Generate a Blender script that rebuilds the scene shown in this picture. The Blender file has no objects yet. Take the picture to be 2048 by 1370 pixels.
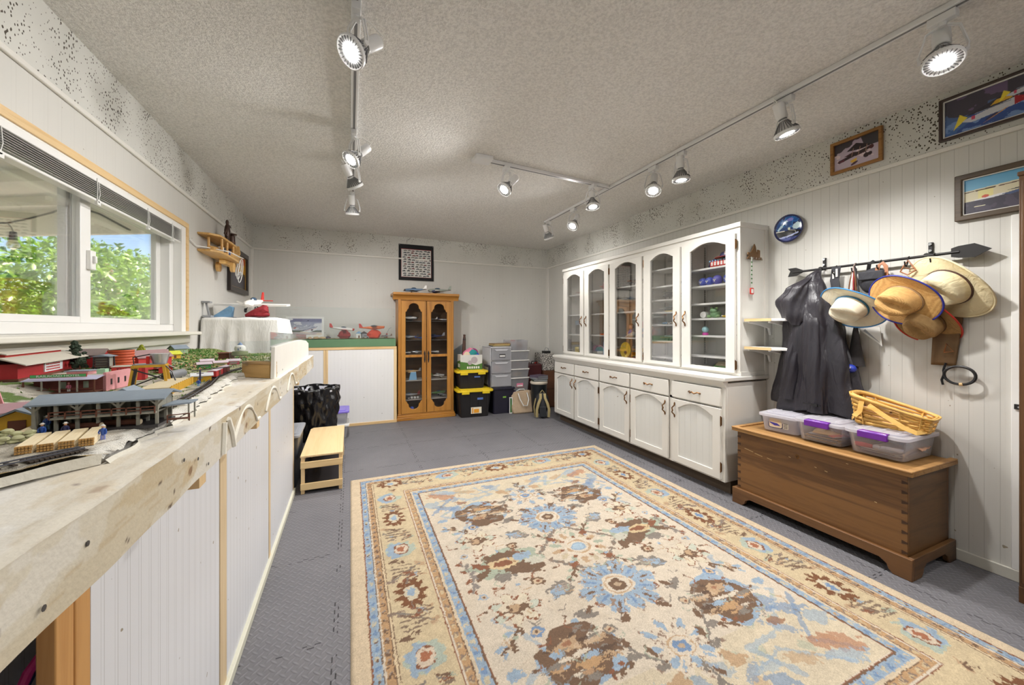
import bpy, math, random
import numpy as np
from mathutils import Vector, Matrix
SC = bpy.context.scene
COL = SC.collection
PI = math.pi
RND = random.Random(7)
# ---------------------------------------------------------------- camera model (photo pixels -> points at a known plane)
FPX, HOR, EYE = 758.0, 655.0, 1.2
TH = math.atan(323 / FPX)
_s, _c = math.sin(TH), math.cos(TH)
def ray(u, v):
    a = (u - 1024) / FPX
    return _s + a * _c, _c - a * _s, (HOR - v) / FPX
def PX(u, v, x):
    r = ray(u, v); d = x / r[0]; return Vector((x, r[1] * d, EYE + r[2] * d))
def PY(u, v, y):
    r = ray(u, v); d = y / r[1]; return Vector((r[0] * d, y, EYE + r[2] * d))
def PZ(u, v, z):
    r = ray(u, v); d = (z - EYE) / r[2]; return Vector((r[0] * d, r[1] * d, z))
# ---------------------------------------------------------------- colour + materials
def lin(c):
    c = c / 255.0
    return c / 12.92 if c <= .04045 else ((c + .055) / 1.055) ** 2.4
def rgb(r, g, b):
    return (lin(r), lin(g), lin(b), 1)
def newmat(name):
    m = bpy.data.materials.new(name); m.use_nodes = True
    nt = m.node_tree; nt.nodes.clear()
    return m, nt
def nd(nt, typ, ins=None, **props):
    n = nt.nodes.new('ShaderNode' + typ)
    for k, v in props.items(): setattr(n, k, v)
    for k, v in (ins or {}).items():
        s = n.inputs[k]
        if hasattr(v, 'node'): nt.links.new(v, s)
        else: s.default_value = v
    return n
def coords(nt, scale=(1, 1, 1), rot=(0, 0, 0), src='Object'):
    tc = nd(nt, 'TexCoord')
    mp = nd(nt, 'Mapping', {'Vector': tc.outputs[src], 'Scale': scale, 'Rotation': rot})
    return mp.outputs['Vector']
def mixc(nt, fac, a, b, blend='MIX'):
    n = nd(nt, 'Mix', data_type='RGBA', blend_type=blend)
    for i, v in ((0, fac), (6, a), (7, b)):
        if hasattr(v, 'node'): nt.links.new(v, n.inputs[i])
        else: n.inputs[i].default_value = v
    return n.outputs[2]
def ramp(nt, fac, *stops):
    n = nd(nt, 'ValToRGB', {'Fac': fac})
    els = n.color_ramp.elements
    while len(els) < len(stops): els.new(.5)
    for e, (p, c) in zip(els, stops):
        e.position = p; e.color = c if len(c) == 4 else (*c, 1)
    return n.outputs['Color']
def finish(nt, col, rough=.5, metal=0, bump=None, bstr=.2, bdist=.002, extra=None):
    p = nd(nt, 'BsdfPrincipled', {'Base Color': col, 'Roughness': rough, 'Metallic': metal})
    for k, v in (extra or {}).items():
        if hasattr(v, 'node'): nt.links.new(v, p.inputs[k])
        else: p.inputs[k].default_value = v
    if bump is not None:
        b = nd(nt, 'Bump', {'Height': bump, 'Strength': bstr, 'Distance': bdist})
        nt.links.new(b.outputs[0], p.inputs['Normal'])
    o = nd(nt, 'OutputMaterial', {'Surface': p.outputs[0]})
    return p
def shade(c, f):
    return (min(c[0] * f, 1), min(c[1] * f, 1), min(c[2] * f, 1), 1)
_MC = {}
def PM(name, c, rough=.5, metal=0, var=.12, vs=8, bump=.0, bs=60, bd=.002, extra=None):
    """painted / plastic / cloth: one colour with a procedural mottling"""
    if name in _MC: return _MC[name]
    m, nt = newmat(name)
    v = coords(nt)
    n = nd(nt, 'TexNoise', {'Vector': v, 'Scale': vs, 'Detail': 4, 'Roughness': .6})
    col = mixc(nt, n.outputs[0], shade(c, 1 - var), shade(c, 1 + var))
    b = None
    if bump:
        b = nd(nt, 'TexNoise', {'Vector': v, 'Scale': bs, 'Detail': 3}).outputs[0]
    finish(nt, col, rough, metal, b, bump, bd, extra)
    _MC[name] = m
    return m
def WM(name, c1, c2, axis=0, scale=1., rough=.5, bump=.15, knots=True, ring=18):
    """wood: grain lines stretched along one axis"""
    if name in _MC: return _MC[name]
    m, nt = newmat(name)
    sc = [ring * scale] * 3; sc[axis] = ring * scale * .06
    v = coords(nt, tuple(sc))
    w = nd(nt, 'TexNoise', {'Vector': v, 'Scale': 1.0, 'Detail': 5, 'Roughness': .65, 'Distortion': 1.2 if knots else .3})
    sc2 = [90 * scale] * 3; sc2[axis] = 3 * scale
    v2 = coords(nt, tuple(sc2))
    f = nd(nt, 'TexNoise', {'Vector': v2, 'Scale': 1.0, 'Detail': 2})
    wv = nd(nt, 'Math', {0: w.outputs[0], 1: 14.0}, operation='MULTIPLY')
    sn = nd(nt, 'Math', {0: wv.outputs[0]}, operation='SINE')
    g = nd(nt, 'MapRange', {'Value': sn.outputs[0], 'From Min': -1, 'From Max': 1, 'To Min': .1, 'To Max': .9})
    a = mixc(nt, g.outputs[0], c1, c2)
    col = mixc(nt, .3, a, mixc(nt, f.outputs[0], shade(c2, .75), shade(c1, 1.1)))
    finish(nt, col, rough, 0, f.outputs[0], bump, .001)
    _MC[name] = m
    return m
def GM(name, tint=(1, 1, 1, 1), gloss=.5, rough=.02, haze=0., hazec=(1, 1, 1, 1)):
    """thin pane: see-through with a fresnel sheen; haze = share of milky scattering"""
    if name in _MC: return _MC[name]
    m, nt = newmat(name)
    n = nd(nt, 'TexNoise', {'Vector': coords(nt), 'Scale': 3.0, 'Detail': 2})
    t = nd(nt, 'BsdfTransparent', {'Color': tint})
    gl = nd(nt, 'BsdfGlossy', {'Color': (1, 1, 1, 1), 'Roughness': rough})
    fr = nd(nt, 'Fresnel', {'IOR': 1.45})
    fm = nd(nt, 'Math', {0: fr.outputs[0], 1: gloss}, operation='MULTIPLY')
    mx = nd(nt, 'MixShader', {0: fm.outputs[0], 1: t.outputs[0], 2: gl.outputs[0]})
    out = mx.outputs[0]
    if haze:
        d = nd(nt, 'BsdfDiffuse', {'Color': hazec}); tr = nd(nt, 'BsdfTranslucent', {'Color': hazec})
        dm = nd(nt, 'MixShader', {0: .5, 1: d.outputs[0], 2: tr.outputs[0]})
        hz = nd(nt, 'MapRange', {'Value': n.outputs[0], 'To Min': haze * .7, 'To Max': min(1, haze * 1.3)})
        mx2 = nd(nt, 'MixShader', {0: hz.outputs[0], 1: out, 2: dm.outputs[0]})
        out = mx2.outputs[0]
    nd(nt, 'OutputMaterial', {'Surface': out})
    _MC[name] = m
    return m
def EM(name, c, s):
    if name in _MC: return _MC[name]
    m, nt = newmat(name)
    n = nd(nt, 'TexNoise', {'Vector': coords(nt), 'Scale': 5.0})
    e = nd(nt, 'Emission', {'Color': mixc(nt, n.outputs[0], c, shade(c, .97)), 'Strength': s})
    nd(nt, 'OutputMaterial', {'Surface': e.outputs[0]})
    _MC[name] = m
    return m
def VM(name, rough=.6, weave=0., wscale=400., bstr=.3):
    """dyed / printed surface: colour stored on the mesh points plus a fine procedural grain"""
    if name in _MC: return _MC[name]
    m, nt = newmat(name)
    a = nd(nt, 'Attribute', attribute_name='Col')
    v = coords(nt)
    n = nd(nt, 'TexNoise', {'Vector': v, 'Scale': wscale, 'Detail': 2})
    col = a.outputs['Color']
    if weave:
        g = nd(nt, 'MapRange', {'Value': n.outputs[0], 'From Min': .3, 'From Max': .7, 'To Min': 1 - weave, 'To Max': 1 + weave * .6})
        col = mixc(nt, 1.0, col, g.outputs[0], 'MULTIPLY')
    finish(nt, col, rough, 0, n.outputs[0] if weave else None, bstr, .003)
    _MC[name] = m
    return m
# ---------------------------------------------------------------- mesh builder
class MB:
    def __init__(s, T=None):
        s.v = []; s.f = []; s.mi = []; s.m = 0; s.T = T
    def add(s, vs, fs):
        o = len(s.v)
        if s.T is not None: vs = [s.T @ Vector(p) for p in vs]
        s.v.extend([tuple(p) for p in vs]); s.f.extend([tuple(i + o for i in f) for f in fs]); s.mi.extend([s.m] * len(fs))
        return s
    def mat(s, i): s.m = i; return s
    def tf(s, T): s.T = T; return s
    def box(s, x0, x1, y0, y1, z0, z1):
        return s.add([(x0, y0, z0), (x1, y0, z0), (x1, y1, z0), (x0, y1, z0), (x0, y0, z1), (x1, y0, z1), (x1, y1, z1), (x0, y1, z1)],
                     [(0, 3, 2, 1), (4, 5, 6, 7), (0, 1, 5, 4), (1, 2, 6, 5), (2, 3, 7, 6), (3, 0, 4, 7)])
    def cb(s, c, d, rz=0):
        x, y, z = d[0] / 2, d[1] / 2, d[2] / 2
        M = Matrix.Translation(c) @ Matrix.Rotation(rz, 4, 'Z')
        vs = [M @ Vector(p) for p in ((-x, -y, -z), (x, -y, -z), (x, y, -z), (-x, y, -z), (-x, -y, z), (x, -y, z), (x, y, z), (-x, y, z))]
        return s.add(vs, [(0, 3, 2, 1), (4, 5, 6, 7), (0, 1, 5, 4), (1, 2, 6, 5), (2, 3, 7, 6), (3, 0, 4, 7)])
    def bar(s, p, q, w, h=None, up=(0, 0, 1)):
        """square bar from p to q"""
        h = h or w
        p, q = Vector(p), Vector(q); t = (q - p).normalized(); u = Vector(up)
        if abs(t.dot(u)) > .98: u = Vector((0, 1, 0))
        a = t.cross(u).normalized() * w / 2; b = a.cross(t).normalized() * h / 2
        vs = [p - a - b, p + a - b, p + a + b, p - a + b, q - a - b, q + a - b, q + a + b, q - a + b]
        return s.add(vs, [(0, 3, 2, 1), (4, 5, 6, 7), (0, 1, 5, 4), (1, 2, 6, 5), (2, 3, 7, 6), (3, 0, 4, 7)])
    def taper(s, a, b, z0, z1):
        """frustum: a, b = (x0,x1,y0,y1) at z0 and z1"""
        vs = [(a[0], a[2], z0), (a[1], a[2], z0), (a[1], a[3], z0), (a[0], a[3], z0), (b[0], b[2], z1), (b[1], b[2], z1), (b[1], b[3], z1), (b[0], b[3], z1)]
        return s.add(vs, [(0, 3, 2, 1), (4, 5, 6, 7), (0, 1, 5, 4), (1, 2, 6, 5), (2, 3, 7, 6), (3, 0, 4, 7)])
    def tray(s, a, b, z0, z1, t, n=6, rad=.03, floor=True):
        """open tapered tub with rounded corners; a,b = (hx,hy) half sizes at bottom and top, wall t"""
        def ringp(hx, hy, r, z):
            r = min(r, hx * .98, hy * .98); out = []
            for cx, cy, a0 in ((hx - r, hy - r, 0), (-hx + r, hy - r, 90), (-hx + r, -hy + r, 180), (hx - r, -hy + r, 270)):
                for k in range(n):
                    an = math.radians(a0 + 90 * k / (n - 1)); out.append((cx + r * math.cos(an), cy + r * math.sin(an), z))
            return out
        N = 4 * n
        R = [ringp(a[0], a[1], rad, z0), ringp(b[0], b[1], rad, z1), ringp(b[0] - t, b[1] - t, rad, z1), ringp(a[0] - t, a[1] - t, rad, z0 + t)]
        vs = sum(R, []); fs = []
        for k in range(3):
            for i in range(N):
                j = (i + 1) % N; fs.append((k * N + i, k * N + j, (k + 1) * N + j, (k + 1) * N + i))
        fs.append(tuple(range(N - 1, -1, -1)))
        if floor: fs.append(tuple(3 * N + i for i in range(N)))
        return s.add(vs, fs)
    def rslab(s, hx, hy, rad, z0, z1, n=6, c=(0, 0)):
        """solid slab with rounded corners"""
        out = []
        for cx, cy, a0 in ((hx - rad, hy - rad, 0), (-hx + rad, hy - rad, 90), (-hx + rad, -hy + rad, 180), (hx - rad, -hy + rad, 270)):
            for k in range(n):
                an = math.radians(a0 + 90 * k / (n - 1)); out.append((c[0] + cx + rad * math.cos(an), c[1] + cy + rad * math.sin(an)))
        return s.prism(out, z0, z1)
    def cyl(s, p, q, r0, r1=None, n=14, caps=True):
        r1 = r0 if r1 is None else r1
        p, q = Vector(p), Vector(q); t = (q - p).normalized()
        u = Vector((0, 0, 1)) if abs(t.z) < .9 else Vector((1, 0, 0))
        a = t.cross(u).normalized(); b = t.cross(a)
        vs = []
        for c, r in ((p, r0), (q, r1)):
            for i in range(n):
                an = 2 * PI * i / n; vs.append(c + (a * math.cos(an) + b * math.sin(an)) * r)
        fs = [(i, (i + 1) % n, n + (i + 1) % n, n + i) for i in range(n)]
        if caps: fs += [tuple(range(n - 1, -1, -1)), tuple(range(n, 2 * n))]
        return s.add(vs, fs)
    def tube(s, pts, r, n=8, closed=False, flat=None, up=(0, 0, 1)):
        """swept tube; flat=(w,t) makes a strap; r may be a list"""
        P = [Vector(p) for p in pts]; L = len(P); vs = []; fs = []
        pu = Vector(up)
        for i, p in enumerate(P):
            if closed: t = P[(i + 1) % L] - P[i - 1]
            else: t = P[min(i + 1, L - 1)] - P[max(i - 1, 0)]
            t = t.normalized() if t.length > 1e-9 else Vector((0, 0, 1))
            a = t.cross(pu)
            if a.length < .05: a = t.cross(Vector((1, .3, 0)))
            a.normalize(); b = a.cross(t).normalized()
            if flat is None: pu = b
            rr = r[i] if isinstance(r, (list, tuple)) else r
            for k in range(n):
                an = 2 * PI * (k + .5) / n
                if flat: vs.append(p + a * math.copysign(abs(math.cos(an)) ** .3, math.cos(an)) * flat[0] / 2 + b * math.copysign(abs(math.sin(an)) ** .3, math.sin(an)) * flat[1] / 2)
                else: vs.append(p + (a * math.cos(an) + b * math.sin(an)) * rr)
        for i in range(L if closed else L - 1):
            j = (i + 1) % L
            for k in range(n):
                kk = (k + 1) % n; fs.append((i * n + k, i * n + kk, j * n + kk, j * n + k))
        if not closed: fs += [tuple(range(n - 1, -1, -1)), tuple((L - 1) * n + k for k in range(n))]
        return s.add(vs, fs)
    def lathe(s, prof, n=24, c=(0, 0, 0), sx=1, sy=1):
        vs = []; fs = []
        for r, z in prof:
            for i in range(n):
                an = 2 * PI * i / n; vs.append((c[0] + r * math.cos(an) * sx, c[1] + r * math.sin(an) * sy, c[2] + z))
        for k in range(len(prof) - 1):
            for i in range(n):
                j = (i + 1) % n; fs.append((k * n + i, k * n + j, (k + 1) * n + j, (k + 1) * n + i))
        if prof[0][0] > 1e-6: fs.append(tuple(range(n - 1, -1, -1)))
        if prof[-1][0] > 1e-6: fs.append(tuple((len(prof) - 1) * n + i for i in range(n)))
        return s.add(vs, fs)
    def ell(s, c, r, nu=14, nv=9, R=None, jit=0):
        vs = []; fs = []
        for j in range(nv + 1):
            ph = PI * j / nv
            for i in range(nu):
                an = 2 * PI * i / nu; k = 1 + (RND.uniform(-jit, jit) if jit else 0)
                p = Vector((r[0] * math.sin(ph) * math.cos(an) * k, r[1] * math.sin(ph) * math.sin(an) * k, r[2] * math.cos(ph) * k))
                if R is not None: p = R @ p
                vs.append(p + Vector(c))
        for j in range(nv):
            for i in range(nu):
                k = (i + 1) % nu; fs.append((j * nu + i, (j + 1) * nu + i, (j + 1) * nu + k, j * nu + k))
        return s.add(vs, fs)
    def prism(s, poly, d0, d1, plane='xy'):
        n = len(poly)
        f = {'xy': lambda a, b, d: (a, b, d), 'xz': lambda a, b, d: (a, d, b), 'yz': lambda a, b, d: (d, a, b)}[plane]
        vs = [f(a, b, d0) for a, b in poly] + [f(a, b, d1) for a, b in poly]
        fs = [tuple(range(n - 1, -1, -1)), tuple(range(n, 2 * n))] + [(i, (i + 1) % n, n + (i + 1) % n, n + i) for i in range(n)]
        return s.add(vs, fs)
    def ring(s, outer, inner, d0, d1, plane='xz'):
        """solid between two contours of equal point count"""
        n = len(outer)
        f = {'xy': lambda a, b, d: (a, b, d), 'xz': lambda a, b, d: (a, d, b), 'yz': lambda a, b, d: (d, a, b)}[plane]
        vs = [f(a, b, d) for d in (d0, d1) for cont in (outer, inner) for a, b in cont]
        fs = []
        for i in range(n):
            j = (i + 1) % n
            fs += [(i, j, n + j, n + i), (2 * n + i, 3 * n + i, 3 * n + j, 2 * n + j), (i, 2 * n + i, 2 * n + j, j), (n + i, n + j, 3 * n + j, 3 * n + i)]
        return s.add(vs, fs)
    def grid(s, nu, nv, fn, cu=False, cv=False):
        vs = [fn(i / (nu if cu else nu - 1), j / (nv if cv else nv - 1)) for j in range(nv) for i in range(nu)]
        fs = []
        for j in range(nv if cv else nv - 1):
            for i in range(nu if cu else nu - 1):
                a, b = (i + 1) % nu, (j + 1) % nv
                fs.append((j * nu + i, j * nu + a, b * nu + a, b * nu + i))
        return s.add(vs, fs)
    def build(s, name, mats, parent=None, bevel=0, smooth=35, loc=None, rot=None, solid=0, sub=0, seg=2):
        me = bpy.data.meshes.new(name)
        me.from_pydata(s.v, [], s.f)
        if not isinstance(mats, (list, tuple)): mats = [mats]
        for m in mats: me.materials.append(m)
        me.polygons.foreach_set('material_index', s.mi)
        me.polygons.foreach_set('use_smooth', [True] * len(s.f))
        me.update()
        if smooth < 180: me.set_sharp_from_angle(angle=math.radians(smooth))
        o = bpy.data.objects.new(name, me); COL.objects.link(o)
        if parent is not None: o.parent = parent
        if loc is not None: o.location = loc
        if rot is not None: o.rotation_euler = rot
        if solid:
            md = o.modifiers.new('solid', 'SOLIDIFY'); md.thickness = solid; md.offset = 0
        if sub:
            md = o.modifiers.new('sub', 'SUBSURF'); md.levels = md.render_levels = sub
        if bevel:
            md = o.modifiers.new('bevel', 'BEVEL'); md.width = bevel; md.segments = seg; md.limit_method = 'ANGLE'; md.angle_limit = math.radians(40)
        return o
def tag(o, label, cat, group=None, kind=None):
    o['label'] = label; o['category'] = cat
    if group: o['group'] = group
    if kind: o['kind'] = kind
    return o
def thing(name, label, cat, loc=(0, 0, 0), rz=0, group=None):
    o = bpy.data.objects.new(name, None); COL.objects.link(o)
    o.empty_display_size = .05; o.location = loc; o.rotation_euler = (0, 0, rz)
    return tag(o, label, cat, group)
def struct(o, label=None):
    o['kind'] = 'structure'
    if label: o['label'] = label
    return o
def dup(root, loc=None, rot=None, label=None, group=None):
    def cp(o, par):
        c = o.copy(); COL.objects.link(c)
        if par is not None: c.parent = par
        for ch in list(o.children): cp(ch, c)
        return c
    r = cp(root, None)
    if loc is not None: r.location = loc
    if rot is not None: r.rotation_euler = rot
    if label: r['label'] = label
    if group: r['group'] = group
    return r
RW, LW = -PI / 2, PI / 2        # turn a front (local -Y) to face -X (right wall) or +X (left wall)
# ---------------------------------------------------------------- painted surfaces (colour per mesh point)
_nz = np.random.RandomState(3)
def vnoise(x, y, s, seed=0):
    r = np.random.RandomState(seed + 11); g = r.rand(64, 64)
    X, Y = x * s, y * s
    xi, yi = np.floor(X).astype(int), np.floor(Y).astype(int)
    fx, fy = X - xi, Y - yi; fx = fx * fx * (3 - 2 * fx); fy = fy * fy * (3 - 2 * fy)
    G = lambda i, j: g[i % 64, j % 64]
    return (G(xi, yi) * (1 - fx) + G(xi + 1, yi) * fx) * (1 - fy) + (G(xi, yi + 1) * (1 - fx) + G(xi + 1, yi + 1) * fx) * fy
def fbm(x, y, s, seed=0, o=4):
    t = 0; a = .5
    for k in range(o): t = t + a * vnoise(x, y, s * 2 ** k, seed + k); a *= .5
    return t / (1 - .5 ** o)
class Canvas:
    def __init__(s, w, h, nx, ny, bg=(255, 255, 255), x0=0, y0=0):
        s.w, s.h, s.nx, s.ny = w, h, nx, ny
        s.X, s.Y = np.meshgrid(np.linspace(x0, x0 + w, nx), np.linspace(y0, y0 + h, ny))
        s.A = np.empty((ny, nx, 3)); s.A[:] = bg
    def put(s, mask, c, a=1.):
        c = np.asarray(c, float)
        if c.ndim == 3: c = c[mask]
        s.A[mask] = s.A[mask] * (1 - a) + c * a; return s
    def grad(s, c0, c1, mask=None, t=None):
        t = (s.Y - s.Y.min()) / s.h if t is None else t
        g = np.asarray(c0, float) * (1 - t[..., None]) + np.asarray(c1, float) * t[..., None]
        m = np.ones_like(s.X, bool) if mask is None else mask
        s.A[m] = g[m]; return s
    def win(s, xa, xb, ya, yb):
        fx, fy = (s.nx - 1) / s.w, (s.ny - 1) / s.h; x0, y0 = s.X[0, 0], s.Y[0, 0]
        i0, i1 = max(0, int((xa - x0) * fx) - 1), min(s.nx, int((xb - x0) * fx) + 3)
        j0, j1 = max(0, int((ya - y0) * fy) - 1), min(s.ny, int((yb - y0) * fy) + 3)
        return (slice(j0, max(j1, j0)), slice(i0, max(i1, i0)))
    def sub(s, w, mask, c, a):
        A = s.A[w]; A[mask] = A[mask] * (1 - a) + np.asarray(c, float) * a; return s
    def inell(s, cx, cy, rx, ry, ang=0, wob=0, seed=0, w=None):
        X, Y = (s.X, s.Y) if w is None else (s.X[w], s.Y[w])
        ca, sa = math.cos(ang), math.sin(ang)
        dx, dy = X - cx, Y - cy
        u, v = (dx * ca + dy * sa) / rx, (-dx * sa + dy * ca) / ry
        d = np.hypot(u, v)
        if wob: d = d + wob * (vnoise(X + 9, Y + 9, 2.2 / max(min(rx, ry), .004), seed) - .5)
        return d
    def ell(s, cx, cy, rx, ry, c, ang=0, wob=0, seed=0, a=1.):
        R = max(rx, ry) * (1 + wob * .7); w = s.win(cx - R, cx + R, cy - R, cy + R)
        if s.X[w].size == 0: return s
        return s.sub(w, s.inell(cx, cy, rx, ry, ang, wob, seed, w) < 1, c, a)
    def poly(s, pts, c, a=1.):
        xs, ys = [p[0] for p in pts], [p[1] for p in pts]; w = s.win(min(xs), max(xs), min(ys), max(ys))
        X, Y = s.X[w], s.Y[w]
        if X.size == 0: return s
        m = np.zeros_like(X, bool); n = len(pts)
        for i in range(n):
            (x1, y1), (x2, y2) = pts[i], pts[(i + 1) % n]
            if y1 == y2: continue
            m ^= ((y1 > Y) != (y2 > Y)) & (X < (x2 - x1) * (Y - y1) / (y2 - y1) + x1)
        return s.sub(w, m, c, a)
    def line(s, pts, w, c, a=1., wob=0, seed=0):
        xs, ys = [p[0] for p in pts], [p[1] for p in pts]; k = w * (1 + wob); sl = s.win(min(xs) - k, max(xs) + k, min(ys) - k, max(ys) + k)
        X, Y = s.X[sl], s.Y[sl]
        if X.size == 0: return s
        D = np.full_like(X, 9.)
        for (x1, y1), (x2, y2) in zip(pts[:-1], pts[1:]):
            dx, dy = x2 - x1, y2 - y1; l = max(dx * dx + dy * dy, 1e-12)
            t = np.clip(((X - x1) * dx + (Y - y1) * dy) / l, 0, 1)
            D = np.minimum(D, np.hypot(X - x1 - t * dx, Y - y1 - t * dy))
        if wob: D = D + w * wob * (vnoise(X + 5, Y + 5, 1 / w, seed) - .5)
        return s.sub(sl, D < w / 2, c, a)
    def rect(s, x0, x1, y0, y1, c, a=1.): return s.put((s.X >= x0) & (s.X <= x1) & (s.Y >= y0) & (s.Y <= y1), c, a)
    def attach(s, me):
        c = np.clip(s.A, 0, 255).reshape(-1, 3) / 255.
        l = np.where(c <= .04045, c / 12.92, ((c + .055) / 1.055) ** 2.4)
        at = me.color_attributes.new('Col', 'FLOAT_COLOR', 'POINT')
        at.data.foreach_set('color', np.c_[l, np.ones(len(l))].astype(np.float32).ravel())
    def mesh(s, name, mat, parent=None, plane='xz', d=0, dz=None, loc=None):
        """flat sheet; plane xz faces -Y at depth d, xy faces up at height d"""
        X, Y = s.X.ravel(), s.Y.ravel(); D = np.full_like(X, d) if dz is None else dz.ravel() + d
        co = np.c_[X, D, Y] if plane == 'xz' else np.c_[X, Y, D]
        nx, ny = s.nx, s.ny
        i = (np.arange(ny - 1)[:, None] * nx + np.arange(nx - 1)[None]).ravel()
        q = np.c_[i, i + 1, i + nx + 1, i + nx]
        me = bpy.data.meshes.new(name)
        me.vertices.add(len(co)); me.vertices.foreach_set('co', co.astype(np.float32).ravel())
        me.loops.add(q.size); me.loops.foreach_set('vertex_index', q.astype(np.int32).ravel())
        me.polygons.add(len(q)); me.polygons.foreach_set('loop_start', np.arange(0, q.size, 4, dtype=np.int32))
        me.polygons.foreach_set('use_smooth', np.ones(len(q), bool))
        me.update(calc_edges=True); s.attach(me)
        me.materials.append(mat)
        o = bpy.data.objects.new(name, me); COL.objects.link(o)
        if parent is not None: o.parent = parent
        if loc is not None: o.location = loc
        return o
def text(name, body, size, mat, parent=None, loc=(0, 0, 0), rot=(PI / 2, 0, 0), depth=.0006, align='CENTER', sx=1):
    cu = bpy.data.curves.new(name, 'FONT'); cu.body = body; cu.size = size; cu.extrude = depth; cu.align_x = align; cu.align_y = 'CENTER'
    cu.materials.append(mat)
    tmp = bpy.data.objects.new(name, cu); COL.objects.link(tmp)
    dg = bpy.context.evaluated_depsgraph_get(); me = bpy.data.meshes.new_from_object(tmp.evaluated_get(dg)); bpy.data.objects.remove(tmp)
    o = bpy.data.objects.new(name, me); COL.objects.link(o)
    if parent is not None: o.parent = parent
    o.location = loc; o.rotation_euler = rot; o.scale = (sx, 1, 1)
    return o
# ---------------------------------------------------------------- shared materials
WHITE = PM('white_paint', rgb(222, 219, 212), .38, var=.03, bump=.05, bs=30)
WHITE2 = PM('white_gloss', rgb(236, 235, 232), .3, var=.02)
PINE = WM('pine', rgb(214, 180, 128), rgb(232, 204, 158), 2, 1.2, .5)
PINEX = WM('pine_long', rgb(206, 168, 112), rgb(228, 198, 150), 1, 1.2, .5)
BLACK = PM('black_plastic', rgb(24, 24, 26), .45, var=.2)
BRASS = PM('antique_brass', rgb(112, 78, 44), .35, .8, var=.35, vs=60)
CHROME = PM('chrome', rgb(200, 200, 200), .2, 1.0, var=.05)
PANE = GM('clear_pane', (1, 1, 1, 1), .6)
PLEX = GM('plexiglass', (.96, .98, .98, 1), .8, .03, .04)
DARK = PM('dark_iron', rgb(38, 36, 36), .5, .3, var=.2)
CORDW = PM('white_cord', rgb(226, 226, 222), .5, var=.04)
# ================================================================ ROOM SHELL
RX, LX, BY, FY, CH = 2.9, -1.08, 5.36, -2.2, 2.44
def panel_wall_mat(name, pitch_axis, period, grooves, base=rgb(206, 204, 198)):
    """white painted sheet paneling with V grooves every `period` metres along an axis"""
    m, nt = newmat(name)
    tc = nd(nt, 'TexCoord'); sp = nd(nt, 'SeparateXYZ', {0: tc.outputs['Object']})
    g = None
    for off, w, st in grooves:
        a = nd(nt, 'Math', {0: sp.outputs[pitch_axis], 1: off}, operation='ADD')
        b = nd(nt, 'Math', {0: a.outputs[0], 1: period}, operation='PINGPONG') if 0 else nd(nt, 'Math', {0: a.outputs[0], 1: period}, operation='FLOORED_MODULO')
        c = nd(nt, 'Math', {0: b.outputs[0], 1: w}, operation='LESS_THAN')
        c = nd(nt, 'Math', {0: c.outputs[0], 1: st}, operation='MULTIPLY')
        g = c.outputs[0] if g is None else nd(nt, 'Math', {0: g, 1: c.outputs[0]}, operation='MAXIMUM').outputs[0]
    v = coords(nt, (1, 1, .25))
    n = nd(nt, 'TexNoise', {'Vector': v, 'Scale': 5.0, 'Detail': 5, 'Roughness': .6})
    col = mixc(nt, n.outputs[0], shade(base, .95), shade(base, 1.05))
    sp2 = nd(nt, 'TexNoise', {'Vector': coords(nt), 'Scale': 38.0, 'Detail': 1})
    fl = nd(nt, 'Math', {0: sp2.outputs[0], 1: .79}, operation='GREATER_THAN')
    col = mixc(nt, fl.outputs[0], col, rgb(150, 140, 122))
    col = mixc(nt, g, col, rgb(128, 124, 116))
    h = nd(nt, 'Math', {0: 1.0, 1: g}, operation='SUBTRACT')
    finish(nt, col, .5, 0, h.outputs[0], .6, .003)
    return m
WALLM = panel_wall_mat('painted_paneling', 1, .0508, [(0, .0016, .42), (.015, .0008, .06)])
WALLB = panel_wall_mat('painted_paneling_back', 0, .0508, [(0, .0014, .14), (.012, .001, .1)])
WALLL = panel_wall_mat('painted_paneling_left', 1, .0762, [(0, .0016, .16), (.02, .001, .1)])
def band_mat():
    m, nt = newmat('speckled_band')
    v = coords(nt, (1, 1, .7))
    vo = nd(nt, 'TexVoronoi', {'Vector': v, 'Scale': 88.0, 'Randomness': 1.0})
    nz = nd(nt, 'TexNoise', {'Vector': v, 'Scale': 7.0, 'Detail': 3})
    nz2 = nd(nt, 'TexNoise', {'Vector': v, 'Scale': 90.0, 'Detail': 2})
    th = nd(nt, 'MapRange', {'Value': nz.outputs[0], 'From Min': .36, 'From Max': .66, 'To Min': .15, 'To Max': .41})
    dd = nd(nt, 'Math', {0: vo.outputs['Distance'], 1: nd(nt, 'Math', {0: nz2.outputs[0], 1: .3}, operation='MULTIPLY').outputs[0]}, operation='ADD')
    dd = nd(nt, 'Math', {0: dd.outputs[0], 1: .1}, operation='SUBTRACT')
    sel = nd(nt, 'Math', {0: nd(nt, 'SeparateXYZ', {0: vo.outputs['Color']}).outputs[0], 1: .35}, operation='GREATER_THAN')
    sp = nd(nt, 'Math', {0: dd.outputs[0], 1: th.outputs[0]}, operation='LESS_THAN')
    sp = nd(nt, 'Math', {0: sp.outputs[0], 1: sel.outputs[0]}, operation='MULTIPLY')
    big = nd(nt, 'TexNoise', {'Vector': coords(nt), 'Scale': 4.0})
    base = mixc(nt, big.outputs[0], rgb(196, 195, 188), rgb(214, 213, 207))
    col = mixc(nt, sp.outputs[0], base, rgb(70, 62, 52))
    finish(nt, col, .8, 0, nd(nt, 'Math', {0: 1.0, 1: sp.outputs[0]}, operation='SUBTRACT').outputs[0], .5, .003)
    return m
BANDM = band_mat()
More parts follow.
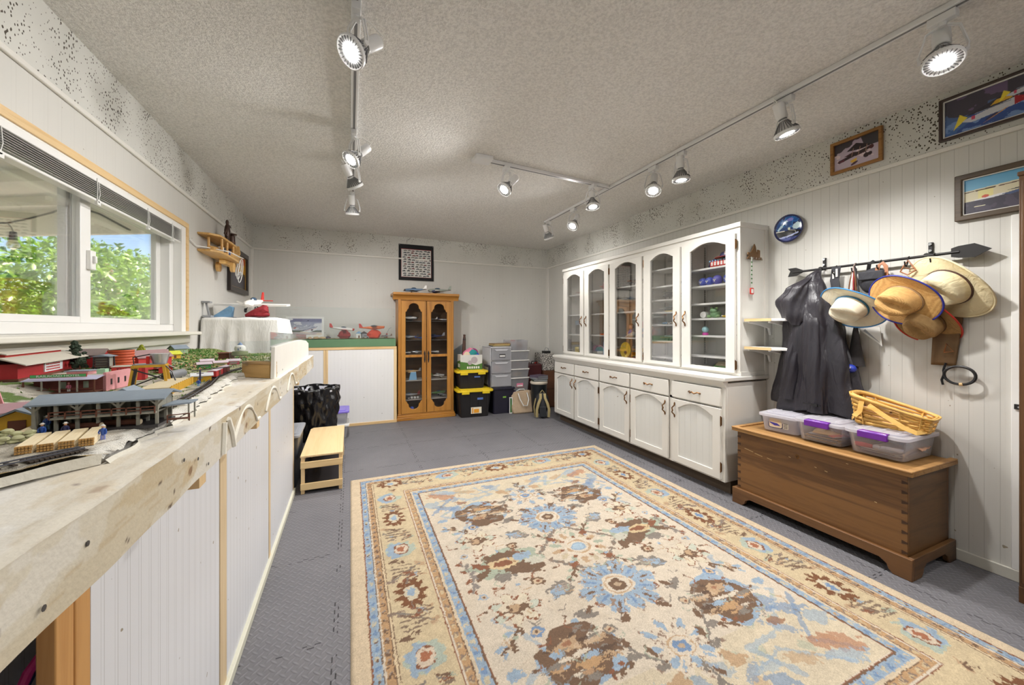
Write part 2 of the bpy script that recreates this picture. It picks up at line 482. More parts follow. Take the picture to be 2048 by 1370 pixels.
def popcorn_mat():
    m, nt = newmat('popcorn_ceiling')
    v = coords(nt)
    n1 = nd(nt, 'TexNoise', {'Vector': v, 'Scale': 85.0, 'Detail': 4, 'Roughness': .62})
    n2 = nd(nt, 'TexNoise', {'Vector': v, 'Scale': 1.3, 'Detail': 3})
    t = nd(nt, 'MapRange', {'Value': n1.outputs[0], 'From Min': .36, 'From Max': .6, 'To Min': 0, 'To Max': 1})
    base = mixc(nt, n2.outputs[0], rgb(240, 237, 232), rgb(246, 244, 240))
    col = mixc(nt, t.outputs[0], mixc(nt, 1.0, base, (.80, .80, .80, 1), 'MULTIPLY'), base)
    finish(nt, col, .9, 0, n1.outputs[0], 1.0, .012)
    return m
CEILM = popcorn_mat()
def floor_mat():
    """grey interlocking foam mats with raised tread lozenges, toothed seams"""
    m, nt = newmat('foam_tread_mats')
    tc = nd(nt, 'TexCoord'); sp = nd(nt, 'SeparateXYZ', {0: tc.outputs['Object']})
    x, y = sp.outputs[0], sp.outputs[1]
    def mth(op, a, b=0., c=None):
        ins = {0: a, 1: b}
        if c is not None: ins[2] = c
        return nd(nt, 'Math', ins, operation=op).outputs[0]
    P = .036
    def bars(xx, yy):
        # one set of short slanted bars on a staggered lattice
        u = mth('FLOORED_MODULO', xx, P); w = mth('FLOORED_MODULO', yy, P)
        u = mth('SUBTRACT', u, P / 2); w = mth('SUBTRACT', w, P / 2)
        a = mth('MULTIPLY', mth('ADD', u, w), .7071); b = mth('MULTIPLY', mth('SUBTRACT', u, w), .7071)
        return a, b
    a1, b1 = bars(x, y)
    a2, b2 = bars(mth('ADD', x, P / 2), mth('ADD', y, P / 2))
    e1 = mth('ADD', mth('POWER', mth('DIVIDE', mth('ABSOLUTE', a1), .0155), 2.), mth('POWER', mth('DIVIDE', mth('ABSOLUTE', b1), .0045), 2.))
    e2 = mth('ADD', mth('POWER', mth('DIVIDE', mth('ABSOLUTE', b2), .0155), 2.), mth('POWER', mth('DIVIDE', mth('ABSOLUTE', a2), .0045), 2.))
    e = mth('MINIMUM', e1, e2)
    bump = nd(nt, 'MapRange', {'Value': e, 'From Min': 0, 'From Max': 1.25, 'To Min': 1, 'To Max': 0}).outputs[0]
    # seams with square teeth
    S = .61
    def seam(p, q, off):
        t = mth('LESS_THAN', mth('FLOORED_MODULO', q, .05), .025)
        pp = mth('ADD', p, mth('MULTIPLY', t, .014))
        d = mth('FLOORED_MODULO', mth('ADD', pp, off), S)
        ln = mth('LESS_THAN', d, .005)
        nzq = nd(nt, 'TexNoise', {'Vector': tc.outputs['Object'], 'Scale': 9.0}).outputs[0]
        return mth('MULTIPLY', ln, mth('GREATER_THAN', nzq, .47))
    sm = mth('MAXIMUM', seam(x, y, .05), seam(y, x, .22))
    n1 = nd(nt, 'TexNoise', {'Vector': tc.outputs['Object'], 'Scale': 2.2, 'Detail': 6, 'Roughness': .65}).outputs[0]
    n2 = nd(nt, 'TexNoise', {'Vector': tc.outputs['Object'], 'Scale': 40., 'Detail': 3}).outputs[0]
    base = mixc(nt, n1, rgb(88, 87, 91), rgb(122, 120, 123))
    base = mixc(nt, mth('MULTIPLY', bump, .16), base, rgb(176, 176, 182))
    base = mixc(nt, mth('MULTIPLY', n2, .18), base, rgb(70, 70, 78))
    base = mixc(nt, sm, base, rgb(36, 34, 38))
    h = mth('SUBTRACT', bump, mth('MULTIPLY', sm, 1.2))
    finish(nt, base, .62, 0, h, .55, .004)
    return m
FLOORM = floor_mat()
fl = struct(MB().box(LX - .1, RX + .1, FY - .1, BY + .1, -.1, 0).build('floor', FLOORM), 'grey interlocking foam floor mats with raised tread pattern')
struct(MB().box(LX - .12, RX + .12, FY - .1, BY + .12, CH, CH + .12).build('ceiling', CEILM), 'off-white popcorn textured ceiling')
struct(MB().box(RX, RX + .12, FY, BY + .12, 0, CH).build('wall_right', WALLM), 'white grooved paneling wall with hats and cabinets')
struct(MB().box(LX - .12, RX + .12, BY, BY + .12, 0, CH).build('wall_back', WALLB), 'white paneled wall at the far end')
struct(MB().box(LX - .12, RX + .12, FY - .12, FY, 0, CH).build('wall_front', WALLB), 'white paneled wall behind the viewer')
# window opening in the left wall
WY0, WY1, WZ0, WZ1 = .55, 3.30, 1.175, 1.895
lw = MB()
lw.box(LX - .14, LX, FY, WY0, 0, CH); lw.box(LX - .14, LX, WY1, BY, 0, CH)
lw.box(LX - .14, LX, WY0, WY1, 0, WZ0); lw.box(LX - .14, LX, WY0, WY1, WZ1, CH)
struct(lw.build('wall_left', WALLL), 'white paneled wall with the window')
# speckled bands under the ceiling + little mouldings
B0 = 2.145
struct(MB().box(RX - .006, RX, FY, BY, B0, CH).build('trim_1', BANDM), 'black-flecked plaster band above the right paneling')
struct(MB().box(LX, RX, BY - .006, BY, B0 + .01, CH).build('trim_2', BANDM), 'black-flecked plaster band above the back paneling')
struct(MB().box(LX, LX + .006, FY, BY, B0, CH).build('trim_3', BANDM), 'black-flecked plaster band above the window wall')
def moulding(name, pts, lab):
    b = MB()
    for (x0, x1, y0, y1) in pts: b.box(x0, x1, y0, y1, B0 - .016, B0 + .008)
    struct(b.build(name, WHITE, bevel=.004), lab)
moulding('trim_4', [(RX - .014, RX, FY, BY)], 'thin white moulding under the flecked band, right wall')
moulding('trim_5', [(LX, RX, BY - .014, BY)], 'thin white moulding under the flecked band, back wall')
moulding('trim_6', [(LX, LX + .014, FY, BY)], 'thin white moulding under the flecked band, window wall')
struct(MB().box(RX - .014, RX, FY, 2.2, 0, .055).build('baseboard_right', PM('old_white', rgb(206, 203, 192), .5, var=.08, vs=5), bevel=.003), 'low white baseboard')
struct(MB().box(LX, LX + .02, BY - .05, BY, 0, B0).box(RX - .02, RX, BY - .05, BY, 0, B0).build('trim_7', WHITE), 'corner strips')
struct(MB().box(RX - .012, RX, .665, .728, .055, 1.735).build('trim_8', WHITE2, bevel=.003), 'upright white batten beside the tall brown cabinet')
# ------------------------------------------------ window
wx = LX - .02
fr = MB()
fr.box(LX - .13, LX - .035, WY0, WY1, WZ0, WZ0 + .045)     # bottom rail of frame
fr.box(LX - .13, LX - .035, WY0, WY1, WZ1 - .045, WZ1)
fr.box(LX - .13, LX - .035, WY0, WY0 + .05, WZ0 + .045, WZ1 - .045); fr.box(LX - .13, LX - .035, WY1 - .06, WY1, WZ0 + .045, WZ1 - .045)
win = struct(fr.build('window_1', WHITE2, bevel=.004), 'wide white sliding window over the model railway')
def sash(y0, y1, x0, w0, w1):
    b = MB()
    b.box(x0, x0 + .03, y0, y0 + w0, WZ0 + .045, WZ1 - .045); b.box(x0, x0 + .03, y1 - w1, y1, WZ0 + .045, WZ1 - .045)
    b.box(x0, x0 + .03, y0 + w0, y1 - w1, WZ0 + .045, WZ0 + .075); b.box(x0, x0 + .03, y0 + w0, y1 - w1, WZ1 - .09, WZ1 - .045)
    s = b.build('sash', WHITE2, win, bevel=.003)
    MB().box(x0 + .012, x0 + .016, y0 + w0, y1 - w1, WZ0 + .075, WZ1 - .09).build('pane', PANE, s)
    return s
sash(WY0 + .05, 2.42, LX - .075, .05, .075)
s2 = sash(2.33, WY1 - .06, LX - .115, .09, .055)
MB().box(LX - .047, LX - .028, 2.385, 2.425, 1.47, 1.56).box(LX - .03, LX - .016, 2.395, 2.41, 1.50, 1.535).build('latch', WHITE2, win, bevel=.004)
struct(MB().box(LX - .03, LX + .075, .4, 3.46, WZ0 - .028, WZ0 - .004).box(LX, LX + .016, .4, 3.43, WZ0 - .085, WZ0 - .028).build('trim_9', PM('sill_paint', rgb(222, 219, 208), .45, var=.06, vs=6), bevel=.006), 'white window sill and apron above the model railway')
struct(MB().box(LX, LX + .018, .4, 3.40, 1.905, 1.94).box(LX, LX + .018, 3.365, 3.40, WZ0, 1.905).build('trim_10', PINEX, bevel=.002), 'bare pine casing round the window')
struct(MB().box(LX - .034, LX + .01, WY1 - .006, 3.365, WZ0 - .003, WZ1 + .01).box(LX - .034, LX + .01, WY0, WY1 - .006, WZ1 - .012, 1.905).build('trim_11', WHITE2), 'white window reveal')
# blind, pulled up
bl = thing('window_blind', 'white aluminium slatted blind pulled up to the top of the window', 'blind', (LX + .004, 0, 1.9))
MB().box(-.03, .012, .5, 3.27, -.034, -.006).build('headrail', WHITE2, bl, bevel=.003)
SLAT = PM('blind_slat', rgb(196, 196, 192), .3, .3, var=.05)
b = MB()
for k in range(8):
    z = -.042 - .0085 * k
    b.prism([(-.030, z - .0025), (-.010, z + .001), (.012, z - .0015), (.012, z - .003), (-.010, z - .0005), (-.030, z - .004)], .52, 3.26, 'xz')
b.build('slat_stack', SLAT, bl)
MB().box(-.03, .012, .51, 3.265, -.124, -.112).build('bottom_rail', WHITE2, bl, bevel=.004)
for y in (1.15, 1.80, 2.33, 2.80, 3.12): MB().tube([(.014, y, -.02), (.0155, y, -.07), (.014, y, -.118)], .002, 5).tube([(.015, y + .012, -.034), (.0165, y + .016, -.09), (.015, y + .01, -.118)], .0015, 5).cyl((.012, y + .006, -.122), (.018, y + .006, -.122), .008, n=10).box(.008, .018, y - .006, y + .02, -.14, -.124).build('lift_cord', CORDW, bl)
# ------------------------------------------------ outside: patio roof, lights, trees, ground
struct(MB().box(-14, LX - .14, -8, 14, -.35, -.3).build('ground', PM('garden_ground', rgb(96, 104, 62), .9, var=.4, vs=1.5)), 'garden ground')
PAT = PM('patio_paint', rgb(232, 229, 222), .6, var=.05, vs=3)
struct(MB().prism([(LX - .14, -4), (LX - .14, 7), (-9, 7), (-9, -4)], -.3, -.22).build('patio_bounce_slab', PM('concrete', rgb(206, 202, 192), .9, var=.08, vs=3)), 'unseen pale concrete patio added to bounce light under the porch')  # out of view; pale slab added to bounce light up under the porch
PO = [(LX - .15, -1.5), (LX - .15, 3.80), (-3.7, 5.08), (-3.7, -1.5)]
struct(MB().prism(PO, 2.16, 2.20).build('patio_roof', PAT), 'white boarded porch ceiling outside the window')
pr = MB()
for dd in (1.15, 1.62, 2.10, 2.52): pr.bar((LX - .15, (dd + .46 * 1.23) / .89, 2.125), (-3.7, (dd + .46 * 3.7) / .89, 2.125), .03, .07)
struct(pr.build('patio_beams', PAT), 'white porch ceiling joists')
struct(MB().bar((LX - .15, 3.81, 2.06), (-3.7, 5.09, 2.06), .04, .21).build('patio_fascia', PAT), 'white fascia board of the porch')
def PD(u, v, d): r_ = ray(u, v); return Vector((r_[0] * d, r_[1] * d, EYE + r_[2] * d))
sl = thing('string_lights', 'black cable of bulb lights hanging under the porch ceiling', 'string lights', tuple(PD(15, 446, 2.7)))
S0 = PD(15, 446, 2.7)
cable = [PD(u, v, 2.7 - .0012 * u) - S0 for u, v in ((-400, 470), (-220, 462), (-60, 448), (15, 446), (60, 437), (105, 425), (130, 415), (150, 411), (200, 428), (260, 460))]
MB().tube(cable, .006).build('cable', BLACK, sl)
BULB = GM('bulb_glass', (.95, .92, .85, 1), .7, .05, .3, rgb(255, 244, 220))
for u, v in ((-180, 459), (15, 446), (130, 415)):
    p = PD(u, v, 2.7 - .0012 * u) - S0; q = p + Vector((.0, .05, -.05))
    s_ = MB().tube([p, p + Vector((.0, .03, -.02)), q], .004, 6).cyl(q, q - Vector((0, 0, .06)), .017, .022).build('socket', BLACK, sl)
    MB().lathe([(.018, -.06), (.03, -.085), (.032, -.10), (.022, -.122), (0, -.13)], 14, tuple(q)).build('bulb', BULB, s_)
# trees: crowns of thousands of small bent leaves
def leaf_mat(name, c1, c2):
    m, nt = newmat(name)
    oi = nd(nt, 'TexNoise', {'Vector': coords(nt), 'Scale': 7.0, 'Detail': 2})
    col = mixc(nt, oi.outputs[0], c1, c2)
    d = nd(nt, 'BsdfDiffuse', {'Color': col}); t = nd(nt, 'BsdfTranslucent', {'Color': mixc(nt, .3, col, rgb(150, 190, 50))})
    g = nd(nt, 'BsdfGlossy', {'Color': (1, 1, 1, 1), 'Roughness': .4})
    mx = nd(nt, 'MixShader', {0: .4, 1: d.outputs[0], 2: t.outputs[0]}); m2 = nd(nt, 'MixShader', {0: .05, 1: mx.outputs[0], 2: g.outputs[0]})
    nd(nt, 'OutputMaterial', {'Surface': m2.outputs[0]})
    return m
LEAF = leaf_mat('tree_leaf', rgb(66, 112, 30), rgb(128, 168, 58))
LEAF2 = leaf_mat('tree_leaf_pale', rgb(86, 130, 48), rgb(150, 182, 84))
BARK = PM('bark', rgb(86, 68, 54), .9, var=.4, vs=14, bump=.6, bs=30, bd=.02)
def tree(label, base, blobs, n, seed, leafm, trunk, size=.05):
    r = np.random.RandomState(seed)
    t = thing('tree', label, 'tree', base, 0, 'garden trees outside the window')
    V = []; F = []
    w = np.array([b[3] ** 2 for b in blobs]); w = w / w.sum()
    for k in range(n):
        b = blobs[r.choice(len(blobs), p=w)]
        d = r.normal(size=3); d /= np.linalg.norm(d); q = b[3] * (.55 + .5 * r.rand() ** .6)
        c = Vector((b[0] + d[0] * q, b[1] + d[1] * q, b[2] + d[2] * q * .8))
        a = Vector(r.normal(size=3)).normalized(); u = a.cross(Vector(r.normal(size=3))).normalized(); s = size * (.6 + .8 * r.rand())
        nrm = a.cross(u) * s * .12; o = len(V)
        V += [c - a * s, c + u * s * .42 + nrm, c + a * s, c - u * s * .42 + nrm]; F += [(o, o + 1, o + 2), (o, o + 2, o + 3)]
    m = MB(); m.add(V, F); m.build('foliage', leafm, t, smooth=180)
    tb = MB()
    for p in trunk: tb.tube(p[0], p[1], 8)
    tb.build('trunk', BARK, t)
    return t
tree('leafy green tree with thick trunk outside the narrower right window pane', (-4.3, 9.2, -.3),
     [(0, 0, 2.0, 1.3), (.6, -1.0, 1.3, 1.0), (-.4, .9, 1.4, 1.2), (.5, -1.6, 2.1, .9), (.3, .2, .8, .9), (-.3, 1.9, 2.2, 1.2)], 20000, 5, LEAF,
     [([(.6, -.6, 0), (.6, -.55, .9), (.55, -.4, 1.6), (.3, -.2, 2.6)], [.22, .18, .15, .08]), ([(.6, -.5, 1.2), (.7, -1.1, 1.9)], [.09, .04])])
tree('tall leafy tree filling the left window pane, sky showing between its branches', (-6.0, 4.4, -.3),
     [(0, 0, 1.1, 1.1), (.3, -1.3, .9, 1.0), (.2, 1.1, 1.1, 1.0), (-.3, -.6, 3.2, 1.0), (0, 1.4, 2.6, .9), (-.2, -2.4, 1.2, 1.2), (.2, 2.3, 1.6, .9), (-.2, -1.9, 2.9, .8)], 22000, 9, LEAF,
     [([(-.2, -.1, 0), (-.2, 0, 1.2), (-.1, .4, 2.4)], [.16, .13, .06])])
tree('paler trees of the hedge line behind the other trees', (-9.5, 9.0, -.3),
     [(0, 0, 1.5, 1.6), (0, 3, 1.6, 1.7), (0, -3, 1.3, 1.5), (.2, -6, 1.3, 1.6), (0, 6, 2.0, 1.8)], 10000, 21, LEAF2, [([(0, 0, 0), (0, 0, 2)], [.15, .1])], .085)
# ================================================================ WORLD, CAMERA, LAMPS
w = bpy.data.worlds.new('World'); SC.world = w; w.use_nodes = True
nt = w.node_tree; nt.nodes.clear()
sky = nd(nt, 'TexSky', sky_type='NISHITA', sun_elevation=math.radians(48), sun_rotation=math.radians(80), sun_intensity=.6, altitude=1300, sun_disc=True)
bg = nd(nt, 'Background', {'Color': sky.outputs[0], 'Strength': .22})
nd(nt, 'OutputWorld', {'Surface': bg.outputs[0]})
cd = bpy.data.cameras.new('camera'); cam = bpy.data.objects.new('camera', cd); COL.objects.link(cam)
cam.location = (0, 0, EYE); cam.rotation_euler = (PI / 2, 0, -TH)
cd.sensor_width = 36; cd.sensor_fit = 'HORIZONTAL'; cd.lens = 36 * FPX / 2048; cd.shift_y = (HOR - 685) / 2048; cd.clip_start = .03
SC.camera = cam
SC.view_settings.view_transform = 'Standard'; SC.view_settings.look = 'None'; SC.view_settings.gamma = 1; SC.view_settings.use_curve_mapping = False
SC.view_settings.exposure = 0.5
try:
    SC.cycles.use_denoising = True; SC.cycles.max_bounces = 10; SC.cycles.transparent_max_bounces = 24; SC.cycles.sample_clamp_indirect = 6
    SC.cycles.caustics_reflective = False; SC.cycles.caustics_refractive = False
except Exception: pass
FIX = PM('fixture_white', rgb(226, 226, 226), .35, var=.03)
FIXG = PM('fixture_slot', rgb(120, 120, 122), .4, .3, var=.1)
LENS = EM('lamp_lens', (1, .97, .93, 1), 26)
def track(name, label, pts):
    t = thing(name, label, 'track', (0, 0, CH))
    b = MB()
    for p, q in pts: b.bar((p[0], p[1], -.012), (q[0], q[1], -.012), .036, .022)
    b.build('rail', FIX, t, bevel=.002)
    b = MB()
    for p, q in pts: b.bar((p[0], p[1], -.0225), (q[0], q[1], -.0225), .012, .003)
    b.build('slot', FIXG, t)
    return t
track('ceiling_track', 'white lamp track running down the ceiling near the window', [((.02, .3), (.02, 3.92))])
track('ceiling_track', 'long white lamp track on the ceiling beside the hat wall', [((2.12, -1.2), (2.09, 3.92))])
t3 = track('ceiling_track', 'short white cross track joining the long track in mid ceiling', [((.86, 2.63), (2.08, 2.72))])
MB().box(.82, .95, 2.57, 2.68, -.03, 0).build('feed_box', FIX, t3, bevel=.004)
def head_proto():
    """one lamp: adapter on the rail, slotted two-arm yoke, socket can, finned bulb; bulb axis along local +X tilted later"""
    pass
def track_head(label, x, y, aim, power, drop=.16, spot=86, soft=.05):
    """aim: direction the bulb faces (x,y,z)"""
    t = thing('track_light', label, 'ceiling lamp', (x, y, CH - .024), 0, 'track lights on the ceiling')
    a = Vector(aim).normalized()
    az = math.atan2(a.y, a.x)
    side = Vector((-math.sin(az), math.cos(az), 0))
    piv = Vector((0, 0, -drop))
    MB(Matrix.Rotation(PI / 2, 4, 'Z')).box(-.04, .04, -.017, .017, -.03, 0).build('adapter', FIX, t, bevel=.003)
    MB().cyl((0, 0, -.045), (0, 0, -.03), .012).build('swivel', FIX, t)
    for sg in (-1, 1):
        P = [Vector((0, 0, -.042)) + side * sg * .012, Vector((0, 0, -.06)) + side * sg * .045, piv + side * sg * .066 + Vector((0, 0, .02)), piv + side * sg * .062]
        b = MB(); 
        off = Vector((math.cos(az), math.sin(az), 0)) * .006
        b.tube([p + off for p in P], .0032, 6); b.tube([p - off for p in P], .0032, 6); b.cyl(piv + side * sg * .058, piv + side * sg * .068, .009, n=10)
        b.build('yoke_arm', FIX, t)
    q = Vector((0, 0, 1)).rotation_difference(a).to_matrix().to_4x4()
    T = Matrix.Translation(piv) @ q
    MB(T).lathe([(.022, -.135), (.027, -.132), (.027, -.06), (.024, -.055), (.024, -.05), (.0, -.05)], 20).build('socket_can', FIX, t)
    MB(T).lathe([(.0195, -.05), (.0195, -.042), (.0, -.042)], 16).build('collar', FIXG, t)
    bu = MB(T).lathe([(.018, -.045), (.03, -.02), (.05, .012), (.059, .022), (.06, .034), (.056, .037), (.052, .030), (.0, .030)], 28).build('bulb', FIX, t)
    f = MB(T)
    for k in range(24):
        an = 2 * PI * k / 24; c, s2 = math.cos(an), math.sin(an)
        f.bar((.021 * c, .021 * s2, -.035), (.056 * c, .056 * s2, .017), .0022, .009, up=(c, s2, .6))
        f.bar((.034 * c, .034 * s2, .032), (.053 * c, .053 * s2, .032), .0016, .006)
    f.build('fins', FIXG, bu)
    MB(T).lathe([(.0, .0345), (.030, .0345), (.033, .031), (.0, .031)], 24).build('lens', LENS, bu)
    P = [T @ Vector((0, 0, -.135)), T @ Vector((.01, 0, -.17)), T @ Vector((.04, .02, -.17)) * .6 + Vector((0, 0, -.03)) * .4, Vector((.0, .01, -.03))]
    MB().tube(P, .0028, 6).build('cord', CORDW, t)
    if power:
        L = bpy.data.lights.new('lamp', 'SPOT'); L.energy = power; L.spot_size = math.radians(spot * 2); L.spot_blend = 1.0; L.shadow_soft_size = soft; L.color = (1, .98, .955)
        o = bpy.data.objects.new('lamp_beam', L); COL.objects.link(o)
        o.location = (Vector((x, y, CH - .024)) + piv + a * .05); o.rotation_euler = Vector((0, 0, -1)).rotation_difference(a).to_euler()
    return t
P1 = 30
track_head('white lamp nearest on the window-side track, its lit face aimed left', .02, 1.56, (-.55, -.35, -.62), P1 * .32)
track_head('white lamp second along the window-side track, facing left, lit', .02, 2.55, (-.6, -.3, -.7), P1 * .55)
track_head('white lamp third along the window-side track, tucked behind the second', .02, 3.0, (.45, .35, -.75), P1 * 1.9)
track_head('white lamp at the far end of the window-side track, pointing down', .015, 3.72, (.05, .3, -1), P1 * 2.2)
track_head('white lamp on the cross track, facing left', 1.08, 2.645, (-.65, -.15, -.7), P1 * 1.8)
track_head('white lamp on the cross track beside its corner with the long track', 1.90, 2.705, (-.05, -.2, -.9), P1)
track_head('largest nearest white lamp on the long track, glaring at the viewer', 2.12, .70, (-.35, -.15, -.9), P1)
track_head('white finned lamp on the long track above the biplane picture, pointing down', 2.12, 1.28, (.25, -.12, -.95), P1 * 1.9, spot=62, soft=.03)
track_head('white lamp with dark fins on the long track above the cabinet end, pointing straight down', 2.115, 1.965, (.06, 0, -1), P1)
track_head('white lamp between the cross-track corner and the dark-finned lamp, face lit', 2.11, 2.22, (-.35, -.3, -.8), P1)
track_head('white lamp second from the far end of the long track, glowing', 2.098, 3.32, (-.55, -.25, -.75), P1 * 1.5)
track_head('white lamp at the far end of the long track by the back corner', 2.095, 3.85, (.4, .15, -.85), P1 * .8)
# the same track carries on behind the viewer
for (x, y, a_) in ((.02, .62, (.3, .3, -.9)),):
    track_head('white lamp cut off by the top edge, on the window-side track', x, y, a_, P1 * .5)
track_head('unseen white lamp added as fill light on the long track behind the viewer', 2.12, -.4, (-.5, .4, -.8), P1 * 1.3)  # unseen; this lamp and the next are added to brighten the room
track_head('unseen white lamp added as fill light on the long track far behind the viewer', 2.12, -1.0, (-.5, .5, -.8), P1 * 1.3)
# ================================================================ RUG
def make_rug():
    W, L = 2.28, 2.93
    cv = Canvas(W, L, 600, 770, (226, 211, 190), -W / 2, -L / 2)
    X, Y = cv.X, cv.Y
    cv.X = X + .011 * (vnoise(X * .5 + 3, Y * 1.6 + 3, 110, 31) - .5) + .006 * (vnoise(X + 3, Y + 3, 45, 33) - .5); cv.Y = Y + .006 * (vnoise(X + 3, Y + 3, 60, 32) - .5)
    CREAM, GOLD, EDGE = (228, 213, 192), (219, 198, 160), (228, 206, 174)
    BLUE, BLU2, BRN, BRN2, TAN, ORG, GRN, GRY, RUST = (162, 182, 200), (128, 154, 188), (124, 96, 74), (100, 78, 62), (200, 168, 132), (200, 160, 116), (178, 186, 164), (142, 132, 122), (146, 94, 66)
    n1 = fbm(X + 7, Y + 7, 9, 1); n2 = fbm(X + 7, Y + 7, 55, 2)
    # distance from the nearest edge, and the running coordinate along that edge
    dx, dy = W / 2 - np.abs(X), L / 2 - np.abs(Y)
    d = np.minimum(dx, dy); side = dx < dy
    run = np.where(side, Y, X)
    J = (vnoise(X + 3, Y + 3, 120, 5) - .5) * .006
    D = d + J
    def band(a, b, c, al=1.): cv.put((D >= a) & (D < b), c, al)
    cv.put(D < .075, EDGE)
    band(.066, .072, RUST); band(.072, .104, BLUE)
    tick = (np.floor((run + J * 4) / .017).astype(int) * 7919 % 5)
    cv.put((D > .078) & (D < .098) & (tick == 1), BLU2); cv.put((D > .080) & (D < .096) & (tick == 3), (206, 196, 172)); cv.put((D > .082) & (D < .094) & (tick == 4) & (n2 > .5), BRN)
    band(.104, .108, BRN); band(.108, .114, CREAM); band(.114, .142, ORG)
    tick2 = (np.floor((run + J * 5) / .013).astype(int) * 104729 % 4)
    cv.put((D > .118) & (D < .138) & (tick2 == 1), BRN); cv.put((D > .122) & (D < .134) & (tick2 == 2), (168, 150, 136))
    band(.142, .146, BRN); band(.146, .154, (232, 208, 170)); band(.154, .158, BRN)
    band(.158, .352, GOLD)
    band(.352, .356, RUST); band(.356, .363, CREAM); band(.363, .392, ORG)
    cv.put((D > .367) & (D < .388) & (tick2 == 0), (150, 128, 112)); cv.put((D > .369) & (D < .385) & (tick2 == 3), (214, 190, 150))
    band(.392, .396, BRN); band(.396, .408, (226, 206, 176)); band(.408, .442, BLUE)
    cv.put((D > .413) & (D < .437) & (tick == 0), BLU2); cv.put((D > .415) & (D < .435) & (tick == 2), (214, 200, 172)); cv.put((D > .416) & (D < .434) & (tick == 4) & (n2 > .55), TAN)
    band(.442, .452, BRN); band(.448, .452, RUST)
    Q = [(1, 1), (-1, 1), (1, -1), (-1, -1)]
    S2x = [(1, 1), (-1, 1)]; S2y = [(1, 1), (1, -1)]
    sd = [0]
    def E(x, y, rx, ry, c, ang=0, sym=Q, wob=.5, a=1.):
        sd[0] += 1
        for sx, sy in sym: cv.ell(x * sx, y * sy, rx, ry, c, ang * sx * sy, wob, sd[0], a)
    def Ln(pts, w, c, sym=Q, wob=.9, a=1.):
        sd[0] += 1
        for sx, sy in sym: cv.line([(p[0] * sx, p[1] * sy) for p in pts], w, c, a, wob, sd[0])
    def flower(x, y, R, n, c1, c2, core, sym, asp=1., ph=0, wob=.7):
        for k in range(n):
            an = 2 * PI * k / n + ph; ln = 1.0 if k % 2 == 0 else .84
            for q in (0, 1):
                cx, cy, dr = math.cos(an), math.sin(an) * asp, math.atan2(math.sin(an) * asp, math.cos(an))
                E(x + R * .66 * ln * cx, y + R * .66 * ln * cy, R * (.34 - .02 * q), R * (.135 - .02 * q), (160, 134, 116) if q == 0 else c1, dr, sym, .9)
            for o_ in (-.16, .16):
                E(x + R * .88 * ln * math.cos(an + o_), y + R * .88 * ln * math.sin(an + o_) * asp, R * .10, R * .07, c1, an, sym, 1.)
            E(x + R * .74 * ln * cx, y + R * .74 * ln * cy, R * .13, R * .035, c2 if k % 2 else BRN, dr, sym, 1.)
        E(x, y, R * .40, R * .40 * asp, CREAM, 0, sym, .2); E(x, y, R * .34, R * .34 * asp, TAN, 0, sym, .2); E(x, y, R * .30, R * .30 * asp, CREAM, 0, sym, .2)
        E(x, y, R * .21, R * .21 * asp, core, 0, sym, .5); E(x, y, R * .09, R * .09 * asp, (196, 170, 140), 0, sym, .5)
    def palmette(x, y, R, sym, k=0):
        # big round brown palmette of ragged blocks
        E(x + R * .07, y + R * .05, R * 1.03, R * .95, BLUE, 0, sym, .6); E(x, y, R, R * .9, BRN, 0, sym, .5)
        r = np.random.RandomState(77)
        pal = [BRN2, GRY, TAN, ORG, BRN, TAN, GRY, CREAM, BRN2, (186, 150, 116), BLUE, BRN, (210, 182, 150), GRY]
        for k2 in range(44):
            a2, q2 = r.uniform(0, 6.28), .86 * math.sqrt(r.uniform(0, 1)); px, py = x + R * q2 * math.cos(a2), y + R * .86 * q2 * math.sin(a2)
            E(px, py, R * r.uniform(.10, .30), R * r.uniform(.05, .11), pal[k2 % 14], r.uniform(-.25, .25), sym, 1.)
        E(x + R * .16, y - R * .34, R * .34, R * .17, TAN, .1, sym, .9); E(x + R * .16, y - R * .36, R * .13, R * .07, (168, 120, 90), 0, sym, .9); E(x - R * .12, y + R * .36, R * .4, R * .12, ORG, 0, sym, .9); E(x - R * .05, y + R * .02, R * .3, R * .07, CREAM, .1, sym, .9); E(x + R * .45, y + R * .06, R * .2, R * .07, CREAM, -.2, sym, .9)
    def star(x, y, R, sym, fl=1):
        # cream lotus with thin rust outline and brown heart
        for k in range(7):
            an = 2 * PI * k / 7 + .4
            E(x + R * .62 * math.cos(an), y + R * .5 * math.sin(an), R * .40, R * .24, RUST, an, sym, .5)
        for k in range(7):
            an = 2 * PI * k / 7 + .4
            E(x + R * .62 * math.cos(an), y + R * .5 * math.sin(an), R * .375, R * .215, (230, 216, 190) if k % 3 else (206, 208, 190), an, sym, .5)
        E(x, y, R * .62, R * .44, (229, 213, 188), 0, sym, .3)
        E(x, y, R * .34, R * .3, BRN, 0, sym, .9); E(x + R * .05, y - R * .05, R * .22, R * .2, TAN, 0, sym, .7); E(x - fl * R * .42, y, R * .17, R * .14, BRN, 0, sym, .9)
        Ln([(x + fl * R * .2, y), (x + fl * R * .8, y + R * .12)], .012, BRN, sym)
    def leaf(x, y, R, ang, sym, c=GRY):
        E(x, y, R, R * .52, GRY, ang, sym, .9); E(x + R * .25, y + R * .12, R * .6, R * .34, BLUE, ang, sym, .9)
        for k in range(4): Ln([(x - R * .7, y - R * .32 + k * R * .15), (x + R * .35, y - R * .36 + k * R * .15)], .006, (176, 160, 144), sym)
    def ros(x, y, r, c, c2, sym=Q):
        E(x, y, r, r * .85, c, 0, sym, .6); E(x, y, r * .62, r * .5, (216, 190, 158), 0, sym, .5); E(x, y, r * .3, r * .25, c2, 0, sym, .3)
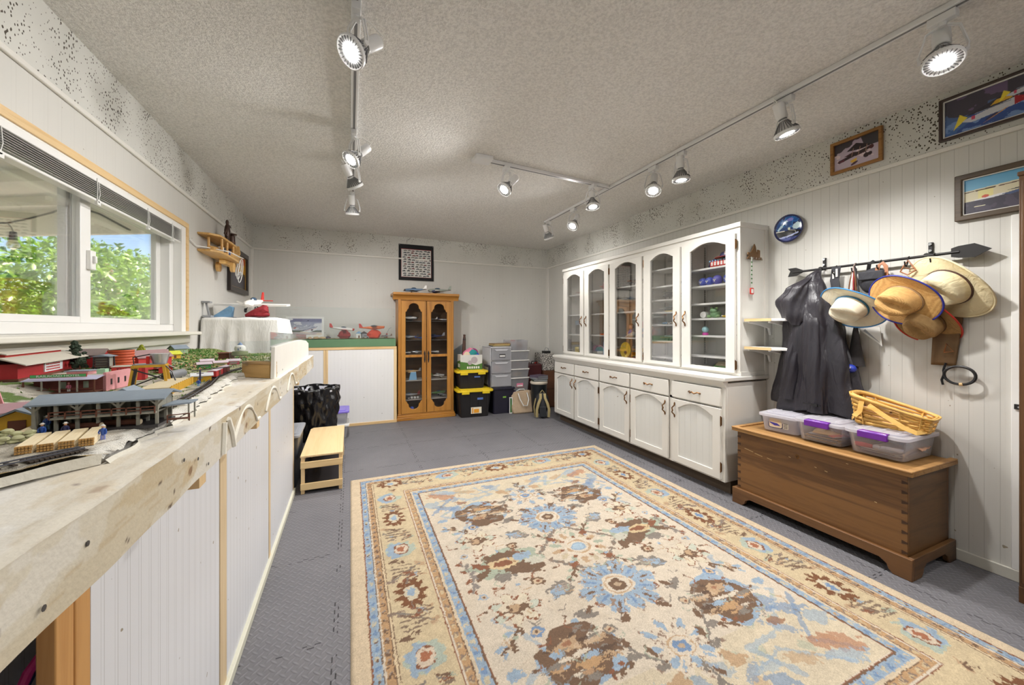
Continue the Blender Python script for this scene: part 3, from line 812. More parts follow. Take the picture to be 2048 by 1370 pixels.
    def sprig(x, y, s, ang, c1, c2, sym):
        ca, sa = math.cos(ang), math.sin(ang)
        P = lambda u, v: (x + (u * ca - v * sa) * s, y + (u * sa + v * ca) * s)
        Ln([P(-1, 0), P(0, .1), P(1, 0)], .010, c1, sym)
        for u, v, r in ((-.8, .25, .3), (-.3, -.28, .32), (.25, .3, .34), (.75, -.2, .3), (.95, .2, .22)):
            p = P(u, v); E(p[0], p[1], r * s, r * s * .5, c1 if (u * 10) % 2 < 1 else c2, ang + v * 2, sym, .9)
    # field ------------------------------------------------------------------
    inn = d > .455
    cv.put(inn & (n1 > .55), (222, 205, 182), .5)
    # faded spandrels near both ends
    for sy in (1, -1):
        zone = inn & (Y * sy > .72)
        cv.put(zone, (221, 204, 170), .55)
        for i in range(26):
            r = np.random.RandomState(100 + i)
            x, y = r.uniform(-.62, .62), sy * r.uniform(.76, .98)
            cv.ell(x, y, r.uniform(.02, .07), r.uniform(.012, .03), [BLUE, BLU2, TAN, GRN][i % 4], r.uniform(-1, 1), .9, i, .55)
    for sgn in Q:
        sx, sy = sgn
        def lp(pts, w, c, a=.6): cv.line([(p[0] * sx, p[1] * sy) for p in pts], w, c, a, 1.0, int(17 + sx + 3 * sy))
        lp([(.60, .30), (.46, .52), (.62, .62), (.40, .78), (.22, .80), (.30, .95)], .022, BLUE)
        lp([(.66, .66), (.48, .86), (.62, .97)], .020, BLU2); lp([(.14, .88), (.32, .84), (.52, .98)], .014, BLUE)
        for x, y, rx, ry, c in ((.57, .72, .075, .03, BLU2), (.50, .66, .05, .05, BLU2), (.63, .80, .05, .04, BLUE), (.36, .90, .06, .025, TAN), (.45, .75, .04, .02, RUST), (.55, .90, .10, .04, (186, 128, 96)), (.52, .95, .08, .03, BLUE), (.20, .93, .05, .03, BLU2)):
            cv.ell(x * sx, y * sy, rx, ry, c, .4 * sx * sy, .9, 60, .65)
    # diamond garland
    for a_, b_ in (((0, .245), (.245, .01)), ((.245, .01), (0, -.225)), ((0, -.225), (-.245, .01)), ((-.245, .01), (0, .245))):
        Ln([a_, b_], .017, GRY, [(1, 1)], 1.2)
        for k in range(7):
            t = (k + .5) / 7
            E(a_[0] * (1 - t) + b_[0] * t, a_[1] * (1 - t) + b_[1] * t, .02, .009, (148, 128, 112), 1.2 if k % 2 else -.6, [(1, 1)], .9)
    ONE = [(1, 1)]
    # centre rosette
    for k in range(14):
        an = 2 * PI * k / 14
        E(.125 * math.cos(an), .01 + .115 * math.sin(an), .030, .016, [GRN, TAN, (206, 190, 160)][k % 3], an, ONE, .8)
        if k % 2: E(.10 * math.cos(an), .01 + .092 * math.sin(an), .012, .010, RUST, an, ONE, .8)
    E(0, .01, .085, .075, CREAM, 0, ONE, .3); E(0, .01, .066, .058, TAN, 0, ONE, .3); E(0, .01, .058, .05, CREAM, 0, ONE, .2); E(0, .01, .043, .036, BLUE, 0, ONE, .2); E(0, .01, .032, .026, (178, 200, 216), 0, ONE, .2)
    flower(0, .36, .20, 12, BLUE, BLU2, BRN, ONE, .85); flower(0, -.32, .20, 12, BLUE, BLU2, BRN, ONE, .85)
    flower(0, .69, .16, 10, CREAM, BLUE, BLU2, S2y, .85, .3); 
    for k in range(8):
        an = 2 * PI * k / 8
        E(.11 * math.cos(an), -.67 + .09 * math.sin(an), .026, .016, BLUE, an, S2y, .8)
    palmette(.37, .565, .145, Q)
    # side palmettes: broad, part brown part green
    for sy in ((1, 1), (-1, 1)):
        z = [sy]
        E(.40, .03, .19, .10, GRN, 0, z, .7); E(.42, .085, .12, .035, BRN, 0, z, .8); E(.34, -.04, .11, .045, BRN, .3, z, .8); E(.43, .03, .085, .04, (222, 196, 152), 0, z, .4); E(.43, .03, .05, .022, RUST, 0, z, .6)
        E(.32, .055, .06, .03, BLUE, 0, z, .8); E(.55, .05, .05, .02, RUST, .6, z, .9); E(.56, -.02, .06, .02, BRN, -.5, z, .9); E(.27, 0, .045, .03, (210, 204, 186), 0, z, .9); E(.46, -.07, .05, .03, GRY, 0, z, .9)
    star(.495, .275, .11, Q); leaf(.26, .245, .075, .5, Q)
    ros(.33, .155, .034, BRN, RUST); ros(.47, .42, .03, BLU2, BRN); ros(.60, .16, .022, BLUE, BRN)
    E(.10, .50, .03, .016, BRN, .5, Q, .9); E(.24, .42, .05, .022, GRY, -.4, Q, .9); E(.21, .40, .03, .012, BRN, .6, Q, .9)
    sprig(.16, .66, .09, -.9, GRY, BRN, Q); sprig(.58, .42, .075, .7, BRN, BLUE, Q); sprig(.62, .06, .06, 1.3, (150, 140, 132), RUST, Q); sprig(.15, .17, .05, .8, BRN, GRN, Q)
    E(.10, .115, .03, .018, RUST, .8, Q, .8); ros(.2, .52, .028, GRY, RUST); sprig(.27, .68, .05, .2, BRN, RUST, Q); E(.62, .56, .03, .02, BLUE, 0, Q, .9)
    sprig(.02, .84, .07, 1.57, GRY, BRN, S2y); E(.13, .80, .045, .03, TAN, .4, Q, .9)
    for k in range(46):
        r = np.random.RandomState(900 + k); x, y = r.uniform(.05, .64), r.uniform(.04, .74); a = r.uniform(0, 3.1); l = r.uniform(.02, .05)
        Ln([(x, y), (x + l * math.cos(a), y + l * math.sin(a)), (x + l * 1.5 * math.cos(a + .7), y + l * 1.5 * math.sin(a + .7))], .0055, [GRY, RUST, GRN, TAN][k % 4], Q, 1.2, .8)
        if k % 2: E(x, y, .011, .007, [RUST, BLUE, BRN, GRN][k // 2 % 4], a, Q, 1.)
    # main border ---------------------------------------------------------------
    def bmot(x, y, kind, vert):
        a = PI / 2 if vert else 0
        for sx, sy in Q:
            sd[0] += 1; s_ = sd[0]
            if kind == 0:      # serrated brown ring with pale heart
                for k in range(11):
                    an = 2 * PI * k / 11
                    rx, ry = (.05, .082) if vert else (.082, .05)
                    cv.ell(x * sx + rx * math.cos(an), y * sy + ry * math.sin(an), .021, .013, (128, 82, 50), an, .9, s_ + k)
                rx, ry = (.046, .074) if vert else (.074, .046)
                cv.ell(x * sx, y * sy, rx, ry, (128, 82, 50), 0, .5, s_); cv.ell(x * sx, y * sy, rx * .68, ry * .7, (220, 206, 178), 0, .5, s_); cv.ell(x * sx, y * sy, rx * .36, ry * .4, BLU2 if (s_ % 2) else BLUE, 0, .8, s_ + 1)
            else:              # round blue-green flower
                rx, ry = (.052, .066) if vert else (.066, .052)
                cv.ell(x * sx, y * sy, rx * 1.25, ry * 1.15, (186, 196, 180), .4, .7, s_); cv.ell(x * sx + .02 * sx, y * sy, rx * .95, ry, BLUE, 0, .7, s_ + 3); cv.ell(x * sx, y * sy, rx * .74, ry * .72, RUST, 0, .4, s_); cv.ell(x * sx, y * sy, rx * .64, ry * .63, (226, 206, 182), 0, .4, s_); cv.ell(x * sx, y * sy, rx * .36, ry * .36, (176, 112, 80), 0, .9, s_)
    for y, k in ((.0, 0), (.36, 1), (.72, 0), (1.02, 1)): bmot(.89, y, k, True)
    for x, k in ((.0, 0), (.42, 1)): bmot(x, 1.265, k, False)
    bmot(.86, 1.27, 0, False)
    for k in range(60):
        r = np.random.RandomState(500 + k)
        p = r.uniform(0, 1.15); t = r.uniform(-.075, .075)
        c = [GRY, BRN, RUST, GRN, (150, 128, 112), BLUE, TAN][k % 7]
        if all(abs(p - q) > .10 for q in (0, .36, .72, 1.02)):
            E(.895 + t, p, r.uniform(.012, .03), r.uniform(.006, .016), c, r.uniform(-1.2, 1.2), Q, 1.0); Ln([(.895 + t, p), (.895 + t * .3, p + r.uniform(-.04, .04))], .007, BRN if k % 2 else GRY, Q, 1.2)
        p2 = r.uniform(.05, .82)
        if all(abs(p2 - q) > .10 for q in (0, .42, .86)):
            E(p2, 1.265 + t, r.uniform(.014, .032), r.uniform(.006, .014), c, r.uniform(-1, 1), Q, 1.0); Ln([(p2, 1.265 + t), (p2 + r.uniform(-.04, .04), 1.265 + t * .3)], .007, BRN if k % 3 else GRN, Q, 1.2)
    for y in (.18, .54, .88):
        for k in range(4): Ln([(.82 + .012 * k, y - .05 + .026 * k), (.95, y - .04 + .026 * k)], .009, (140, 118, 98), Q, 1.4)
    # wear: abrash stripes, knots
    cv.X, cv.Y = X, Y
    cv.A *= .82 * (1 + .07 * (fbm(X * .2 + 2, Y + 4, 26, 8) - .5)[..., None] + .10 * (n2 - .5)[..., None] + .09 * (_nz.rand(*X.shape) - .5)[..., None])
    edge = np.minimum(dx, dy)
    hz = np.where(edge < .012, np.sqrt(np.clip(edge, 0, .012) / .012) * .009, .009) + .0012 * (fbm(X + 1, Y + 1, 3, 4) - .5) * (edge > .004)
    o = cv.mesh('area_rug', VM('rug_pile', .95, .16, 260, .5), plane='xy', d=.0015, dz=hz, loc=(1.14, 1.745, 0))
    b = MB(); b.box(-W / 2, W / 2, -L / 2, L / 2, 0, .0012); ub = b.build('backing', PM('rug_back', rgb(190, 170, 140), .95), o)
    tag(o, 'large cream floral rug with blue and brown flowers lying on the grey mats', 'rug')
make_rug()
# ================================================================ small model aircraft and toys
def C_(n, r, g, b, rough=.4, **k): return PM(n, rgb(r, g, b), rough, **k)
K_RED, K_DRED, K_WHT, K_ORG, K_YEL = C_('toy_red', 196, 44, 36), C_('toy_dark_red', 140, 38, 40), C_('toy_white', 228, 226, 222), C_('toy_orange', 222, 104, 36), C_('toy_yellow', 226, 190, 44)
K_BLU, K_NAV, K_GRY, K_DGR, K_GRN = C_('toy_blue', 52, 88, 168), C_('toy_navy', 34, 40, 84), C_('toy_grey', 150, 152, 156), C_('toy_dark', 52, 50, 52), C_('toy_green', 74, 120, 66)
K_BRN, K_PNK, K_TEA, K_SIL, K_TAN, K_PUR, K_SKIN, K_LBL = C_('toy_brown', 112, 74, 48), C_('toy_pink', 222, 130, 158), C_('toy_teal', 120, 190, 190), C_('toy_silver', 186, 188, 192, .25, metal=.7), C_('toy_tan', 196, 164, 116), C_('toy_purple', 104, 62, 140), C_('doll_skin', 216, 166, 134, .6), C_('toy_lightblue', 130, 176, 214)
def model_plane(label, loc, rz=0, L=.16, body=K_WHT, wing=None, tail=None, nose=None, bi=False, high=False, tilt=0, span=1.1, floats=None, twin=False, roll=0, group=None, name='model_airplane', stand=None, gear=True, chord=1.):
    wing = wing or body; tail = tail or body; nose = nose or K_DGR
    t = thing(name, label, 'model airplane', loc, rz, group)
    lift = .09 * L if gear else .02 * L
    if stand: lift = stand[1]
    T = Matrix.Translation((0, 0, lift + .08 * L)) @ Matrix.Rotation(-tilt, 4, 'Y') @ Matrix.Rotation(roll, 4, 'X')
    MB(T).tube([(x * L, 0, z * L) for x, z in ((-.5, .03), (-.3, .02), (0, 0), (.25, 0), (.42, 0), (.47, 0))], [.012 * L, .035 * L, .07 * L, .075 * L, .06 * L, .03 * L], 12).build('fuselage', body, t, smooth=60)
    def wg(z, s=1.):
        b = MB(T); h = span * L / 2 * s
        for q in (1, -1):
            b.prism([((.085 + .115 * chord) * L, 0), ((.085 + .075 * chord) * L, q * h), ((.085 - .065 * chord) * L, q * h), ((.085 - .115 * chord) * L, 0)][::q], z * L, (z + .018 * chord) * L)
        return b
    zz = .07 if (high or bi) else -.045
    wg(zz).build('wing', wing, t)
    if bi:
        wg(-.05, .9).build('wing', wing, t)
        b = MB(T)
        for q in (1, -1):
            for x in (.03, .15): b.cyl((x * L, q * .36 * L, -.04 * L), (x * L, q * .36 * L, .08 * L), .006 * L, n=6)
        b.build('wing_strut', nose, t)
    MB(T).prism([(-.37 * L, -.19 * L), (-.37 * L, .19 * L), (-.48 * L, .17 * L), (-.48 * L, -.17 * L)][::-1], .025 * L, .04 * L).build('tailplane', tail, t)
    MB(T).prism([(-.34 * L, .03 * L), (-.5 * L, .03 * L), (-.51 * L, .2 * L), (-.44 * L, .2 * L)], -.008 * L, .008 * L, 'xz').build('tail_fin', tail, t)
    if not twin:
        b = MB(T).tube([(.44 * L, 0, 0), (.5 * L, 0, 0), (.53 * L, 0, 0)], [.055 * L, .045 * L, .008 * L], 10)
        b.bar((.5 * L, -.13 * L, .05 * L), (.5 * L, .13 * L, -.05 * L), .012 * L, .025 * L)
        b.build('propeller', nose, t)
    else:
        for q in (1, -1):
            MB(T).tube([(-.02 * L, q * .2 * L, zz * L), (.2 * L, q * .2 * L, zz * L), (.3 * L, q * .2 * L, zz * L)], [.02 * L, .05 * L, .035 * L], 10).bar((.305 * L, q * .2 * L - .1 * L, zz * L), (.305 * L, q * .2 * L + .1 * L, zz * L), .008 * L, .02 * L).build('engine', nose, t)
    MB(T).ell((.08 * L, 0, .07 * L), (.12 * L, .05 * L, .045 * L), 10, 6).build('canopy', C_('canopy_dark', 60, 80, 100, .15), t)
    if floats:
        for q in (1, -1):
            MB(T).tube([(-.2 * L, q * .16 * L, -.15 * L), (.1 * L, q * .16 * L, -.16 * L), (.3 * L, q * .16 * L, -.13 * L)], [.02 * L, .045 * L, .01 * L], 8).build('float', floats, t)
    elif gear:
        b = MB(T)
        for q in (1, -1):
            b.bar((.14 * L, q * .07 * L, -.04 * L), (.15 * L, q * .11 * L, -.14 * L), .012 * L); b.cyl((.15 * L, q * .10 * L, -.13 * L), (.15 * L, q * .125 * L, -.13 * L), .04 * L, n=10)
        b.build('landing_gear', K_DGR, t)
    if stand:
        m, hgt = stand
        MB().cyl((0, 0, 0), (0, 0, .01 * L), .16 * L, n=14).tube([(0, 0, 0), (.01 * L, 0, hgt * .5), (0, 0, hgt + .04 * L)], .012 * L, 6).build('display_stand', m, t)
    return t
def toy_car(label, loc, rz, L, col, group=None, name='toy_car'):
    t = thing(name, label, 'toy car', loc, rz, group)
    MB().prism([(-.5 * L, .1 * L), (.5 * L, .1 * L), (.5 * L, .24 * L), (.3 * L, .28 * L), (.18 * L, .42 * L), (-.28 * L, .42 * L), (-.42 * L, .28 * L), (-.5 * L, .26 * L)], -.2 * L, .2 * L, 'xz').build('body', col, t, bevel=.02 * L)
    MB().prism([(.25 * L, .29 * L), (.15 * L, .4 * L), (-.25 * L, .4 * L), (-.36 * L, .29 * L)], -.204 * L, .204 * L, 'xz').build('windows', K_DGR, t)
    for x in (-.3, .3):
        MB().cyl((x * L, -.21 * L, .1 * L), (x * L, -.15 * L, .1 * L), .1 * L, n=12).cyl((x * L, .15 * L, .1 * L), (x * L, .21 * L, .1 * L), .1 * L, n=12).build('wheels', BLACK, t)
    return t
def doll(label, loc, rz, H, hair, dress, skin=K_SKIN, cat='doll', name='doll', ears=False):
    t = thing(name, label, cat, loc, rz)
    MB().lathe([(.0, 0), (.24 * H, .02 * H), (.26 * H, .2 * H), (.16 * H, .45 * H), (.09 * H, .56 * H), (0, .58 * H)], 14).build('dress', dress, t)
    b = MB().ell((0, -.02 * H, .72 * H), (.17 * H, .16 * H, .18 * H))
    for q in (1, -1):
        b.tube([(q * .12 * H, 0, .48 * H), (q * .24 * H, -.06 * H, .34 * H), (q * .2 * H, -.18 * H, .26 * H)], .05 * H, 8); b.tube([(q * .1 * H, -.1 * H, .08 * H), (q * .13 * H, -.34 * H, .06 * H)], .06 * H, 8)
    b.build('body', skin, t)
    h = MB().ell((0, .03 * H, .77 * H), (.2 * H, .18 * H, .19 * H))
    if ears:
        for q in (1, -1): h.ell((q * .16 * H, .02 * H, .93 * H), (.07 * H, .04 * H, .08 * H))
    h.build('hair', hair, t)
    e = MB()
    for q in (1, -1): e.ell((q * .06 * H, -.17 * H, .74 * H), (.018 * H, .012 * H, .022 * H), 8, 5)
    e.build('eyes', BLACK, t)
    return t
# ================================================================ WHITE HUTCH (base cabinet, worktop, glazed upper)
HB = thing('base_cabinet', 'long white base cabinet with five drawers over five arched doors on the right wall', 'cabinet', (2.45, 4.32, 0), RW)
HCOL = [(.017, .471), (.493, .954), (.98, 1.443), (1.464, 1.924), (1.966, 2.411)]
HW = 2.435
MB().box(0, HW, .022, .448, .095, .80).box(HW - .03, HW, .0, .022, .095, .80).box(0, .017, 0, .022, .095, .80).build('carcass', WHITE, HB, bevel=.002)
ff = MB()
ff.box(.017, HW - .03, .004, .022, .765, .80); ff.box(.017, HW - .03, .004, .022, .62, .64); ff.box(.017, HW - .03, .004, .022, .095, .11)
for k in range(4): ff.box(HCOL[k][1], HCOL[k + 1][0], .004, .022, .11, .765)
ff.build('face_frame', WHITE, HB)
MB().box(.01, HW - .01, .07, .44, 0, .095).build('toe_kick', PM('toe_kick_brown', rgb(84, 70, 56), .7, var=.3, vs=12), HB)
def arch_in(x0, x1, z0, zs, zt, n=17, sh=.05):
    w = x1 - x0; pts = [(x0, z0), (x1, z0), (x1, zs)]
    for i in range(n):
        t = 1 - 2 * i / (n - 1); u = max(0, 1 - abs(t) / (1 - sh))
        pts.append(((x0 + x1) / 2 + t * w / 2 * .985, zs + (zt - zs) * math.sin(min(1, u) * PI / 2) ** .85))
    pts.append((x0, zs)); return pts
def arch_out(X0, X1, Z0, Z1, zs, n=17):
    pts = [(X0, Z0), (X1, Z0), (X1, zs)]
    for i in range(n): t = 1 - 2 * i / (n - 1); pts.append(((X0 + X1) / 2 + t * (X1 - X0) / 2, Z1))
    pts.append((X0, zs)); return pts
def pull(parent, x, z, horiz=False, y=0, s=1.):
    """antique wavy pull, two leaf plates and a curled bow"""
    b = MB()
    L = .052 * s
    P = [(-1.05, .004, 0), (-.7, .012, .006), (-.35, .026, -.004), (0, .03, .007), (.35, .026, -.004), (.7, .012, .006), (1.05, .004, 0)]
    f = (lambda a, d, e: (x + a * L, y - d, z + e)) if horiz else (lambda a, d, e: (x + e, y - d, z + a * L))
    b.tube([f(*p) for p in P], [.003, .0055, .005, .0065, .005, .0055, .003], 8)
    for q in (-1, 1):
        c = f(q * .95, .002, 0); b.ell(c, (.011 if horiz else .007, .004, .007 if horiz else .014), 10, 6)
    return b.build('handle', BRASS, parent)
def hinge(parent, x, z, y=0, w=.008):
    return MB().box(x - w, x + w, y - .004, y, z - .03, z + .03).cyl((x, y - .005, z - .036), (x, y - .005, z + .036), .004, n=8).build('hinge', BRASS, parent)
GROOV = panel_wall_mat('door_beadboard', 0, .055, [(0, .002, .25)], rgb(214, 214, 210))
hside = [1, -1, 1, 1, -1]
for k, (a, b_) in enumerate(HCOL):
    dr = MB().box(a, b_, -.018, .002, .632, .762).build('drawer', WHITE, HB, bevel=.004)
    pull(dr, (a + b_) / 2, .70, True, -.018, 1.0)
    zs, zt = .555, .605
    d = MB().ring(arch_out(a, b_, .112, .618, zs), arch_in(a + .065, b_ - .065, .165, zs, zt), -.018, .002).build('door', WHITE, HB, bevel=.003)
    MB().box(a + .03, b_ - .03, -.008, .001, .13, .60).build('panel', GROOV, d)
    pull(d, b_ - .03 if hside[k] > 0 else a + .03, .53, False, -.018)
    hx = a - .002 if hside[k] > 0 else b_ + .002
    for z in (.53, .20): hinge(d, hx, z, -.012, .007)
wt = thing('worktop', 'white painted worktop with splayed edge on the base cabinet', 'worktop', (2.42, 4.34, 0), RW)
MB().box(0, 2.475, 0, .48, .815, .845).build('slab', WHITE, wt, bevel=.006)
MB().prism([(.0, .815), (.03, .77), (.034, .77), (.034, .80), (.05, .80), (.05, .815)], .012, 2.462, 'yz').build('cove_moulding', WHITE, wt)
# upper
HU = thing('display_cabinet', 'white upper cabinet with five arched glass doors standing on the white worktop', 'cabinet', (2.60, 4.355, 0), RW)
UW, UZ0, UZ1 = 2.475, .846, 1.966
ca = MB()
ca.box(0, UW, .29, .30, UZ0, UZ1)                                   # back
ca.box(0, .02, .02, .29, UZ0, UZ1); ca.box(UW - .02, UW, .02, .29, UZ0, UZ1 - .012)
ca.box(.02, UW - .02, .02, .29, UZ0, UZ0 + .03); ca.box(.02, UW - .02, .02, .29, UZ1 - .04, UZ1 - .01)
UC = [(.02, .487), (.508, .968), (.993, 1.476), (1.508, 1.941), (1.96, 2.447)]
xs = [(UC[k][1] + UC[k + 1][0]) / 2 for k in range(4)]
for x in xs: ca.box(x - .009, x + .009, .022, .29, UZ0 + .03, UZ1 - .04)
ca.build('carcass', WHITE, HU)
f2 = MB()
f2.box(0, UW, 0, .02, UZ0, .868); f2.box(0, UW, 0, .02, 1.888, UZ1 - .012)
f2.box(0, .02, 0, .02, .868, 1.888); f2.box(UW - .028, UW, 0, .02, .868, 1.888)
for k in range(4): f2.box(UC[k][1], UC[k + 1][0], .004, .02, .868, 1.888)
f2.build('face_frame', WHITE, HU, bevel=.002)
MB().box(-.012, UW + .012, -.014, .30, UZ1 - .034, UZ1).build('cornice', WHITE, HU, bevel=.003)
MB().box(UW, UW + .010, .262, .30, UZ0, UZ1 - .034).box(UW, UW + .006, 0, .262, UZ0, UZ0 + .03).build('side_batten', WHITE, HU)
SHZ = [[1.622, 1.365, 1.114], [1.64, 1.364, 1.115], [1.634, 1.368, 1.097], [1.745, 1.586, 1.461, 1.345, 1.229, 1.079, .93], [1.683, 1.543, 1.399, 1.276, 1.136, .971]]
HST = C_('shelf_standard', 150, 146, 138, .5, metal=.3)
for k in range(5):
    x0 = .02 if k == 0 else xs[k - 1] + .009; x1 = UW - .02 if k == 4 else xs[k] - .009
    for z in SHZ[k]: MB().box(x0 + .002, x1 - .002, .055, .288, z - .016, z).build('shelf', WHITE2, HU, bevel=.002)
    b = MB()
    for x in (x0, x1 - .004):
        for y in (.09, .25): b.box(x, x + .004, y, y + .014, .88, 1.9)
    sdm = b.build('shelf_standard', HST, HU)
    b = MB()
    for x in (x0 + .004, x1 - .0045):
        for y in (.093, .253):
            for q in range(50): b.box(x, x + .0005, y, y + .008, .885 + .02 * q, .893 + .02 * q)
    b.build('slots', K_DGR, sdm)
uh = [1, -1, 1, 1, -1]
for k, (a, b_) in enumerate(UC):
    m = .098 if k in (0, 1) else .085
    inn = arch_in(a + .088, b_ - .075, .895, 1.822, 1.866, sh=.06)
    d = MB().ring(arch_out(a, b_, .866, 1.888, 1.822), inn, -.019, .001).build('door', WHITE, HU, bevel=.004)
    MB().box(a + .07, b_ - .06, -.010, -.007, .88, 1.875).build('pane', PANE, d)
    pull(d, b_ - .035 if uh[k] > 0 else a + .04, 1.275, False, -.019, 1.05)
    hx = a - .002 if uh[k] > 0 else b_ + .004
    for z in (1.81, .925): hinge(d, hx, z, -.012, .008)
# ---- things on its shelves; s(door column 0-4, fraction across, depth) -> world
def S(k, fx, z, dep=.15):
    a, b_ = UC[k]; x = a + .085 + (b_ - a - .165) * fx
    return (2.60 + dep, 4.355 - x, z + .0006)
model_plane('dark model plane with red trim on the top shelf behind the farthest arched glass door', S(0, .5, 1.622), 1.2, .2, K_DGR, K_DRED, K_DRED)
model_plane('small dark plane on the second shelf behind the farthest arched glass door', S(0, .75, 1.365), 1.0, .16, K_DRED, K_DGR)
t = thing('storage_case', 'dark case with silver clasps and a blue top, third shelf of the farthest glass door', 'case', S(0, .5, 1.114, .17), RW)
MB().box(-.13, .13, -.07, .07, 0, .12).build('body', K_DGR, t, bevel=.004); MB().box(-.132, .132, -.072, .072, .12, .175).build('lid', C_('case_blue', 92, 118, 146), t, bevel=.004)
MB().box(.05, .09, -.075, -.07, .025, .035).box(.05, .09, -.075, -.07, .075, .085).box(.05, .09, -.075, -.07, .1, .11).build('clasps', K_SIL, t)
t = thing('yellow_box', 'small yellow box at the foot of the farthest glass door', 'box', S(0, .4, .876, .08), RW)
MB().box(-.045, .045, -.02, .02, 0, .075).build('carton', C_('box_yellow', 232, 208, 104), t); 
b = MB()
for q in range(4): b.box(-.03 + .016 * q, -.022 + .016 * q, -.0206, -.02, .03, .04)
b.build('print', K_BRN, t)
for q, (cl, hh) in enumerate(((K_DGR, .16), (K_NAV, .15), (K_DGR, .155), (BLACK, .15))):
    t = thing('book', ['black upright book behind the yellow box, farthest glass door', 'navy upright book second behind the yellow box', 'charcoal upright book third behind the yellow box', 'black upright book nearest the door frame behind the yellow box'][q], 'book', S(0, .60 + .13 * q, .876, .12), RW, 'books at the foot of the farthest glass door')
    MB().box(-.014, .014, -.06, .06, 0, hh).build('cover', cl, t, bevel=.002); MB().box(-.011, .011, -.055, .0605, .003, hh + .0008).build('pages', K_WHT, t)
t = thing('red_vase', 'red pot-bellied toy figure with white tufts on the top shelf of the second glass door', 'figurine', S(1, .6, 1.64, .1))
MB().lathe([(0, 0), (.035, 0), (.042, .02), (.036, .06), (.028, .085), (0, .09)], 16).build('body', K_DRED, t)
MB().lathe([(.012, .088), (.02, .1), (.012, .12), (0, .125)], 12).ell((.03, -.02, .07), (.012, .012, .012), 8, 6).ell((-.03, -.02, .07), (.012, .012, .012), 8, 6).build('tufts', K_WHT, t)
model_plane('orange-winged dark plane beside the red toy figure, second glass door', S(1, .55, 1.64, .2), 1.57, .26, K_DGR, K_ORG, K_ORG)
model_plane('yellow toy biplane on the second shelf of the second glass door', S(1, .9, 1.364, .14), 2.2, .13, K_YEL, K_ORG, K_YEL, bi=True)
model_plane('little brown plane on a thin stand, third shelf of the second glass door', S(1, .75, 1.115, .16), 1.8, .13, K_BRN, K_TAN, stand=(K_DGR, .09))
t = thing('orange_tray', 'flat orange tray in front of the little brown plane', 'tray', S(1, .72, 1.115, .075), RW)
MB().rslab(.07, .03, .01, 0, .006).build('dish', K_ORG, t); MB().ring([(-.07, -.03), (.07, -.03), (.07, .03), (-.07, .03)], [(-.062, -.024), (.062, -.024), (.062, .024), (-.062, .024)], .006, .014, 'xy').build('rim', K_ORG, t)
for q, (cl, hh) in enumerate(((K_LBL, .16), (K_DRED, .17), (K_NAV, .165), (K_GRY, .17))):
    t = thing('book', ['pale blue upright book at the foot of the second glass door', 'dark red upright book beside the pale blue one', 'navy upright book beside the dark red one', 'grey upright book last in the row, second glass door'][q], 'book', S(1, .66 + .11 * q, .876, .12), RW, 'books at the foot of the second glass door')
    MB().box(-.014, .014, -.06, .06, 0, hh).build('cover', cl, t, bevel=.002); MB().box(-.011, .011, -.055, .0605, .003, hh + .0008).build('pages', K_WHT, t)
model_plane('dark propeller plane on the top shelf of the third glass door', S(2, .68, 1.634, .12), 1.75, .26, K_DGR, K_BRN, K_DGR)
t = thing('striped_kite', 'red and green striped wooden bird leaning at the top of the third glass door', 'ornament', S(2, .92, 1.634, .2), RW)
for q, cl in enumerate((K_RED, K_ORG, K_GRN)): MB().tube([(-.1, 0, .20 - .012 * q), (-.02, -.004, .185 - .012 * q), (.06, 0, .16 - .012 * q)], .007, 8).build('stripe', cl, t)
MB().bar((.03, .004, 0), (.03, .004, .17), .006).build('stick', K_BRN, t)
toy_car('white and black model car on the second shelf of the third glass door', S(2, .82, 1.368, .09), 1.57, .09, K_WHT)
model_plane('tiny grey plane lying behind the white and black model car', S(2, .35, 1.368, .15), 1.3, .12, K_GRY, gear=False)
doll('brown-haired doll in a blue dress on the third shelf of the third glass door', S(2, .22, 1.097, .14), RW, .15, K_BRN, K_BLU)
doll('dark small doll sitting between the blue doll and the pink plush', S(2, .52, 1.097, .19), RW, .13, BLACK, K_DGR, C_('doll_dark', 90, 62, 48))
doll('pink plush bear in blue trousers, third shelf of the third glass door', S(2, .82, 1.097, .12), RW, .17, K_PNK, K_BLU, K_PNK, 'plush toy', 'plush_bear', True)
t = thing('plush_puppy', 'pale grey plush puppy lying in front of the dolls', 'plush toy', S(2, .47, 1.097, .075), RW)
MB().ell((0, 0, .022), (.06, .025, .022)).ell((.05, -.012, .04), (.024, .022, .022)).tube([(-.05, -.01, .012), (-.07, -.025, .008)], .009).build('body', C_('plush_grey', 196, 190, 176, .9), t)
MB().ell((.06, .008, .05), (.008, .012, .016), 8, 6).ell((.042, .012, .052), (.008, .012, .016), 8, 6).build('ears', K_BRN, t)
t = thing('yellow_plate', 'yellow oval plate standing on edge at the foot of the third glass door', 'plate', S(2, .14, .876, .09), RW + .5)
MB(Matrix.Translation((0, 0, .085)) @ Matrix.Rotation(1.45, 4, 'X')).lathe([(0, .0), (.045, .002), (.08, .014), (.084, .014), (.08, .008), (.045, -.004), (0, -.006)], 24, sx=.7).build('plate', K_YEL, t)
MB(Matrix.Translation((0, -.01, .06)) @ Matrix.Rotation(1.45, 4, 'X')).lathe([(0, .004), (.016, .004), (0, .007)], 12).build('flower', K_BRN, t)
t = thing('doll_bench', 'small golden wooden bench at the foot of the third glass door', 'toy bench', S(2, .68, .876, .14), RW)
MB().box(-.1, .1, -.04, .04, .03, .036).build('seat', C_('bench_gold', 214, 160, 60), t)
MB().prism([(-.1, .036), (.1, .036), (.1, .09), (.06, .1), (0, .112), (-.06, .1), (-.1, .09)], .034, .042, 'xz').build('backrest', C_('bench_gold', 214, 160, 60), t)
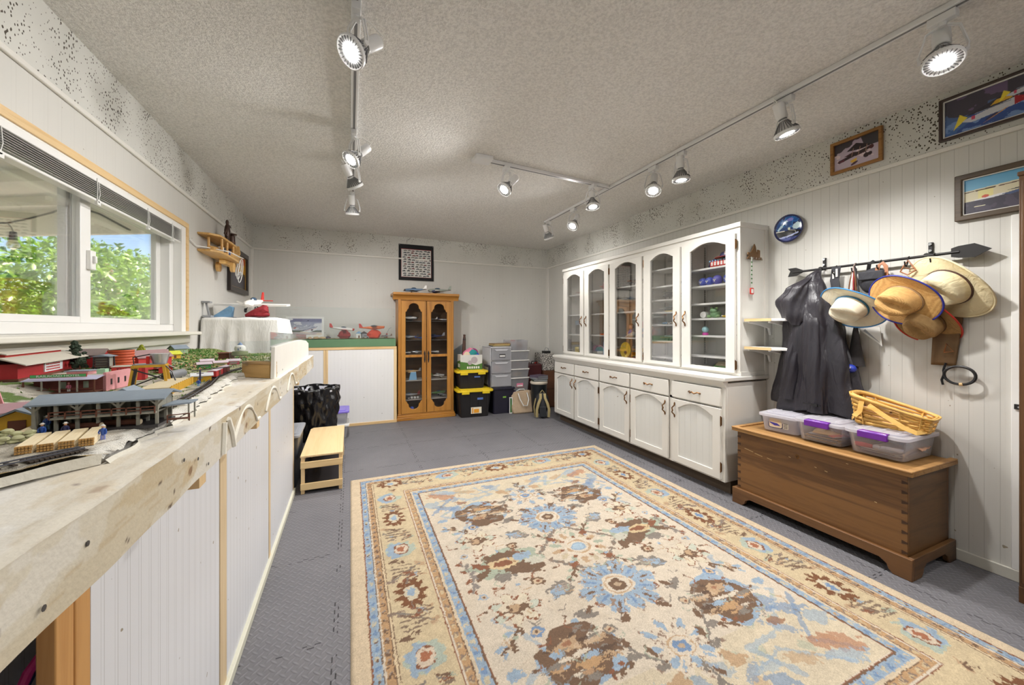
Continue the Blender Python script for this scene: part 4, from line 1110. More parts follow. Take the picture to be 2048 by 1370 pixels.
for x in (-.096, .09):
    for y in (-.036, .03): MB().box(x, x + .008, y, y + .008, 0, .03).build('leg', C_('bench_gold', 214, 160, 60), t)
    MB().box(x, x + .008, -.04, .04, .036, .065).build('arm', C_('bench_gold', 214, 160, 60), t)
toy_car('white toy van sitting on the golden toy bench', (2.60 + .13, S(2, .72, 0)[1], .876 + .0370), 1.57, .085, K_WHT)
t = thing('pink_block', 'flat pink toy block lying before the golden bench', 'toy', S(2, .78, .876, .07), RW)
MB().rslab(.06, .018, .008, 0, .016).build('block', K_PNK, t); MB().rslab(.05, .012, .006, .016, .018).build('top_print', K_SKIN, t)
model_plane('little brown biplane on the second shelf of the fourth glass door', S(3, .8, 1.586, .13), 1.5, .13, K_DGR, K_BRN, bi=True)
model_plane('dark triplane-like model with red tail, third shelf of the fourth glass door', S(3, .6, 1.461, .12), 1.6, .22, K_DGR, K_DGR, K_RED, bi=True)
model_plane('dark floatplane with yellow floats on the fourth shelf of the fourth glass door', S(3, .5, 1.345, .12), 1.57, .2, K_DGR, K_DGR, floats=K_YEL)
for q, (fx, cl, lb) in enumerate(((.28, K_LBL, 'pale blue'), (.5, K_WHT, 'white'), (.64, K_TAN, 'tan'), (.82, K_RED, 'red'))):
    toy_car(lb + ' tiny car on the fifth shelf of the fourth glass door', S(3, fx, 1.229, .09), 1.57, .05, cl, 'tiny cars in the fourth glass door')
model_plane('grey twin-engine plane with black propellers, sixth shelf of the fourth glass door', S(3, .55, 1.079, .12), 1.57, .22, K_GRY, K_TAN, K_GRY, twin=True)
t = thing('wire_figure', 'tiny wire bicycle on the lowest shelf of the fourth glass door', 'ornament', S(3, .7, .93, .12), RW)
b = MB()
for x in (-.035, .03): b.tube([(x + .02 * math.cos(a), 0, .022 + .02 * math.sin(a)) for a in np.linspace(0, 2 * PI, 14)[:-1]], .0016, 5, True)
b.build('wheels', K_DGR, t); MB().tube([(-.035, 0, .022), (-.02, 0, .055), (.02, 0, .05), (.03, 0, .022)], .0018, 5).tube([(.02, 0, .05), (.028, 0, .07), (.04, 0, .072)], .0018, 5).build('frame', K_DGR, t)
t = thing('folded_jersey', 'red and navy folded team cloth with white letters, top shelf of the nearest glass door', 'cloth', S(4, .68, 1.683, .13), RW)
MB().grid(20, 12, lambda u, v: ((u - .5) * .2, (v - .5) * .14, .05 + .012 * math.sin(u * 9 + v * 5) - .05 * (abs(u - .5) * 2) ** 4)).build('top_fold', K_NAV, t, solid=.01)
MB().rslab(.1, .075, .03, 0, .046).build('body', C_('jersey_red', 206, 52, 40, .8), t, bevel=.008)
b = MB()
for q in range(5): b.box(-.075 + .028 * q, -.058 + .028 * q, -.0765, -.075, .008, .036)
b.build('letters', K_WHT, t)
b = MB()
for q in range(6): b.box(-.09 + .025 * q, -.078 + .025 * q, -.078, -.0755, .04, .05)
b.build('patch', K_LBL, t)
t = thing('baseball_cap', 'navy and red cap on top of the folded team cloth', 'cap', (S(4, .74, 0, .15)[0], S(4, .74, 0)[1], 1.683 + .068), RW + .4)
MB().lathe([(.075, 0), (.077, .012), (.066, .04), (.035, .058), (0, .063)], 20).build('crown', K_NAV, t)
MB().grid(12, 5, lambda u, v: ((.075 + .055 * v * math.sin(u * PI) ** .5) * math.cos(PI + u * PI), (.075 + .055 * v * math.sin(u * PI) ** .5) * math.sin(PI + u * PI), .004 - .006 * v)).build('visor', K_RED, t, solid=.003)
MB().box(-.022, .022, -.072, -.066, .014, .042).build('badge', K_WHT, t)
for q, fx in enumerate((.1, .29, .52, .82)):
    t = thing('plastic_helmet', ['blue mini helmet at the far end of the row in the nearest glass door', 'blue mini helmet second from the far end of its row', 'purplish mini helmet third along its row', 'blue mini helmet at the near end of its row by a pouch'][q], 'helmet', S(4, fx, 1.543, .10), RW, 'mini helmets in the nearest glass door')
    r = .034 + .004 * (q > 1)
    MB().ell((0, 0, r), (r, r, r), 18, 12).build('shell', C_('helmet_blue', 74, 92, 186) if q != 2 else C_('helmet_purple', 96, 92, 178), t)
    MB().box(-.012, .012, -r * 1.02, -r * .9, r * .9, r * 1.1).box(-.004, .004, -r * 1.02, -r * .9, r * .6, r * 1.1).build('emblem', K_WHT, t)
t = thing('dark_pouch', 'dark pouch at the near end of the helmet row', 'pouch', S(4, .97, 1.543, .13), RW)
MB().ell((0, 0, .02), (.03, .03, .02), jit=.05).build('pouch', K_NAV, t); MB().tube([(-.01, 0, .038), (0, 0, .05), (.01, 0, .038)], .002).build('cord', K_DGR, t)
t = thing('green_frog', 'lumpy pale green ceramic frog on the fourth shelf of the nearest glass door', 'figurine', S(4, .42, 1.276, .12), RW)
MB().ell((0, 0, .035), (.045, .04, .036)).ell((0, -.02, .058), (.034, .03, .022)).build('body', C_('frog_green', 116, 158, 112, .35), t)
b = MB()
for q in (1, -1): b.ell((q * .022, -.02, .078), (.011, .011, .011), 10, 7); b.ell((q * .04, -.025, .014), (.014, .024, .013), 10, 7)
b.build('eyes_and_feet', C_('frog_green2', 140, 176, 120, .35), t)
t = thing('white_mug', 'white ring-handled mug lying beside the green frog', 'mug', S(4, .12, 1.276, .11), RW)
MB(Matrix.Translation((.01, 0, .028)) @ Matrix.Rotation(PI / 2, 4, 'X')).lathe([(.0, .03), (.026, .03), (.028, -.03), (.024, -.03), (.022, .026), (0, .026)], 18).build('cup', K_WHT, t)
MB().tube([(-.014 + .018 * math.cos(a), -.01, .028 + .02 * math.sin(a)) for a in np.linspace(.6, 2 * PI - .6, 12)], .004).build('handle', K_WHT, t)
t = thing('paper_flowers', 'small yellow and white artificial flowers on the fourth shelf, nearest glass door', 'artificial flowers', S(4, .82, 1.276, .11), RW)
b = MB(); 
for q in range(9): b.ell((RND.uniform(-.05, .05), RND.uniform(-.02, .02), RND.uniform(.008, .022)), (.011, .011, .007), 8, 5)
b.build('blossoms', K_YEL, t); b = MB()
for q in range(7): b.ell((RND.uniform(-.05, .05), RND.uniform(-.02, .02), RND.uniform(.01, .026)), (.008, .008, .006), 8, 5)
b.build('white_petals', K_WHT, t); MB().tube([(-.05, 0, .004), (0, .01, .005), (.055, 0, .004)], .003).build('stem', K_GRN, t)
t = thing('snow_globe', 'little snow globe with a pink base on the fifth shelf of the nearest glass door', 'snow globe', S(4, .14, 1.136, .11))
MB().lathe([(0, 0), (.024, 0), (.022, .018), (.016, .022), (0, .022)], 16).build('base', C_('globe_pink', 214, 70, 168), t); MB().ell((0, 0, .046), (.027, .027, .027), 18, 12).build('globe', C_('globe_teal', 168, 216, 222, .1), t)
t = thing('black_hoop', 'black hoop leaning at the near end of the fifth shelf, nearest glass door', 'hoop', S(4, .95, 1.136, .12), RW)
MB().tube([(.03 + .042 * math.cos(a), .01 * math.sin(a), .05 + .05 * math.sin(a)) for a in np.linspace(0, 2 * PI, 22)[:-1]], .005, 8, True).build('hoop', BLACK, t)
t = thing('felt_hat', 'olive brown felt hat at the foot of the nearest glass door', 'hat', S(4, .66, .876, .13), RW)
MB().lathe([(0, .06), (.05, .055), (.075, .03), (.085, .008), (.12, .002), (.122, 0), (.0, 0)][::-1], 26, sx=1.0, sy=.85).build('felt', C_('felt_olive', 128, 116, 92, .9), t)
MB().lathe([(.084, .008), (.087, .008), (.082, .022), (.079, .022)], 26, sx=1, sy=.85).build('hat_band', K_GRN, t)
t = thing('white_jar', 'small pale jar standing beside the olive hat', 'jar', S(4, .93, .876, .06))
MB().lathe([(0, 0), (.02, 0), (.022, .04), (.016, .048), (0, .048)], 14).build('jar', K_WHT, t); MB().lathe([(0, .048), (.018, .048), (.018, .058), (0, .058)], 14).build('lid', K_GRN, t)
# dark scribbled wire ornament on the back part of the right wall beside the cabinet
t = thing('wall_hook', 'small black curled wire hook on the wall beside the far end of the glass cabinet', 'hook', (RX - .004, 4.48, 1.36), RW)
MB().tube([(.04, 0, .06), (0, -.02, .075), (-.03, -.02, .05)], .004).tube([(.01 + .018 * math.cos(a), -.012, -.01 + .03 * math.sin(a)) for a in np.linspace(0, 2 * PI, 14)[:-1]], .004, 6, True).tube([(.02, -.01, .04), (-.02, -.02, .03), (-.01, -.015, -.05)], .003).build('wire', BLACK, t)
# key rack on its side with a lanyard
t = thing('key_rack', 'little carved brown key rack on the side of the white glass cabinet', 'key rack', (2.60 + .13, 1.868, 1.70), 0)
MB().prism([(-.085, 0), (.09, 0), (.075, .02), (.06, .018), (.06, .07), (.035, .075), (.03, .04), (.02, .06), (.012, .095), (0, .115), (-.014, .09), (-.03, .06), (-.05, .045), (-.07, .05), (-.075, .03), (-.06, .025)], -.008, 0, 'xz').build('plaque', C_('carved_wood', 116, 84, 48, .6, bump=.6, bs=80), t, bevel=.002)
b = MB()
for q in range(5): b.tube([(-.06 + .03 * q, -.008, .008), (-.06 + .03 * q, -.02, .002), (-.06 + .03 * q, -.02, .012)], .0018, 5)
b.build('hooks', K_SIL, t)
t = thing('lanyard', 'striped lanyard with a red-rimmed tag hanging from the carved key rack', 'lanyard', (2.60 + .13 - .045, 1.864, 1.70))
MB().tube([(-.004, -.014, .012), (-.008, -.012, -.1), (-.002, -.012, -.21)], .0, 6, flat=(.008, .002), up=(0, 1, 0)).tube([(.006, -.012, .01), (.006, -.01, -.1), (.0, -.01, -.21)], .0, 6, flat=(.008, .002), up=(0, 1, 0)).build('strap', C_('lanyard_grey', 200, 204, 196), t)
b = MB()
for q in range(6): b.box(-.011, .004, -.0145, -.013, -.03 - .03 * q, -.02 - .03 * q)
b.build('stripes', K_GRN, t)
MB().rslab(.018, .024, .008, -.003, .003).build('tag', K_RED, t, loc=(0, -.012, -.235), rot=(PI / 2, 0, 0)); MB().rslab(.011, .015, .004, .003, .0045).build('tag_face', K_WHT, t, loc=(0, -.012, -.235), rot=(PI / 2, 0, 0))
# ================================================================ CHEST
CW = WM('chest_pine', rgb(84, 54, 27), rgb(132, 92, 50), 0, .9, .4, .1)
CWX = WM('chest_pine_end', rgb(78, 52, 28), rgb(118, 84, 48), 1, .9, .42, .1)
CD = C_('dovetail_dark', 62, 38, 20, .6)
ch = thing('wooden_chest', 'old brown dovetailed blanket chest on bracket feet against the hat wall', 'chest', (2.45, 1.79, 0), RW)
LN = .865
MB().box(0, LN, 0, .018, .09, .487).box(0, LN, .40, .418, .09, .487).box(.018, LN - .018, .018, .40, .09, .1).build('body', CW, ch, bevel=.0015)
for x in (0, LN - .018): MB().box(x, x + .018, .018, .40, .09, .487).build('end_board', CWX, ch)
for k in range(8):
    z = .118 + .048 * k
    for x0, sg in ((0, 1), (LN, -1)): MB().prism([(x0, z - .004), (x0 + sg * .022, z - .009), (x0 + sg * .022, z + .009), (x0, z + .004)][::sg], -.0008, .002, 'xz').build('dovetail', CD, ch)
# plinth with bracket feet
def bracket(L, z=.104):
    a = .10
    return [(0, 0), (a - .03, 0), (a - .012, .018), (a - .006, .038), (a + .022, .056), (L - a - .022, .056), (L - a + .006, .038), (L - a + .012, .018), (L - a + .03, 0), (L, 0), (L, z), (0, z)]
MB().prism([(x - .024, z) for x, z in bracket(LN + .048)], -.022, -.001, 'xz').build('plinth_front', WM('chest_plinth', rgb(88, 58, 32), rgb(124, 86, 50), 0, 1, .45, .1), ch, bevel=.003)
for x in (LN + .002, -.024): MB().prism([(y - .001, z) for y, z in bracket(.43)], x, x + .022, 'yz').build('plinth_end', CWX, ch, bevel=.003)
ld = MB().box(-.022, LN + .028, -.03, .435, .494, .512).build('lid', WM('chest_lid', rgb(128, 88, 44), rgb(176, 134, 80), 0, .7, .5, .1), ch, bevel=.002)
MB().box(-.022, LN + .028, -.034, .0, .512, .522).box(LN, LN + .028, 0, .435, .512, .522).box(-.022, .006, 0, .435, .512, .522).build('lid_rim', WM('chest_rim', rgb(140, 100, 56), rgb(186, 142, 88), 0, .9, .5, .1), ld, bevel=.003)
MB(Matrix.Translation((.378, -.0008, .43)) @ Matrix.Rotation(PI / 2, 4, 'X')).lathe([(0, .002), (.008, .002), (.011, 0), (.008, -.001), (0, -.001)], 14, sy=1.25).build('escutcheon', BRASS, ch)
b = MB(Matrix.Translation((.378, -.003, .43)) @ Matrix.Rotation(PI / 2, 4, 'X')).cyl((0, .001, 0), (0, .001, .001), .003, n=8).box(-.0015, .0015, -.006, 0, 0, .001).build('keyhole', BLACK, ch)
sc = MB()
for (x, z, l) in ((.05, .385, .06), (.12, .372, .05), (.2, .366, .03), (.33, .415, .012), (.52, .395, .014), (.74, .315, .01), (.47, .4, .01), (.62, .47, .01)): sc.bar((x, -.0004, z), (x + l, -.0004, z - l * .14), .0006, .003)
sc.build('scratches', C_('scratch', 206, 176, 122), ch)
# ---------------------------------------------------------------- clear storage tubs on the lid
FROST = GM('frosted_tub', (.99, .99, 1, 1), .8, .12, .40, rgb(244, 244, 250))
LIDP = GM('tub_lid', (.99, .99, 1, 1), .8, .14, .55, rgb(246, 244, 250))
CLEAR = GM('clear_tub', (.99, .99, 1, 1), .8, .06, .2, rgb(244, 244, 250))
LATCH = C_('purple_latch', 106, 36, 150, .25)
def tub(label, x, y, hx, hy, z, h, rz, mat, latch=True):
    t = thing('storage_tub', label, 'storage tub', (x, y, z), rz, None)
    MB().tray((hx * .9, hy * .9), (hx, hy), 0, h, .003, 6, .03).build('tub', mat, t)
    l = MB().rslab(hx + .012, hy + .012, .035, h - .012, h + .004).rslab(hx - .02, hy - .02, .03, h + .004, h + .012)
    for q in range(3): l.box(-hx * .7, hx * .7, -hy * .6 + hy * .55 * q - .006, -hy * .6 + hy * .55 * q + .006, h + .012, h + .015)
    l.build('lid', LIDP, t, bevel=.003)
    if latch:
        MB().box(-hx - .022, -hx - .002, -.062, .062, h - .026, h + .008).box(-hx - .012, -hx + .02, -.058, .058, h + .005, h + .011).build('latch', LATCH, t, bevel=.004)
    return t
LZ = .523
t1 = tub('small frosted tub with a printed label at the hutch end of the chest', 2.69, 1.595, .150, .112, LZ, .105, .12, FROST, False)
lab = MB().rslab(.042, .032, .012, 0, .0008).build('label', C_('label_navy', 36, 34, 84), t1, loc=(-.1425, .02, .055), rot=(PI / 2, 0, -PI / 2))
MB().rslab(.038, .028, .010, .0008, .0012).build('label_panel', C_('label_cream', 240, 226, 200), lab)
MB().prism([(-.036, .004), (.01, .0), (.03, -.014), (-.005, -.016), (-.034, -.002)], .0012, .0016).build('label_swoosh', C_('label_blue', 70, 60, 170), lab)
MB().prism([(-.036, .008), (.034, .006), (.03, .024), (-.03, .026)], .0012, .0016).build('label_orange', C_('label_orange', 238, 196, 130), lab)
MB().box(.044, .074, -.028, .026, 0, .001).build('label_side', C_('label_white', 226, 226, 216), lab)
b = MB()
for q in range(5): b.box(.047, .070, -.024 + .009 * q, -.020 + .009 * q, .001, .0013)
b.build('label_lines', K_DGR, lab)
t2 = tub('clear tub with a purple latch in the middle of the chest, papers inside', 2.69, 1.350, .165, .118, LZ, .118, .03, CLEAR)
t3 = tub('clear tub with a purple latch at the near end of the chest, brushes inside', 2.70, 1.088, .17, .122, LZ, .118, 0, CLEAR)
def sheets(label, x, y, z, n, sx, sy, cols, seed, name='paper_stack'):
    r = random.Random(seed); t = thing(name, label, 'papers', (x, y, z))
    for c in range(len(cols)):
        b = MB()
        for k in range(n // len(cols)):
            zz = .0026 * (c + k * len(cols)); b.cb((r.uniform(-.012, .012), r.uniform(-.008, .008), zz + .0012), (sx, sy, .0022), r.uniform(-.1, .1))
        b.build('sheets', cols[c], t)
    return t
sheets('folders and magazines lying in the grey-lidded middle clear tub', 2.69, 1.350, LZ + .004, 14, .24, .165, [K_GRY, C_('manila', 226, 178, 104), K_DGR, K_WHT], 3)
t = thing('envelope', 'yellow manila envelope on the papers in the middle tub', 'envelope', (2.66, 1.36, LZ + .043), .3)
MB().grid(10, 8, lambda u, v: ((u - .5) * .17, (v - .5) * .12, .006 * math.sin(u * 4) + .004 * v)).build('envelope', C_('manila', 226, 178, 104), t, solid=.002); MB().grid(6, 4, lambda u, v: ((u - .5) * .1, .03 + (v - .5) * .04, .0095 + .004 * u)).build('flap', C_('manila2', 236, 196, 130), t, solid=.001)
t = thing('red_booklet', 'red booklet at the near corner of the middle tub', 'booklet', (2.60, 1.275, LZ + .043), -.3)
MB().box(-.05, .05, -.018, .018, 0, .008).build('cover', K_RED, t, bevel=.001); MB().box(-.048, .05, -.0182, .016, .002, .006).build('pages', K_WHT, t)
t = thing('plastic_bag', 'crumpled clear bag of small parts in the middle tub', 'bag', (2.70, 1.31, LZ + .05))
MB().ell((0, 0, .022), (.06, .05, .024), 16, 10, jit=.12).build('bag', GM('bag_film', (.95, .9, .95, 1), .9, .1, .5, rgb(206, 190, 200)), t); MB().ell((.01, -.005, .016), (.035, .03, .014), 10, 7, jit=.2).build('parts', K_DRED, t)
sheets('dark papers lying in the near clear tub', 2.71, 1.09, LZ + .004, 8, .25, .16, [K_GRY, K_NAV, K_WHT], 5)
t = thing('paint_brush', 'red handled tool with a white head lying in the near tub', 'brush', (2.585, 1.135, LZ + .035), -1.5)
MB().tube([(-.055, 0, 0), (-.02, 0, .002), (.02, 0, .001)], [.011, .013, .010], 10).build('handle', C_('brush_red', 214, 62, 66, .3), t); MB().ell((.035, 0, .001), (.018, .014, .014), 12, 8).build('head', K_WHT, t)
t = thing('white_gloves', 'bunched white strings beside the red tool in the near tub', 'string bundle', (2.60, 1.055, LZ + .028), 0)
for q in range(7):
    MB().tube([(-.02 + .004 * q, .03, .002 + .002 * q), (-.03 + .006 * q, 0, .012 + .003 * (q % 3)), (-.02 + .008 * q, -.03, .012), (.0 + .01 * q, -.045, .004)], .004, 6).build('strand', K_WHT, t)
t = thing('white_paddle', 'long pale flat stick leaning along the near end of the near tub', 'stick', (2.72, 1.0, LZ + .006), 0)
MB().bar((-.1, 0, .003), (.1, .01, .05), .018, .004).build('blade', K_WHT, t); MB().bar((.02, .005, .034), (.1, .009, .054), .02, .003).build('tip', K_TAN, t)
# ---------------------------------------------------------------- tilted splint basket
BSK = WM('basket_splint', rgb(206, 152, 66), rgb(232, 186, 100), 0, 1.6, .45, .1)
BSK2 = WM('basket_rim', rgb(212, 160, 76), rgb(236, 194, 112), 0, 1.2, .4, .08)
bk = thing('splint_basket', 'honey coloured woven splint basket with a folded-down handle, on the near tubs', 'basket', (2.74, 1.095, .654), RW + .12)
def bz(x): return .092 - .36 * (x + .145) * .6
def bp(a, k, f):
    # rounded rectangle outline; k = height share
    hx, hy = .145 + .02 * k, .075 + .022 * k
    c, s_ = math.cos(a), math.sin(a)
    x = hx * math.copysign(abs(c) ** .45, c); y = hy * math.copysign(abs(s_) ** .45, s_)
    return (x * f, y * f, k * (.165 - .45 * (x + .145) * .62))
NA = 64
b = MB()
for r in range(7):
    k0, k1 = r / 7 + .01, (r + 1) / 7 - .012
    vs = []; fs = []
    for i in range(NA):
        a = 2 * PI * i / NA; f = 1 + .018 * (1 if ((i // 3) + r) % 2 else -1)
        vs += [bp(a, k0, f), bp(a, (k0 + k1) / 2, f + .01), bp(a, k1, f)]
    for i in range(NA):
        j = (i + 1) % NA
        for q in (0, 1): fs.append((i * 3 + q, j * 3 + q, j * 3 + q + 1, i * 3 + q + 1))
    b.add(vs, fs)
b.build('weavers', BSK, bk, solid=.002)
b = MB()
for i in range(0, NA, 6):
    a = 2 * PI * (i + 1) / NA
    b.tube([bp(a, k, 1.0) for k in np.linspace(0.02, .98, 6)], 0, 6, flat=(.018, .003), up=bp(a, .5, 1) )
b.build('stakes', BSK2, bk)
MB().grid(24, 6, lambda u, v: bp(2 * PI * u, .01, v * .98 + .01), cu=True).build('bottom', BSK, bk, solid=.003)
for f in (1.035, .965): MB().tube([bp(2 * PI * i / NA, 1.0, f) for i in range(NA)], 0, 8, True, flat=(.024, .005), up=(0, 0, 1)).build('rim', BSK2, bk) if 0 else MB().grid(NA, 2, lambda u, v, f=f: bp(2 * PI * u, .9 + .13 * v, f), cu=True).build('rim', BSK2, bk, solid=.005)
hd = MB()
hd.tube([(-.10, -.102, .135), (-.105, -.112, .08), (-.125, -.128, .05)], 0, 6, flat=(.024, .005), up=(0, -1, 0))
P = [(-.07, -.103, .118), (-.0, -.122, .075), (.075, -.13, .03), (.12, -.125, .012), (.135, -.06, .012)]
hd.tube(P, 0, 6, flat=(.024, .005), up=(0, -1, .3)); hd.tube([(-.125, -.128, .05), (-.145, -.09, .03), (-.15, -.03, .04)], 0, 6, flat=(.022, .005), up=(-1, 0, 0))
hd.build('handle', BSK2, bk)
b = MB()
for x in (-.085, .02): b.cyl((x, -.100, .115 - .2 * (x + .085)), (x, -.108, .115 - .2 * (x + .085)), .005, n=8)
b.build('rivets', BRASS, bk)
MB().grid(20, 10, lambda u, v: (-.13 + .26 * u, -.07 + .14 * v, .10 - .19 * u + .004 * math.sin(u * 20) + .003 * math.sin(v * 15))).build('lining', VM('basket_cloth') if 0 else PM('basket_cloth', rgb(206, 160, 130), .9, var=.3, vs=40), bk, solid=.003)
# ---------------------------------------------------------------- arrow coat rack
ar = thing('coat_rack', 'black iron arrow-shaped coat rack on the right wall above the chest', 'coat rack', (2.85, 1.25, 1.585))
MB().cyl((0, .42, 0), (0, -.37, 0), .0075, n=12).build('rod', DARK, ar)
MB().prism([(-.34, -.022), (-.34, .022), (-.365, .030), (-.42, .034), (-.475, -.002), (-.42, -.036), (-.365, -.030)], -.003, .003, 'yz').build('arrowhead', DARK, ar)
MB().prism([(.34, -.0), (.40, .03), (.452, .03), (.436, .01), (.452, -.028), (.40, -.028)], -.003, .003, 'yz').build('fletching', DARK, ar)
for y in (.25, -.25):
    MB().box(.038, .05, y - .008, y + .008, .0, .075).cyl((.045, y, .0), (.0, y, -.002), .005, n=8).cyl((-.006, y, .002), (.012, y, .002), .013, n=12).build('bracket', DARK, ar)
    for z in (.065, .03): MB().cyl((.03, y, z), (.04, y, z), .007, n=10).build('screw', K_SIL, ar)
HK = [.24, .16, .06, -.06, -.18, -.28]
for y in HK:
    MB().tube([(0, y, .008), (-.014, y, .002), (-.018, y, -.03), (-.03, y, -.048), (-.046, y, -.04), (-.05, y, -.022)], .0035, 6).build('hook', DARK, ar)
# ---------------------------------------------------------------- hanging coat
def cloth_mat(name, c, rough=.6):
    if name in _MC: return _MC[name]
    m, nt = newmat(name); v = coords(nt)
    n = nd(nt, 'TexNoise', {'Vector': v, 'Scale': 9, 'Detail': 4}); n2 = nd(nt, 'TexNoise', {'Vector': coords(nt, (1, 1, .3)), 'Scale': 26, 'Detail': 3, 'Distortion': 1.5})
    finish(nt, mixc(nt, n.outputs[0], shade(c, .8), shade(c, 1.2)), rough, 0, n2.outputs[0], .5, .01); _MC[name] = m; return m
COATM = cloth_mat('black_raincoat', rgb(40, 37, 43), .40)
ct = thing('raincoat', 'black hooded raincoat hanging on the arrow rack by the white cabinet', 'coat', (2.79, 1.50, .66))
def prof(z, keys):
    for (z0, a0), (z1, a1) in zip(keys[:-1], keys[1:]):
        if z <= z1:
            t = max(0, (z - z0) / (z1 - z0)); t = t * t * (3 - 2 * t); return [p + (q - p) * t for p, q in zip(a0, a1)]
    return list(keys[-1][1])
KC = [(0, (.245, .095, -.01, -.005)), (.25, (.205, .095, 0, -.005)), (.5, (.165, .095, .01, 0)), (.68, (.135, .085, .03, 0)), (.8, (.085, .07, .035, .01)), (.88, (.04, .04, .02, .02)), (.915, (.012, .014, .0, .03))]
def coat(u, v):
    z = v * .915; a, d, cy, cx = prof(z, KC)
    th = 2 * PI * u
    f = 1 + .13 * math.sin(7 * th + 3 * v + .8) * (1 - v * .75) + .06 * math.sin(13 * th + 9 * v) * (1 - v) + .05 * math.sin(4 * th + 14 * v)
    zz = z + (.02 * math.sin(3 * th + 1) if v < .02 else 0) * (1 - v)
    return (min(cx + d * math.sin(th) * f, .1), cy + a * math.cos(th) * f, zz)
MB().grid(110, 50, coat, cu=True).build('body', COATM, ct, solid=.003, smooth=180)
def lump(keys, H, k1, ph, name, closed_bottom=True):
    def fn(u, v):
        z = v * H; a, d, cy, cx = prof(z, keys); th = 2 * PI * u
        f = 1 + .12 * math.sin(k1 * th + 4 * v + ph) + .07 * math.sin((k1 * 2 + 1) * th + 11 * v)
        return (cx + d * math.sin(th) * f, cy + a * math.cos(th) * f, z)
    return fn
hk = [(0, (.03, .03, .07, -.075)), (.06, (.075, .05, .085, -.07)), (.16, (.095, .055, .105, -.06)), (.24, (.07, .05, .075, -.05)), (.33, (.02, .02, .02, -.0))]
f_ = lump(hk, .33, 4, 0, 'hood')
MB().grid(48, 26, lambda u, v: tuple(a + b_ for a, b_ in zip(f_(u, v), (0, 0, .555))), cu=True).build('hood', COATM, ct, smooth=180)
sk = [(0, (.055, .045, -.055, -.085)), (.3, (.05, .042, -.035, -.085)), (.55, (.045, .04, -.02, -.075)), (.68, (.03, .03, -.0, -.055)), (.72, (.012, .012, .0, -.04))]
f2_ = lump(sk, .72, 3, 1, 'sleeve')
MB().grid(40, 34, lambda u, v: tuple(a + b_ for a, b_ in zip(f2_(u, v), (0, 0, .005))), cu=True).build('sleeve', COATM, ct, smooth=180)
sk2 = [(0, (.05, .04, .13, -.06)), (.25, (.045, .04, .10, -.075)), (.42, (.035, .035, .08, -.06)), (.5, (.012, .012, .07, -.05))]
f3_ = lump(sk2, .5, 3, 2, 'sleeve')
MB().grid(40, 26, lambda u, v: tuple(a + b_ for a, b_ in zip(f3_(u, v), (0, 0, .06))), cu=True).build('sleeve', COATM, ct, smooth=180)
MB().box(-.135, -.128, -.10, .0, .055, .06).box(-.14, -.13, -.085, -.055, .05, .065).build('cuff_tab', BLACK, ct)
# ---------------------------------------------------------------- hats
def straw(name, c1, c2, sc=140):
    if name in _MC: return _MC[name]
    m, nt = newmat(name); v = coords(nt)
    w1 = nd(nt, 'TexWave', {'Vector': v, 'Scale': sc, 'Distortion': 2.5, 'Detail': 2}, bands_direction='X'); w2 = nd(nt, 'TexWave', {'Vector': v, 'Scale': sc, 'Distortion': 2.5, 'Detail': 2}, bands_direction='Z')
    k = nd(nt, 'Math', {0: w1.outputs[1], 1: w2.outputs[1]}, operation='MULTIPLY'); n = nd(nt, 'TexNoise', {'Vector': v, 'Scale': 60, 'Detail': 3})
    mx = nd(nt, 'Math', {0: k.outputs[0], 1: n.outputs[0]}, operation='ADD')
    finish(nt, mixc(nt, nd(nt, 'MapRange', {'Value': mx.outputs[0], 'From Min': .2, 'From Max': 1.2}).outputs[0], c1, c2), .7, 0, k.outputs[0], .5, .003); _MC[name] = m; return m
def hat(label, loc, axis, roll, bx, by, cx, cy, chh, m, edge, band, curl=.03, name='cowboy_hat', cat='hat', dent=.018, bandw=.012, group=None):
    """x = front/back of the hat, z = crown axis"""
    t = thing(name, label, cat, loc, 0, group)
    q = Vector((0, 0, 1)).rotation_difference(Vector(axis).normalized())
    t.rotation_mode = 'QUATERNION'; t.rotation_quaternion = q @ Matrix.Rotation(roll, 3, 'Z').to_quaternion()
    def br(u, v):
        a = 2 * PI * u; r = v
        x = (cx * .96 + (bx - cx * .96) * r) * math.cos(a); y = (cy * .96 + (by - cy * .96) * r) * math.sin(a)
        return (x, y, curl * (abs(math.sin(a)) ** 3) * r ** 1.6 - curl * .45 * (abs(math.cos(a)) ** 2) * r ** 2)
    MB().grid(56, 9, br, cu=True).build('brim', m, t, solid=.003, smooth=180)
    MB().tube([br(i / 56, 1.0) for i in range(56)], .0042, 8, True).build('edge_binding', edge, t)
    def cr(u, v):
        a = 2 * PI * u
        if v < .62:
            k = v / .62; f = 1 - .16 * k; z = chh * k
        else:
            k = (v - .62) / .38; f = .84 * (1 - k) + .001; z = chh + .008 * math.sin(k * PI)
        x, y = cx * f * math.cos(a), cy * f * math.sin(a)
        top = min(1, max(0, (z / chh - .55) / .45))
        z -= dent * math.exp(-(y / (cy * .28)) ** 2) * top * (1.1 - .3 * (x / cx)) + .010 * top * (-x / cx)
        pin = math.exp(-((x - cx * .55) / (cx * .35)) ** 2) * top * .14
        return (x, y * (1 - pin), z)
    MB().grid(48, 26, cr, cu=True).build('crown', m, t, smooth=180)
    MB().grid(48, 2, lambda u, v: (cx * (1.015 - .03 * v) * math.cos(2 * PI * u), cy * (1.015 - .03 * v) * math.sin(2 * PI * u), .002 + bandw * v), cu=True).build('hat_band', band, t, solid=.002)
    return t
ST1 = straw('straw_white', rgb(226, 212, 182), rgb(242, 234, 212), 160)
ST2 = straw('straw_tan', rgb(176, 126, 66), rgb(222, 178, 112), 110)
ST3 = straw('straw_brown', rgb(140, 108, 64), rgb(186, 150, 98), 110)
